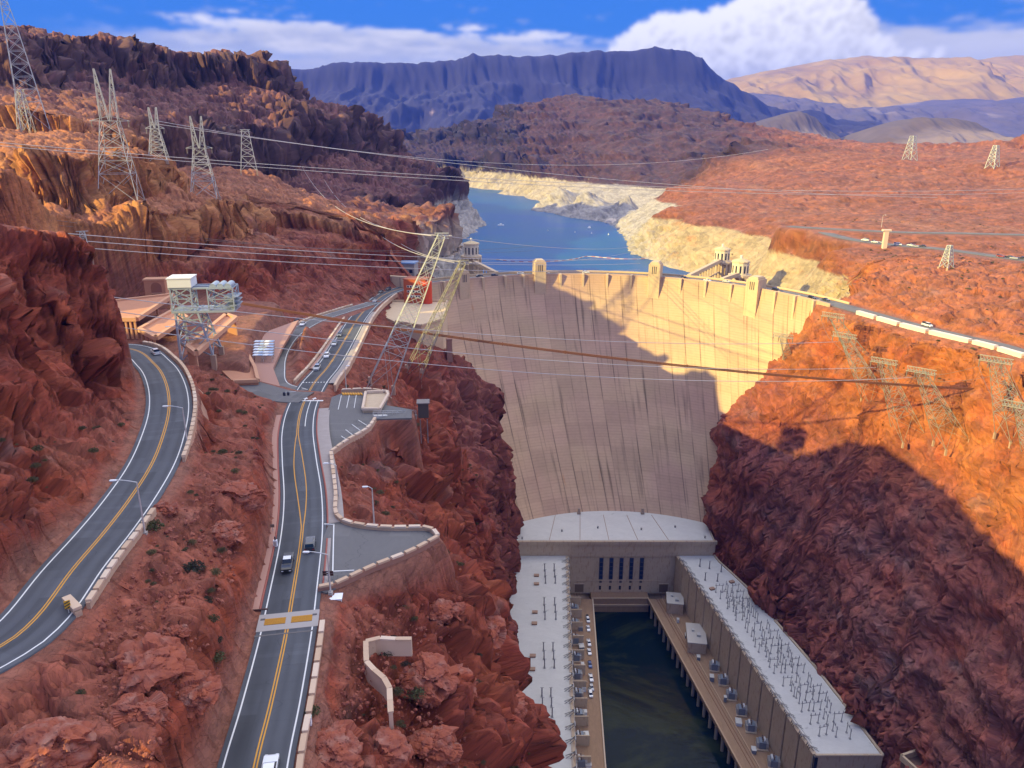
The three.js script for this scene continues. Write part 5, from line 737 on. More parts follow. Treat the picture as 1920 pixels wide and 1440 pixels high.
{
  const P = (u, v, t) => hitGround(u, v, t * 0.7, t * 1.5) || atRange(u, v, t), h = (px, t, p) => px * (p ? -p[2] * CP - (p[1] - CAM_H) * SP : t) / FPX * 1.04;
  const pa = P(229, 378, 330), pb = P(299, 303, 590), pc = P(385, 372, 450), pd = P(467, 320, 560), pe = P(68, 244, 400), pf = P(50, 246, 385), pg = P(162, 482, 300);
  twinTower('a', pa, h(222, 330, pa), h(222, 330, pa) * 0.29, 'tallest pale twin-peaked lattice tower on the sunlit rock mound', 'twin-peaked towers on the left heights', latMat, 0.3);
  twinTower('b', pb, h(92, 590, pb), h(92, 590, pb) * 0.34, 'small twin-peaked lattice tower behind the sunlit mound, second from the tall one', null, latMat, 0.38);
  twinTower('c', pc, h(140, 450, pc), h(140, 450, pc) * 0.32, 'twin-peaked lattice tower at the notch beside the flat-topped tower', null, latMat, 0.34);
  { const t = thing('transmission_tower', 'flat-topped narrow lattice tower on the far end of the sunlit mound', 'transmission tower', pd, 0.3), H = h(70, 560, pd); const C = lattice(t, [0, 0, 0], [0, H, 0], 11, 4.5, 5, 0.38, 0.22, latMat); footings(t, C, 1.2); new MB().bar([-3.4, H, 0], [3.4, H, 0], 0.5).bar([-3.4, H - 1.2, 1.5], [3.4, H - 1.2, 1.5], 0.4).build('crossarm', latMat, t); }
  { const p = pe, t = thing('transmission_tower', 'very tall narrow lattice tower rising against the sky at the frame edge', 'transmission tower', p, 0.5), H = h(236, 400, pe) * 1.02; const C = lattice(t, [0, 0, 0], [-3.5, H * 0.72, 0], 15, 6, 7, 0.38, 0.2, latGrey); lattice(t, [-3.5, H * 0.72, 0], [-5, H * 0.94, 0], 6, 2.2, 4, 0.34, 0.2, latGrey); footings(t, C, 1.4); new MB().bar([-8, H * 0.945, 0], [-2, H * 0.945, 0], 0.5).bar([-8, H * 0.93, 1.2], [-2, H * 0.93, 1.2], 0.4).bar([-8, H * 0.93, -1.2], [-2, H * 0.93, -1.2], 0.4).build('crossarm', latGrey, t); new MB().bar([-5, H * 0.94, 0], [-5, H, 0], 0.3).build('spike', latGrey, t); }
  { const p = pf, t = thing('transmission_tower', 'short pale lattice tower at the foot of the very tall one', 'transmission tower', p, 0.1), H = h(70, 385, pf); const C = lattice(t, [0, 0, 0], [0, H, 0], 7, 3.2, 4, 0.34, 0.2, latMat); footings(t, C, 1.2); new MB().bar([-3, H, 0], [3, H, 0], 0.35).build('crossarm', latMat, t); }
  { const p = pg, t = thing('transmission_tower', 'small lattice tower half hidden in the rocks over the near hill', 'transmission tower', p, 0.4), H = h(46, 300, pg); const C = lattice(t, [0, 0, 0], [0, H, 0], 4.4, 1.6, 4, 0.26, 0.16, latPale); footings(t, C, 1); new MB().bar([-2.4, H, 0], [2.4, H, 0], 0.3).build('crossarm', latPale, t); }
  for (const [u, v, t0, hh, label] of [[1705, 303, 1080, 44, 'lattice tower on the skyline of the red far bank hill, over the middle'], [1860, 316, 960, 40, 'lattice tower on the red far bank hill nearest the frame edge'], [1774, 502, 500, 40, 'squat lattice tower below the highway switchback on the orange slope']]) { const t = thing('transmission_tower', label, 'transmission tower', P(u, v, t0), 0.5), H = h(hh, t0, P(u, v, t0)); const C = lattice(t, [0, 0, 0], [0, H, 0], H * 0.42, H * 0.16, 5, t0 > 700 ? 0.7 : 0.36, t0 > 700 ? 0.4 : 0.22, latGrey); footings(t, C, 1.2); for (const f of [0.8, 0.98]) new MB().bar([-H * 0.2, H * f, 0], [H * 0.2, H * f, 0], t0 > 700 ? 0.6 : 0.3).build('crossarm', latGrey, t); }
  // masts that lean out over the gorge
  const lean = (u0, v0, e0, u1, v1, e1, wa, wb, label, m, bar, group) => { const a = atLevel(u0, v0, e0), b = atLevel(u1, v1, e1), t = thing('leaning_mast', label, 'lattice mast', a, 0, group), d = [b[0] - a[0], b[1] - a[1], b[2] - a[2]]; const C = lattice(t, [0, 0, 0], d, wa, wb, 9, bar, bar * 0.6, m, wa, wb); footings(t, C, 1.2, 3); const hd = new MB(); for (const k of [-1, 1]) hd.bar([d[0] - 2.2, d[1] + k * 0.8, d[2]], [d[0] + 2.2, d[1] + k * 0.8, d[2]], bar); hd.bar([d[0] - 2.2, d[1], d[2] - 1.2], [d[0] + 2.2, d[1], d[2] - 1.2], bar); hd.build('crossarm', m, t); return b; };
  const A = lean(712, 728, 187, 828, 442, 240, 8.6, 2.2, 'pale lattice mast leaning out over the gorge beside the parking lot', latGrey, 0.22), B = lean(775, 700, 176, 868, 492, 226, 6.6, 2.0, 'grey lattice mast leaning behind the pale one towards the white intake tower', latDim, 0.2);
  // masts on the far bank: wide heads on splayed legs
  const heads = [];
  const wide = (u0, v0, e0, u1, v1, e1, label, turn = -0.7, w = 10) => {
    const a = hitGround(u0, v0, 200, 600) || atLevel(u0, v0, e0), b = atRange(u1, v1, (-a[2] * CP - (a[1] - CAM_H) * SP) * 0.972), t = thing('leaning_mast', label, 'lattice mast', a), d = [b[0] - a[0], b[1] - a[1], b[2] - a[2]];
    const C = lattice(t, [0, -1, 0], d, w * 0.85, 3.2, 7, 0.19, 0.1, latDim); footings(t, C, 0.8, 2.2);
    const c = Math.cos(turn), s = Math.sin(turn), h = (x, y, z) => [d[0] + x * c + z * s, d[1] + y, d[2] - x * s + z * c], L = 5.6; const hd = new MB(); for (const [y, z] of [[0, -1.3], [0, 1.3], [1.8, 0]]) hd.bar(h(-L, y, z), h(L, y, z), 0.26); for (let k = -5; k < 5; k++) { const x = k / 5 * L, x2 = (k + 1) / 5 * L; hd.bar(h(x, 0, -1.3), h(x2, 0, 1.3), 0.14).bar(h(x, 0, -1.3), h(x2, 1.8, 0), 0.14).bar(h(x2, 0, 1.3), h(x, 1.8, 0), 0.14); } hd.build('crossarm', latDim, t);
    for (const k of [-0.95, -0.4, 0.4, 0.95]) new MB().cyl(h(k * L, -0.2, 0), h(k * L, -2.8, 0), 0.25, 0.18, 6).build('insulator', insul, t);
    heads.push([b, (k) => { const p = h(k * L, -2.8, 0); return [a[0] + p[0], a[1] + p[1], a[2] + p[2]]; }]);
  };
  wide(1612, 668, 172, 1562, 594, 197, 'leaning mast with a wide head closest to the end of the dam crest');
  wide(1640, 742, 165, 1583, 632, 199, 'leaning mast with a wide head, second from the dam on the far bank slope', -0.7, 11);
  wide(1704, 812, 154, 1657, 680, 192, 'leaning mast with a wide head whose feet stand lowest on the orange bluff', -0.7, 12);
  wide(1784, 822, 157, 1727, 698, 193, 'leaning mast with a wide head in the middle of the far bank slope', -0.7, 12);
  wide(1905, 808, 161, 1867, 678, 195, 'leaning mast with a wide head under the white panelled road wall', -0.7, 12);
  wide(1955, 850, 158, 1914, 764, 184, 'leaning mast with a wide head cut by the frame edge', -0.7, 11);
  wide(1478, 668, 160, 1468, 632, 172, 'small mast at the rim of the bluff right beside the dam face', -0.6, 5);
  // conductors
  let n = 0; const wireMat = mat(0.52, 0.49, 0.47, 0.45, 0.3), wireDark = mat(0.20, 0.17, 0.16, 0.5, 0.3);
  const wire = (a, b, sag, r, label, group, m = wireMat) => { const t = thing('power_line', label, 'power line', a, 0, group), pts = []; for (let k = 0; k <= 36; k++) { const f = k / 36; pts.push([(b[0] - a[0]) * f, (b[1] - a[1]) * f - sag * 4 * f * (1 - f), (b[2] - a[2]) * f]); } new MB().tube(pts, r, 5).build('conductor', m, t); return t; };
  const from = (u, v, t) => atRange(u, v, t);
  // upper pair, from the tallest tower across to the far bank
  wire(from(-60, 262, 330), from(1980, 352, 640), 10, 0.15, 'upper one of two close bright lines crossing in front of the far ridge', 'pair of high power lines across the gorge'); wire(from(-60, 268, 330), from(1980, 359, 640), 10, 0.15, 'lower one of two close bright lines crossing in front of the far ridge', 'pair of high power lines across the gorge');
  [[424, 487], [436, 496], [449, 508]].forEach(([v0, v1], i) => wire(from(-80, v0 - 4, 230), from(1200, v1 - 2, 520), 4.5, 0.13, ['topmost', 'middle', 'lowest'][i] + ' of three power lines from the near hill to the intake towers'));
  [[519, 3], [538, 4], [566, 5]].forEach(([v0, k], i) => wire(from(-80, v0, 200), heads[i + 1][1](-0.5), 7 + i, 0.12, ['topmost', 'middle', 'lowest'][i] + ' of three power lines passing low in front of the dam face'));
  [[400, 470], [412, 462]].forEach(([v0, v1], i) => wire(from(-80, v0 - 14, 300), from(1000, v1, 560), 8, 0.09, ['upper', 'lower'][i] + ' faint power line across the shaded cliff behind the visitor buildings', null, wireDark));
  [[0, -0.9], [0, 0.9], [1, -0.9], [1, 0.9]].forEach(([w, k], i) => { const h = w ? B : A; wire([h[0] + k * 3.5, h[1], h[2]], from(560 + 40 * i, 300 + 22 * i, 900), 18, 0.16, ['first', 'second', 'third', 'fourth'][i] + ' thin line running back from the leaning masts to the far ridge', null); });
  [[0, 0.5], [1, 0.5]].forEach(([w, k], i) => wire([[A, B][w][0] + k, [A, B][w][1], [A, B][w][2]], from(1193, 462 + i * 8, 600), 3, 0.10, (i ? 'lower' : 'upper') + ' thin line from the leaning masts across the blue water'));
  [[225, 640, 250], [236, 1400, 330]].forEach(([v0, u1, v1], i) => wire(from(290, 226 + i * 6, 590), from(u1 + 800, v1 + 30, 1000), 26, 0.22, (i ? 'longer' : 'shorter') + ' distant line sagging across the purple hill beyond the lake', null));
  heads.slice(0, 6).forEach((h, i) => { if (i < 5) for (const k of [-0.95, 0.95]) wire(h[1](k), heads[i + 1][1](k), 1.4, 0.06, (k < 0 ? 'nearer' : 'farther') + ' thin conductor of the ' + ordinal(i) + ' span between the wide-headed masts', 'conductors between the wide-headed masts', wireDark); });
}
// cableway: head tower on the left bank, track ropes across the gorge
{
  const base = atLevel(378, 664, 199), t = thing('cableway_tower', 'grey blue steel cableway head tower with a wide gantry above the visitor roofs', 'cableway tower', base, 0.12), m = mat(0.34, 0.40, 0.47, 0.5, 0.3), H = 26;
  const C = lattice(t, [0, 0, 0], [-2.0, 15.5, 0], 10.5, 7, 3, 0.6, 0.34, m, 11, 8); footings(t, C, 1.6);
  new MB().box(3.5, 15.2, 0, 20, 0.7, 9).build('platform', m, t);
  lattice(t, [-3.2, 15.9, 0], [-3.2, 23.5, 0], 6.4, 6.4, 2, 0.45, 0.28, m); lattice(t, [9.4, 15.9, 0], [9.4, 23, 0], 8, 8, 2, 0.4, 0.26, m);
  new MB().box(3, 22.8, 0, 20, 0.6, 1).box(3, 22.8, 3, 20, 0.6, 0.6).box(3, 22.8, -3, 20, 0.6, 0.6).build('gantry', m, t);
  new MB().box(-3.2, 23.5, 0, 7.4, 2.8, 7.2).box(-3.2, 26.3, 0, 7.8, 0.35, 7.6).build('cabin', mat(0.66, 0.68, 0.70, 0.6), t);
  for (const x of [7, 9.4, 11.8]) new MB().cyl([x, 23.4, -3], [x, 23.4, 3], 1.1, 1.1, 12).build('sheave', m, t); for (const y of [17, 18.4, 19.8]) new MB().box(12.4, y, 0, 4.5, 0.3, 7).build('walkway', m, t);
  const rail = new MB(); for (let k = 0; k <= 10; k++) { rail.box(-6.5 + k * 2, 15.9, 4.4, 0.14, 1.2, 0.14); } rail.box(3.5, 17, 4.4, 20, 0.14, 0.14); rail.build('railing', m, t);
  const a = atRange(455, 571, 300), b = atRange(2050, 741, 330), c = thing('cableway_rope', 'thick rust brown bundle of cableway ropes spanning the gorge before the dam', 'cable', a), rr = mat(0.20, 0.075, 0.035, 0.7);
  for (const [dy, dz] of [[0, 0], [0.18, 0.32], [0.36, 0], [0.54, 0.32], [0.72, 0], [0.90, 0.32]]) { const pts = []; for (let k = 0; k <= 40; k++) { const f = k / 40; pts.push([(b[0] - a[0]) * f, (b[1] - a[1]) * f + dy - 4 * f * (1 - f) * 6.5, (b[2] - a[2]) * f + dz]); } new MB().tube(pts, 0.12, 6).build('rope', rr, c); }
  for (let k = 1; k < 14; k++) { const f = k / 14; const x = (b[0] - a[0]) * f, y = (b[1] - a[1]) * f - 4 * f * (1 - f) * 6.5, z = (b[2] - a[2]) * f; new MB().box(x, y - 0.2, z + 0.16, 0.35, 1.4, 0.6).build('spacer', rr, c); }
}
// ---------------------------------------------------------------- visitor buildings and the buildings by the dam
const terra = new THREE.MeshStandardMaterial({ map: tex(concrete(0.50, 0.235, 0.135, 111), 1 / 12, 1 / 12), roughness: 0.9 }), terraDark = mat(0.30, 0.12, 0.075, 0.9), terraEdge = mat(0.56, 0.30, 0.18, 0.9);
function shelter(c, e, label, columns = 6, h = 6) { // a long flat roof on columns, over an open parking floor; c: four corners [x, z]
  const t = thing('parking_shelter', label, 'parking shelter'), P = (i, y) => [c[i][0], y, c[i][1]];
  new MB().hexa([0, 1, 2, 3].map((i) => P(i, e + h)), [0, 1, 2, 3].map((i) => P(i, e + h + 0.5))).build('roof', terra, t);
  for (let i = 0; i < 4; i++) { const a = P(i, e + h + 0.5), b = P((i + 1) % 4, e + h + 0.5); new MB().bar(a, b, 1.5).build('fascia', terraEdge, t); }
  for (const [i, j] of [[0, 1], [3, 2]]) for (let k = 0; k < columns; k++) { const f = (k + 0.5) / columns, x = mix(c[i][0], c[j][0], f), z = mix(c[i][1], c[j][1], f); new MB().box(x, e - 1, z, 0.7, h + 1, 0.7).build('column', terraEdge, t); }
  return t;
}
{
  const q = (pts, e) => pts.map(([u, v]) => { const p = atLevel(u, v, e); return [p[0], p[2]]; });
  shelter(q([[205, 566], [326, 552], [256, 598], [214, 598]], 205), 198.4, 'sunlit terracotta parking roof on columns nearest to the block shaped stair house', 5, 6);
  shelter(q([[262, 618], [292, 634], [350, 596], [326, 582]], 202.5), 197.4, 'lower terracotta parking roof behind the bend of the upper road', 4, 4.6);
  shelter(q([[352, 650], [368, 662], [442, 596], [424, 590]], 204), 197.4, 'long narrow terracotta roof passing under the cableway tower', 6, 6);
  const b = atLevel(296, 556, 202), t = thing('stair_house', 'terracotta stair house block with an arched front among the parking roofs', 'building', b, 0.15); new MB().box(0, -6, 0, 8.6, 13.5, 5).build('wall', terra, t); new MB().box(0, 7.5, 0, 9.2, 0.7, 5.6).build('roof', terraEdge, t); new MB().box(0.6, 0.3, 2.55, 4.4, 4.2, 0.1).build('arch', terraDark, t); new MB().cyl([0.6, 4.5, 2.5], [0.6, 4.5, 2.62], 2.2, 2.2, 20).build('arch', terraDark, t); new MB().box(0.6, 1.8, 2.75, 4.4, 0.4, 0.4).build('lintel', terraEdge, t);
  const w = thing('terrace', 'curved reddish terrace with a parapet below the cableway tower', 'terrace'), pl = q([[402, 680], [402, 640], [470, 622], [462, 660], [478, 690], [484, 714], [440, 716]], 195); new MB().prism(pl, 186, 194.6).build('floor', terra, w); for (let i = 1; i < pl.length; i++) new MB().bar([pl[i - 1][0], 195.1, pl[i - 1][1]], [pl[i][0], 195.1, pl[i][1]], 1.1).build('parapet', terraEdge, w);
  // shade tables
  const s = thing('shade_table', '', 'shade table', [0, 0, 0], 0, 'blue and white shade tables on the plaza'); for (const [x, z] of [[-1.5, -1], [1.5, -1], [1.5, 1], [-1.5, 1]]) new MB().box(x, 0, z, 0.14, 2.3, 0.14).build('leg', galv, s); new MB().box(-0.85, 2.3, 0, 1.7, 0.14, 2.3).build('panel', mat(0.62, 0.68, 0.76, 0.5), s); new MB().box(0.9, 2.3, 0, 1.7, 0.14, 2.3).build('panel', mat(0.34, 0.45, 0.62, 0.5), s);
  let f = true; for (let i = 0; i < 2; i++) for (let k = 0; k < 6; k++) { const p = atLevel(487 + i * 19 - k * 0.4, 651 + k * 5.2, 193.2); if (f) { s.position.set(...p); s.userData.label = 'first blue and white shade table in the outer row on the plaza'; f = false; } else copyOf(s, ordinal(k) + ' blue and white shade table in the ' + (i ? 'inner' : 'outer') + ' row on the plaza', p); }
  // buildings at the dam
  const p1 = atLevel(783, 566, 178), r = thing('exhibit_building', 'dark red building with pale louvres and a round drum beside the dam end', 'building', p1, -0.2), redM = mat(0.42, 0.085, 0.03, 0.8), W = 13, H = 13.5; new MB().box(0, -3, 0, W, H + 3, 9).build('wall', redM, r); new MB().box(0, H, 0, W + 0.6, 0.5, 9.6).build('roof', mat(0.30, 0.10, 0.06, 0.9), r); for (let k = 0; k < 3; k++) { const win = new MB().box(-0.6, 3.4 + k * 2.8, 4.52, 8, 1.3, 0.1).build('window', mat(0.72, 0.66, 0.58, 0.6), r); for (let m = 0; m < 5; m++) mesh('pane', new MB().box(-3.8 + m * 1.6, 3.5 + k * 2.8, 4.6, 1.0, 1.0, 0.05).geo(), glassDark, win); } new MB().cyl([W / 2 + 0.4, -3, 2.6], [W / 2 + 0.4, H * 0.94, 2.6], 2.7, 2.7, 18).build('drum', mat(0.62, 0.06, 0.015, 0.7), r);
  const ap = thing('abutment', 'grey stepped concrete abutment where the road meets the dam', 'abutment'), apl = q([[712, 590], [720, 566], [800, 566], [838, 566], [830, 600], [790, 612], [742, 604]], 178); new MB().prism(apl, 130, 178.1).build('block', cream, ap); for (let i = 1; i < apl.length; i++) new MB().bar([apl[i - 1][0], 178.6, apl[i - 1][1]], [apl[i][0], 178.6, apl[i][1]], 1.0).build('parapet', cream, ap);
  const p2 = atRange(754, 512, 520), bl = thing('snack_building', 'long grey building with a flat blue roof under the pale rocks', 'building', p2, -0.15); new MB().box(0, -6, 0, 20, 13, 10).build('wall', mat(0.36, 0.32, 0.29, 0.9), bl); new MB().box(0, 7, 0, 20.6, 0.8, 10.6).build('roof', mat(0.20, 0.34, 0.58, 0.6), bl); for (let k = 0; k < 5; k++) new MB().box(-7.6 + k * 3.8, 1, 5.03, 2.2, 2.2, 0.1).build('window', glassDark, bl);
  const p3 = atRange(748, 548, 470), wl = thing('kerb_wall', 'tall grey concrete wall under the blue roofed building', 'wall', p3, -0.3); new MB().box(0, -6, -10, 26, 14, 2.2).build('wall', cream, wl); for (let k = 0; k < 4; k++) new MB().box(-9 + k * 6, -6, -8.8, 0.8, 13.4, 0.7).build('pilaster', creamDark, wl);
  // lookout deck at the lattice mast and the bent stair to the cliff cabin
  const d = thing('viewing_platform', 'small paved viewing platform under the leaning mast at the parking lot', 'platform'), dp = q([[680, 770], [686, 738], [724, 736], [728, 742], [712, 770]], 195); new MB().prism(dp, 180, 195).build('slab', new THREE.MeshStandardMaterial({ map: tex(concrete(0.52, 0.40, 0.27, 121), 1 / 9, 1 / 9), roughness: 0.9 }), d); for (let i = 0; i < dp.length; i++) { const a = dp[i], b = dp[(i + 1) % dp.length]; new MB().bar([a[0], 195.5, a[1]], [b[0], 195.5, b[1]], 0.7).build('parapet', capC, d); }
  const br = thing('footbridge', 'thin steel footbridge from the parking lot to the dark cliff cabin', 'footbridge'), e0 = atLevel(700, 783, 194.5), e1 = atLevel(780, 781, 192); new MB().bar(e0, e1, 1.3).build('deck', galv, br); const rl = new MB(); for (const dz of [-0.7, 0.7]) { rl.bar([e0[0], e0[1] + 1.7, e0[2] + dz], [e1[0], e1[1] + 1.7, e1[2] + dz], 0.12); for (let k = 0; k <= 9; k++) { const x = mix(e0[0], e1[0], k / 9), y = mix(e0[1], e1[1], k / 9), z = mix(e0[2], e1[2], k / 9) + dz; rl.bar([x, y + 0.5, z], [x, y + 1.7, z], 0.1); } } rl.build('railing', galv, br); 
  const cab = thing('cliff_cabin', 'small dark cabin at the end of the thin footbridge', 'cabin', e1, 0.1); new MB().box(2.2, 0, 0, 3.0, 4.4, 3.0).build('wall', mat(0.07, 0.055, 0.05, 0.8), cab); new MB().box(2.2, 4.4, 0, 3.7, 0.25, 3.7).build('roof', mat(0.2, 0.17, 0.16, 0.8), cab); for (const s of [-1, 1]) new MB().bar([2.2 + s, -1, 0], [2.2 + s, -9, -1.5], 0.3).build('strut', steelGrey, cab);
  const wd = thing('buttress_wall', 'tall pale concrete wedge against the cliff below the parking lot', 'wall'), wt = q([[736, 782], [762, 784]], 193.5), wb = wt.map((p) => [p[0] + 0.6, p[1] + 4.5]); new MB().hexa([[wb[0][0], 172, wb[0][1]], [wb[1][0], 172, wb[1][1]], [wt[1][0], 172, wt[1][1] - 3], [wt[0][0], 172, wt[0][1] - 3]], [[wt[0][0], 193.5, wt[0][1]], [wt[1][0], 193.5, wt[1][1]], [wt[1][0], 193.5, wt[1][1] - 3], [wt[0][0], 193.5, wt[0][1] - 3]]).build('wall', new THREE.MeshStandardMaterial({ map: tex(concrete(0.46, 0.31, 0.22, 131), 1 / 8, 1 / 8), roughness: 0.9 }), wd);
  { const p = hitGround(843, 676, 300, 600) || atLevel(843, 676, 160), pl = thing('stone_pillar', 'dark narrow stone pillar standing on the cliff edge before the dam', 'pillar', p, 0.2); new MB().box(0, -4, 0, 3.2, 15, 3.2, 0, 0.82).build('shaft', stoneRed, pl); new MB().box(0, 11, 0, 3.0, 0.8, 3.0).build('cap', stoneRed, pl); }
  // portal at the foot of the right wall
  const pp = atLevel(1745, 1440, 40), po = thing('tunnel_portal', 'small beige walled yard and tunnel portal at the foot of the gorge wall', 'tunnel portal', pp, 0.35); new MB().box(0, -30, 0, 16, 30.4, 13).build('floor', mat(0.16, 0.09, 0.07, 0.95), po); for (const [x, z, sx, sz] of [[-8, 0, 0.9, 13.6], [0, -6.6, 16.6, 0.9], [0, 6.6, 16.6, 0.9]]) new MB().box(x, 0.4, z, sx, 2.6, sz).build('wall', cream, po); new MB().box(6.6, 0.4, 1.4, 4, 5.5, 6.5).build('gatehouse', cream, po); new MB().box(6.2, 0.5, 4.7, 1.8, 3.2, 0.12).build('door', slot, po); new MB().box(4.55, 1.4, 0.5, 0.12, 2, 1.6).build('window', slot, po);
}
// ---------------------------------------------------------------- lamps, signs, boxes
function lamp(p, turn, H, label, arm = 3.2) {
  const t = thing('street_lamp', label, 'street lamp', p, turn), m = mat(0.58, 0.58, 0.56, 0.45, 0.4), s = new THREE.Shape();
  new MB().box(0, -0.6, 0, 0.7, 0.9, 0.7).build('base', kerbGrey, t); new MB().cyl([0, 0, 0], [0, H, 0], 0.17, 0.1, 8).build('pole', m, t);
  const pts = []; for (let k = 0; k <= 8; k++) { const f = k / 8; pts.push([-arm * f, H + 0.55 * Math.sin(f * 1.5), 0]); } new MB().tube(pts, 0.075, 6).build('arm', m, t);
  const h = new THREE.CapsuleGeometry(0.24, 0.75, 3, 8); h.rotateZ(Math.PI / 2); h.scale(1, 0.55, 1.1); h.translate(-arm - 0.35, H + 0.5, 0); mesh('lamp_head', h, mat(0.75, 0.76, 0.77, 0.4), t); new MB().box(-arm - 0.35, H + 0.33, 0, 0.7, 0.06, 0.36).build('lens', mat(0.6, 0.6, 0.55, 0.3), t);
  return t;
}
lamp(atLevel(272, 1000, 207.6), 0.1, 9.2, 'street lamp with a bent arm over the straight of the upper road');
lamp(atLevel(353, 842, 207), 0.1, 9.2, 'street lamp with a bent arm on the outside of the upper road bend', 3.0);
lamp(atLevel(340, 664, 205), 0.3, 8.5, 'street lamp before the long narrow terracotta roof', 2.6);
lamp(atLevel(620, 1112, 195), 0.0, 7.5, 'street lamp leaning its arm over the road beside the small dark sign', 3.2);
lamp(atLevel(635, 936, 194.6), 0.0, 8, 'street lamp on the footway bend left of the pole without an arm', 1.8);
lamp(atLevel(702, 988, 194.6), 0.1, 8.5, 'slender lamp pole behind the far parapet of the triangular lookout', 1.0);
lamp(atLevel(650, 738, 193.5), Math.PI, 8.5, 'slim pole at the corner of the parking lot', 0.6);
lamp(atLevel(1652, 430, 196.5), 2.6, 11, 'tall pole at the left end of the far highway switchback', 1.5);
{
  const p = atLevel(130, 1152, 207.8), t = thing('warning_sign', 'yellow striped warning board at the end of the parapet', 'sign', p, 0.6); new MB().bar([0, 0, 0], [0, 1.6, 0], 0.12).build('post', galv, t); const b = new MB().box(0, 0.9, 0.07, 0.75, 1.3, 0.05).build('board', mat(0.75, 0.42, 0.02, 0.5), t); for (let k = 0; k < 3; k++) mesh('stripe', new MB().bar([-0.34, 1.0 + k * 0.42, 0.13], [0.34, 1.25 + k * 0.42, 0.13], 0.13).geo(), slot, b);
  const q = atLevel(616, 1086, 195), s = thing('information_sign', 'small dark two panel sign beside the street lamp at the lookout', 'sign', q, 0); for (const x of [-0.7, 0.7]) new MB().bar([x, 0, 0], [x, 1.5, 0], 0.1).build('post', galv, s); for (const y of [0.75, 1.25]) { const b2 = new MB().box(0, y, 0.06, 1.9, 0.44, 0.06).build('board', mat(0.05, 0.012, 0.015, 0.6), s); mesh('emblem', new MB().box(0, y + 0.13, 0.125, 0.5, 0.16, 0.01).geo(), white, b2); }
  const wb = atLevel(630, 1136, 192.8), w = thing('equipment_box', 'white metal equipment box on the red slope beside the lower road', 'equipment box', wb, 0.1); new MB().box(0, -0.6, 0, 3.0, 0.7, 2.4).build('plinth', kerbGrey, w); new MB().box(0, 0.1, 0, 2.3, 1.7, 1.8).build('body', mat(0.80, 0.82, 0.85, 0.5), w); new MB().box(0, 1.8, 0, 2.45, 0.1, 1.95).build('lid', mat(0.84, 0.85, 0.87, 0.5), w); new MB().box(0.95, 1.1, 0.93, 0.25, 0.45, 0.06).build('vent', slot, w); new MB().box(-0.3, 0.2, 0.92, 1.3, 1.4, 0.05).build('door', mat(0.74, 0.76, 0.8, 0.5), w);
  const m1 = atLevel(580, 1362, 194.4), mb = thing('utility_cabinet', 'little white cabinet outside the parapet near the bottom of the frame', 'cabinet', m1, 0.1); new MB().box(0, 0, 0, 0.7, 1.5, 0.6).build('body', mat(0.78, 0.8, 0.84, 0.5), mb); new MB().box(0, 1.5, 0, 0.8, 0.08, 0.7).build('lid', galv, mb); new MB().box(0.1, 0.9, 0.32, 0.3, 0.3, 0.03).build('meter', slot, mb);
  const m2 = atLevel(517, 1024, 195), rb = thing('roadside_cabinet', 'small white roadside cabinet on the narrow pink footway', 'cabinet', m2, 0); new MB().box(0, 0, 0, 0.7, 1.3, 0.6).build('body', mat(0.78, 0.8, 0.84, 0.5), rb); new MB().box(0, 1.3, 0, 0.25, 0.7, 0.25).build('beacon', slot, rb); new MB().box(0, 0.2, 0.32, 0.5, 0.9, 0.03).build('door', galv, rb);
  const m3 = atLevel(512, 997, 195), pn = thing('roadside_sign', 'small brown sign panel against the rock above the roadside cabinet', 'sign', m3, 0); new MB().bar([0, 0, 0], [0, 1.7, 0], 0.1).build('post', galv, pn); new MB().box(0, 1.0, 0.06, 0.8, 0.7, 0.05).build('board', mat(0.22, 0.16, 0.12, 0.7), pn);
  const j = atLevel(537, 742, 193.7), gb = thing('gate_barrier', 'dark traffic gate with two drums at the junction', 'barrier', j, 0.2); for (const x of [-0.6, 0.6]) new MB().cyl([x, 0, 0], [x, 1.2, 0], 0.4, 0.4, 10).build('drum', mat(0.03, 0.035, 0.06, 0.6), gb); new MB().bar([-0.6, 1.1, 0], [2.8, 1.2, 0], 0.14).build('arm', mat(0.6, 0.6, 0.6), gb);
  const bb = atLevel(489, 1147, 194.6), bar2 = thing('road_barrier', 'dark barrier beam on the left edge before the cattle grid', 'barrier', bb, 0.05); new MB().box(0, 0, 0, 2.4, 0.55, 0.35).build('beam', mat(0.07, 0.03, 0.03, 0.8), bar2); for (const x of [-1, 1]) new MB().box(x, -0.5, 0, 0.25, 0.6, 0.45).build('foot', steelGrey, bar2);
  const g1 = atRange(1658, 462, 560), br = thing('gantry_pier', 'concrete pier with a flat cap between the two levels of the switchback', 'pier', g1, 0); new MB().box(0, -4, 0, 3, 15, 2.4).build('shaft', capC, br); new MB().box(0, 11, 0, 6, 1.2, 3).build('cap', capC, br);
}
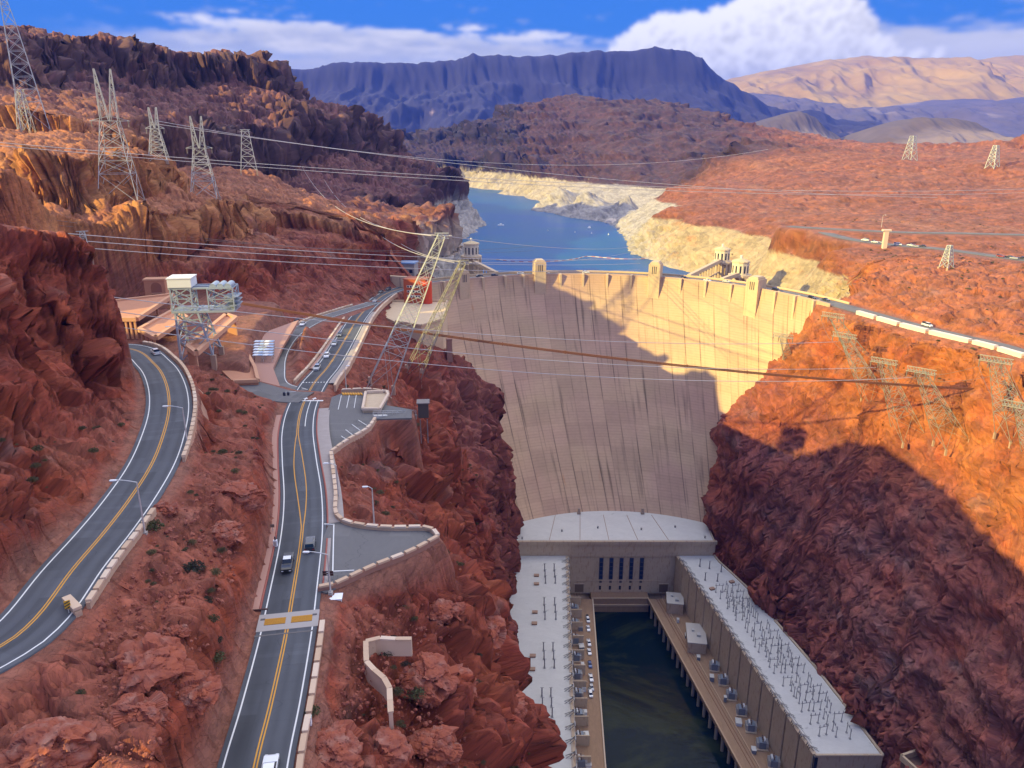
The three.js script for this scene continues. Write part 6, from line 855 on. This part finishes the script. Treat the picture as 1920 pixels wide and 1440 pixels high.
// ---------------------------------------------------------------- vehicles
const tyre = mat(0.02, 0.02, 0.022, 0.8), rimM = mat(0.45, 0.46, 0.48, 0.35, 0.8), carGlass = new THREE.MeshPhysicalMaterial({ color: rgb(0.015, 0.02, 0.03), roughness: 0.08 }), headM = mat(0.8, 0.8, 0.78, 0.2), tailM = mat(0.35, 0.02, 0.015, 0.3);
const paint = (r, g, b) => new THREE.MeshPhysicalMaterial({ color: rgb(r, g, b), roughness: 0.35, metalness: 0.1, clearcoat: 0.8, clearcoatRoughness: 0.1 });
const PAINT = { white: paint(0.78, 0.79, 0.80), silver: paint(0.42, 0.44, 0.46), black: paint(0.015, 0.016, 0.02), dark: paint(0.03, 0.035, 0.05), red: paint(0.30, 0.03, 0.025), blue: paint(0.05, 0.10, 0.28) };
function loftBody(profile, width, topIn) { // profile [z, y]: side outline, width narrowing with height
  const s = new THREE.Shape(profile.map((p) => new THREE.Vector2(p[0], p[1]))), g = new THREE.ExtrudeGeometry(s, { depth: width - 0.16, bevelEnabled: true, bevelThickness: 0.08, bevelSize: 0.06, bevelSegments: 2, steps: 1 }); g.translate(0, 0, -(width - 0.16) / 2); g.rotateY(-Math.PI / 2);
  const p = g.attributes.position; for (let i = 0; i < p.count; i++) { const y = p.getY(i); if (y > topIn) p.setX(i, p.getX(i) * (1 - 0.2 * clamp((y - topIn) / 0.6))); } g.computeVertexNormals(); return g;
}
function vehicle(kind, body, roofM = body) { // forward is +z
  const t = new THREE.Group(); t.name = kind; const L = kind === 'pickup_truck' ? 5.6 : kind === 'van' ? 5.4 : 4.7, h = L / 2, W = 1.86;
  const low = { car: [[-h, 0.35], [h, 0.35], [h, 0.7], [h - 0.3, 0.86], [0.9, 0.98], [-1.5, 1.0], [-h, 0.92]], suv: [[-h, 0.4], [h, 0.4], [h, 0.9], [h - 0.25, 1.05], [1.0, 1.12], [-h, 1.1]], pickup_truck: [[-h, 0.5], [h, 0.5], [h, 1.0], [h - 0.3, 1.15], [1.1, 1.2], [-h, 1.15]], van: [[-h, 0.4], [h, 0.4], [h, 1.0], [h - 0.7, 1.2], [-h, 1.25]] }[kind];
  const up = { car: [[-1.75, 0.95], [0.95, 0.95], [0.25, 1.42], [-1.05, 1.45]], suv: [[-2.2, 1.05], [1.1, 1.05], [0.4, 1.68], [-2.0, 1.72]], pickup_truck: [[-0.75, 1.15], [1.25, 1.15], [0.7, 1.78], [-0.6, 1.8]], van: [[-2.6, 1.15], [2.0, 1.15], [1.3, 1.95], [-2.55, 2.0]] }[kind];
  mesh('body', loftBody(low, W, 9), body, t); mesh('window', loftBody(up, W - 0.1, up[0][1]), carGlass, t);
  const z0 = up[3][0] + 0.05, z1 = up[2][0] + 0.02, y = up[2][1]; mesh('roof', new MB().box(0, y + 0.0, (z0 + z1) / 2, W * 0.76, 0.09, z1 - z0, 0, 0.94).geo(), roofM, t);
  if (kind === 'pickup_truck') mesh('cargo_bed', new MB().box(0, 1.16, -1.8, W - 0.3, 0.06, 1.9).geo(), slot, t);
  const r = kind === 'car' ? 0.33 : 0.38; for (const s of [-1, 1]) for (const z of [h - 0.9, -h + 0.95]) { const w = mesh('wheel', new MB().cyl([s * (W / 2 - 0.22), r, z], [s * (W / 2 + 0.02), r, z], r, r, 14).geo(), tyre, t); mesh('rim', new MB().cyl([s * (W / 2 + 0.02), r, z], [s * (W / 2 + 0.035), r, z], r * 0.6, r * 0.6, 10).geo(), rimM, w); }
  for (const s of [-1, 1]) { mesh('headlight', new MB().box(s * 0.66, 0.62, h + 0.05, 0.36, 0.16, 0.06).geo(), headM, t); mesh('tail_light', new MB().box(s * 0.72, 0.68, -h - 0.05, 0.28, 0.18, 0.06).geo(), tailM, t); }
  return t;
}
const protos = {};
function park(kind, colour, p, heading, label, group, roofC) { const k = kind + colour + (roofC || ''); protos[k] = protos[k] || vehicle(kind, PAINT[colour], PAINT[roofC || colour]); const c = protos[k].clone(); c.name = numbered(kind === 'suv' ? 'off_road_car' : kind); c.position.set(...p); c.rotation.y = heading; scene.add(c); return tag(c, label, kind === 'pickup_truck' ? 'pickup' : kind === 'van' ? 'van' : 'car', group); }
function onRoad(line, u, v, e, off, dir, kind, colour, label, group, roofC) { const i = nearestIndex(line, atLevel(u, v, e)), a = line[Math.max(0, i - 1)], b = line[Math.min(line.length - 1, i + 1)], p = off === null ? atLevel(u, v, line[i][1]) : offset(line, off, 0.06)[i]; p[1] = line[i][1] + 0.06; return park(kind, colour, p, Math.atan2((b[0] - a[0]) * dir, (b[2] - a[2]) * dir), label, group, roofC); }
onRoad(upperRoad, 292, 664, 206, null, 1, 'suv', 'white', 'white car with dark windows rounding the bend of the upper road', null);
onRoad(lowerRoad, 540, 1062, 195, null, -1, 'pickup_truck', 'black', 'black and white pickup coming up the lower road', null, 'white');
onRoad(lowerRoad, 582, 1026, 195, null, 1, 'suv', 'dark', 'dark blue car driving away on the lower road beside the pickup', null);
onRoad(lowerRoad, 506, 1452, 195, null, 1, 'car', 'white', 'white car just entering at the bottom of the frame', null);
onRoad(lowerRoad, 595, 693, 191.7, null, -1, 'suv', 'silver', 'silver car at the front of the four coming up the road from the dam', null);
onRoad(lowerRoad, 613, 670, 190, null, -1, 'suv', 'white', 'white car second in the file of four from the dam', null);
onRoad(lowerRoad, 627, 647, 188, null, -1, 'car', 'silver', 'grey car third in the file of four from the dam', null);
onRoad(lowerRoad, 637, 630, 186.7, null, -1, 'car', 'dark', 'dark car last in the file of four from the dam', null);
onRoad(lowerRoad, 703, 566, 181.4, null, 1, 'car', 'white', 'white car alone on the road where it levels out to the dam', null);
onRoad(lowerRoad, 714, 549, 180.2, null, -1, 'car', 'black', 'black car parked first in the dark group near the dam end', null);
onRoad(lowerRoad, 728, 544, 180, null, -1, 'suv', 'dark', 'dark tall car parked second in the group near the dam end', null);
onRoad(lowerRoad, 740, 532, 179.4, null, -1, 'van', 'white', 'white van at the far end of the road by the blue roofed building', null);
onRoad(rampRoad, 556, 606, 187.7, null, 1, 'suv', 'black', 'black car on the outer edge of the looping ramp', null);
onRoad(rampRoad, 568, 610, 187.2, null, 1, 'car', 'white', 'white car on the looping ramp next to the black one', null);
[[1102, 1163, 'white', 'van'], [1103, 1180, 'white', 'car'], [1104, 1207, 'white', 'pickup_truck'], [1105, 1224, 'white', 'car'], [1106, 1248, 'blue', 'suv'], [1108, 1273, 'white', 'pickup_truck'], [1109, 1291, 'silver', 'suv'], [1107, 1302, 'white', 'van']].forEach(([u, v, c, k], i) => { const p = atLevel(u, v, DECK_E); park(k, c, [p[0], DECK_E + 0.02, p[2]], 0.06, ['white van parked closest to the dam on the left quay', 'white car parked second from the dam on the left quay', 'white pickup parked third from the dam on the left quay', 'white car parked fourth from the dam on the left quay', 'blue car parked between the white ones on the left quay', 'white pickup parked after the blue car on the left quay', 'silver car parked last but one on the left quay', 'white van parked last in the file on the left quay'][i]); });
// cars on the crest of the dam
[[902, 'dark', 'car', 8.4], [930, 'black', 'suv', 4.8], [985, 'white', 'car', 8.4], [1030, 'silver', 'car', 4.8], [1100, 'white', 'suv', 8.4], [1265, 'black', 'suv', 4.6], [1302, 'white', 'car', 4.6], [1330, 'silver', 'car', 8.2], [1430, 'black', 'van', 4.6], [1520, 'black', 'suv', 4.6], [1548, 'dark', 'car', 8.2]].forEach(([u, c, k, o], i) => { const q = atLevel(u, 520 + (u > 1150 ? (u - 1150) * 0.11 : 0), 178), th = Math.atan2(q[0] - crestC[0], -(q[2] - crestC[1])), p = damAt(th, DAM_TOP, -o); park(k, c, [p[0], DAM_TOP + 0.05, p[2]], -th + Math.PI / 2, ['first dark car on the shaded end of the crest', 'black tall car on the shaded part of the crest', 'white car on the crest left of the lone tower', 'grey car on the crest right after the lone tower', 'white tall car on the crest before the water', 'black car on the crest right after the middle tower', 'white car on the crest past the middle tower', 'grey car on the far lane of the crest past the middle tower', 'black van on the crest after the last tower', 'black tall car near the sunlit end of the crest', 'dark car last at the sunlit end of the crest'][i]); });
onRoad(farRoad, 1738, 612, 179, null, 1, 'van', 'white', 'white van behind the white panelled wall of the far bank road', null);
[[1635, 450, 'white', 'van'], [1648, 454, 'white', 'suv'], [1655, 457, 'silver', 'car'], [1688, 458, 'white', 'van'], [1705, 461, 'white', 'car'], [1716, 462, 'silver', 'car'], [1728, 464, 'dark', 'car'], [1868, 480, 'red', 'suv'], [1885, 483, 'dark', 'car'], [1898, 484.5, 'silver', 'car'], [1910, 486, 'dark', 'suv']].forEach(([u, v, c, k], i) => onRoad(switchLow, u, v, 192, i % 2 ? 1.8 : -1.8, i % 2 ? 1 : -1, k, c, (i < 7 ? ['white van next to the pier on the switchback', 'white tall car just past the pier on the switchback', 'grey car third past the pier on the switchback', 'white van in the middle of the switchback queue', 'white low car after the van in the switchback queue', 'grey car last but one in the switchback queue', 'dark car last in the switchback queue'] : ['red car leading the group at the frame edge of the switchback', 'dark car second in the group at the frame edge', 'grey car third in the group at the frame edge', 'dark tall car last in the group at the frame edge'])[i < 7 ? i : i - 7]));
// boats and buoys on the lake
{
  const b = atLevel(1105, 428, 137), t = thing('motor_boat', 'small white boat on the blue lake', 'boat', b, 1.2), s = new THREE.Shape([[-4.5, -1.5], [2, -1.6], [5, 0], [2, 1.6], [-4.5, 1.5]].map((p) => new THREE.Vector2(...p))), g = new THREE.ExtrudeGeometry(s, { depth: 1.3, bevelEnabled: true, bevelSize: 0.2, bevelThickness: 0.2, bevelSegments: 1 }); g.rotateX(-Math.PI / 2); mesh('hull', g, mat(0.8, 0.8, 0.8, 0.5), t); new MB().box(0, 1.4, 0, 3, 1.6, 2.2).build('cabin', mat(0.75, 0.75, 0.75, 0.5), t); new MB().box(0, 3, 0, 3.6, 0.15, 2.6).build('canopy', white, t);
  const s2 = copyOf(t, 'tiny dark boat near the pale point of the far ridge', atLevel(939, 423, 137), 0.3); void s2;
  const y = thing('buoy', '', 'buoy', [0, 0, 0], 0, 'white buoys in a line across the lake'); new MB().cyl([0, -0.5, 0], [0, 1.1, 0], 1.1, 0.9, 10).build('float', white, y); new MB().cyl([0, 1.1, 0], [0, 2.4, 0], 0.25, 0.25, 6).build('post', white, y); [[1027, 433], [1078, 436], [1109, 438], [1141, 440], [1173, 442]].forEach(([u, v], i) => { const l = ordinal(i) + ' white buoy counted from the dark ridge side of the lake'; if (!i) { y.position.set(...atLevel(u, v, 137)); y.userData.label = l; } else copyOf(y, l, atLevel(u, v, 137)); });
  const pts = curve([[930, 487], [960, 490], [1000, 491], [1040, 490], [1080, 485.5], [1102, 481], [1140, 484], [1175, 486], [1225, 485]].map(([u, v]) => { const p = atLevel(u, v, 137); p[1] += 0.2; return p; }), 5), bm = thing('floating_boom', 'orange and white floating boom strung across the water behind the dam', 'boom', pts[0]); const A = new MB(), B = new MB(); for (let i = 1; i < pts.length; i++) (i % 2 ? A : B).bar(pts[i - 1].map((q, k) => q - pts[0][k]), pts[i].map((q, k) => q - pts[0][k]), 0.75); A.build('float', mat(0.62, 0.25, 0.15, 0.7), bm); B.build('float', mat(0.72, 0.62, 0.55, 0.7), bm);
  for (const [u, v, t0, r, l] of [[1148, 418, 1190, 20, 'smaller pale rock showing above the lake'], [1190, 417, 1195, 34, 'longer pale rock showing above the lake by the bluff']]) { const p = atLevel(u, v, 136.5), g2 = new THREE.IcosahedronGeometry(1, 4), a = g2.attributes.position; for (let i = 0; i < a.count; i++) { const x = a.getX(i), yy = a.getY(i), z = a.getZ(i), k = 1 + 0.3 * fbm(x * 2 + u, yy * 2, z * 2, 4); a.setXYZ(i, x * r * 0.6 * k, yy * 7 * k, z * r * k); } g2.computeVertexNormals(); const k = mesh('rock_island', g2, mat(0.55, 0.46, 0.38, 0.95)); k.position.set(...p); tag(k, l, 'rock'); }
}
// ---------------------------------------------------------------- shrubs and loose stones
const ray = new THREE.Raycaster();
function groundAt(x, z) { return bench(x, z, ...level(x, z)); }
function clumpBush(seed, tone) {
  const r = rng(seed), p = [], n = [], idx = []; for (let k = 0; k < 420; k++) { const th = r() * 6.283, ph = Math.acos(r()), R = Math.pow(r(), 0.45), c = [Math.cos(th) * Math.sin(ph) * R, Math.cos(ph) * R * 0.85, Math.sin(th) * Math.sin(ph) * R], s = 0.07 + r() * 0.1, a = r() * 6.283, b = r() * 3.14, d1 = [Math.cos(a) * s, Math.sin(b) * s, Math.sin(a) * s], d2 = [-Math.sin(a) * s * 0.5, s, Math.cos(a) * s * 0.5], at = p.length / 3; p.push(c[0] - d1[0], c[1] - d1[1], c[2] - d1[2], c[0] + d1[0], c[1] + d1[1], c[2] + d1[2], c[0] + d2[0], c[1] + d2[1], c[2] + d2[2]); idx.push(at, at + 1, at + 2); }
  const g = new THREE.BufferGeometry(); g.setAttribute('position', new THREE.Float32BufferAttribute(p, 3)); g.setIndex(idx); g.computeVertexNormals(); return g;
}
const bushM = [new THREE.MeshStandardMaterial({ color: rgb(0.04, 0.04, 0.024), roughness: 1 }), new THREE.MeshStandardMaterial({ color: rgb(0.075, 0.075, 0.03), roughness: 1 }), new THREE.MeshStandardMaterial({ color: rgb(0.085, 0.09, 0.035), roughness: 1 })], bushG = [clumpBush(1), clumpBush(2), clumpBush(3)];
[[362, 1068, 206, 1.9, 0, 'largest dark green bush on the rubble between the roads'], [313, 1035, 206.5, 1.1, 0, 'round dark bush above the largest one between the roads'], [288, 990, 207, 1.8, 1, 'pale green bush at the foot of the upper road lamp'], [388, 1127, 205, 1.0, 0, 'small bush below the largest one on the rubble'], [405, 1202, 203, 1.0, 0, 'small dark bush low on the rubble slope near the left verge'], [403, 1236, 202, 1.5, 1, 'olive bush under the small dark one near the left verge'], [728, 1222, 186, 1.7, 0, 'dark bush behind the corner of the angled beige wall'], [760, 1247, 183, 0.9, 0, 'tiny spiky bush on the boulder in the pit'], [780, 1302, 180, 1.6, 2, 'bright green bush in the hollow among red boulders'], [738, 1198, 188, 0.9, 0, 'small bush above the angled beige wall'], [775, 1160, 183, 0.9, 1, 'olive bush on the slope below the lookout wall'], [585, 1335, 193.5, 1.2, 2, 'yellow green weeds outside the parapet near the little cabinet'], [860, 1345, 166, 1.5, 1, 'olive bush on the pale ledge over the power house roof'], [930, 1395, 152, 1.4, 1, 'dull green bush near the lowest edge of the rocks'], [150, 1300, 206, 0.7, 1, 'small weed beside the isolated parapet']].forEach(([u, v, e, s, k, label], i) => {
  const p = hitGround(u, v, 50, 500) || atLevel(u, v, e); const t = thing('desert_bush', label, 'bush', [p[0], p[1] - 0.1, p[2]], i * 1.3); const f = mesh('foliage', bushG[i % 3], bushM[k], t); f.scale.set(s, s * 0.8, s); const b = new MB(), r = rng(i + 9); for (let q = 0; q < 6; q++) b.bar([0, -0.4, 0], [(r() - 0.5) * s, s * 0.6, (r() - 0.5) * s], 0.06, 0.03); b.build('stem', mat(0.12, 0.07, 0.04, 0.95), t);
});
{
  // boulders with faceted faces, then the rubble nobody could count
  const boulder = (seed) => { const g = new THREE.IcosahedronGeometry(1, 22), a = g.attributes.position, col = []; for (let i = 0; i < a.count; i++) { const x = a.getX(i), y = a.getY(i), z = a.getZ(i), f = facets(x * 1.1 + seed * 3.1, y * 1.1, z * 1.1) * 0.42 + facets(x * 2.7 + seed, y * 2.7, z * 2.7) * 0.13, cr = smooth(0.10, 0.0, facetOut[0]) * 0.05, k = 1 + f - cr + 0.16 * fbm(x * 3 + seed, y * 3, z * 3, 5); a.setXYZ(i, x * k, y * k * 0.8, z * k); const m = fbm(x * 2.2 + seed, y * 2.2, z * 2.2, 4), c = lerp3([0.33, 0.085, 0.04], lerp3([0.20, 0.055, 0.04], [0.36, 0.17, 0.12], clamp(m * 2)), clamp(0.5 + m * 1.3)); col.push(...c); } g.setAttribute('color', new THREE.Float32BufferAttribute(col, 3)); g.computeVertexNormals(); return g; };
  const bm = new THREE.MeshStandardMaterial({ vertexColors: true, roughness: 0.95, bumpMap: rockBump, bumpScale: 0.25 }), G = [1, 2, 3, 4, 5].map(boulder);
  [[308, 955, 206.5, 2.2, 'square red boulder by the upper road lamp'], [285, 1245, 205, 4.6, 'big smooth orange red boulder between the roads near the bottom'], [355, 1300, 203, 3.2, 'red boulder just below the big smooth one'], [90, 1400, 206, 4.2, 'large dark red boulder in the bottom corner'], [625, 1408, 191.5, 4.2, 'rounded orange red boulder at the bottom right of the parapet'], [705, 1415, 187, 4.6, 'second rounded orange red boulder at the bottom edge'], [815, 1395, 176, 3.6, 'third rounded red boulder at the bottom edge'], [800, 1270, 180, 4.4, 'red boulder in the pit behind the angled wall'], [850, 1285, 168, 4.2, 'pinkish boulder right of the pit'], [935, 1320, 150, 5.2, 'large cracked boulder on the brink over the power house roof'], [830, 1140, 177, 4.2, 'orange red boulder on the slope below the lookout tip'], [905, 1180, 156, 4.5, 'long red boulder under the lookout slope'], [450, 930, 205, 4.5, 'angular boulder on the crest between the roads'], [425, 1000, 205, 3.2, 'split boulder under the crest between the roads'], [330, 1180, 206, 2.0, 'small boulder among the rubble above the big smooth one'], [255, 1335, 205, 3.2, 'red boulder beside the isolated parapet']].forEach(([u, v, e, s, label], i) => { const p = hitGround(u, v, 50, 500) || atLevel(u, v, e); const m = mesh('boulder', G[i % 5], bm); m.position.set(p[0], p[1] - s * 0.1, p[2]); m.rotation.y = i * 2.1; m.scale.set(s, s * 0.8, s * 0.9); tag(m, label, 'boulder'); });
  const r = rng(33), one = new THREE.DodecahedronGeometry(1, 0), a = one.attributes.position; for (let i = 0; i < a.count; i++) { const k = 1 + 0.45 * noise(a.getX(i) * 1.7, a.getY(i) * 1.7, a.getZ(i) * 1.7); a.setXYZ(i, a.getX(i) * k, a.getY(i) * k * 0.7, a.getZ(i) * k); } one.computeVertexNormals();
  const N = 3000, im = new THREE.InstancedMesh(one, mat(1, 1, 1, 0.95), N), M4 = new THREE.Matrix4(), q4 = new THREE.Quaternion(), eu = new THREE.Euler(); let n = 0;
  while (n < N) { const u = 180 + r() * 760, v = 880 + r() * 560, e0 = u < 520 ? 204 : 185; let p = atLevel(u, v, e0); for (let q = 0; q < 3; q++) { const w = atLevel(u, v, groundAt(p[0], p[2])); p = [(p[0] + w[0]) / 2, 0, (p[2] + w[2]) / 2]; } const [H, keep] = level(p[0], p[2]); if (keep < 0.6 || H < 110) { if (r() < 0.001) n++; continue; } const s = 0.08 + Math.pow(r(), 4) * 0.42; eu.set(r() * 3, r() * 6, r() * 3); M4.compose(new THREE.Vector3(p[0], bench(p[0], p[2], H, keep) + 0.15, p[2]), q4.setFromEuler(eu), new THREE.Vector3(s, s, s)); im.setMatrixAt(n, M4); const k = r(); im.setColorAt(n, rgb(0.20 + 0.13 * k, 0.05 + 0.06 * k, 0.03 + 0.04 * k)); n++; }
  im.castShadow = im.receiveShadow = true; im.name = 'rubble'; scene.add(im); tag(im, 'loose red stones scattered over the slopes beside the roads', 'rubble', null, 'stuff');
}

{ // low scrub: dots of olive on the gentler ground of both banks
  const r = rng(55), N = 900, im = new THREE.InstancedMesh(bushG[1], mat(1, 1, 1, 1), N), M4 = new THREE.Matrix4(), q4 = new THREE.Quaternion(); let n = 0, tries = 0;
  while (n < N && tries++ < 6000) { const k = r(), z = k < 0.45 ? -90 - r() * 170 : -280 - r() * 520, x = k < 0.45 ? -90 + r() * 110 : 170 + r() * (0.62 * -z - 110); const [H, keep] = level(x, z); if (keep < 0.7 || H < 140 || H > 235) continue; const e = bench(x, z, H, keep), s = 0.25 + Math.pow(r(), 2) * 0.9; if (z < -560 && r() < 0.5) continue; M4.compose(new THREE.Vector3(x, e + 0.3, z), q4.setFromAxisAngle(new THREE.Vector3(0, 1, 0), r() * 6), new THREE.Vector3(s, s * 0.8, s)); im.setMatrixAt(n, M4); const t = r(); im.setColorAt(n, rgb(0.06 + 0.07 * t, 0.055 + 0.05 * t, 0.025 + 0.02 * t)); n++; }
  im.count = n; im.castShadow = im.receiveShadow = true; im.name = 'desert_scrub'; scene.add(im); tag(im, 'small olive scrub dotted over the gentler slopes of both banks', 'scrub', null, 'stuff');
}
renderer.render(scene, camera);
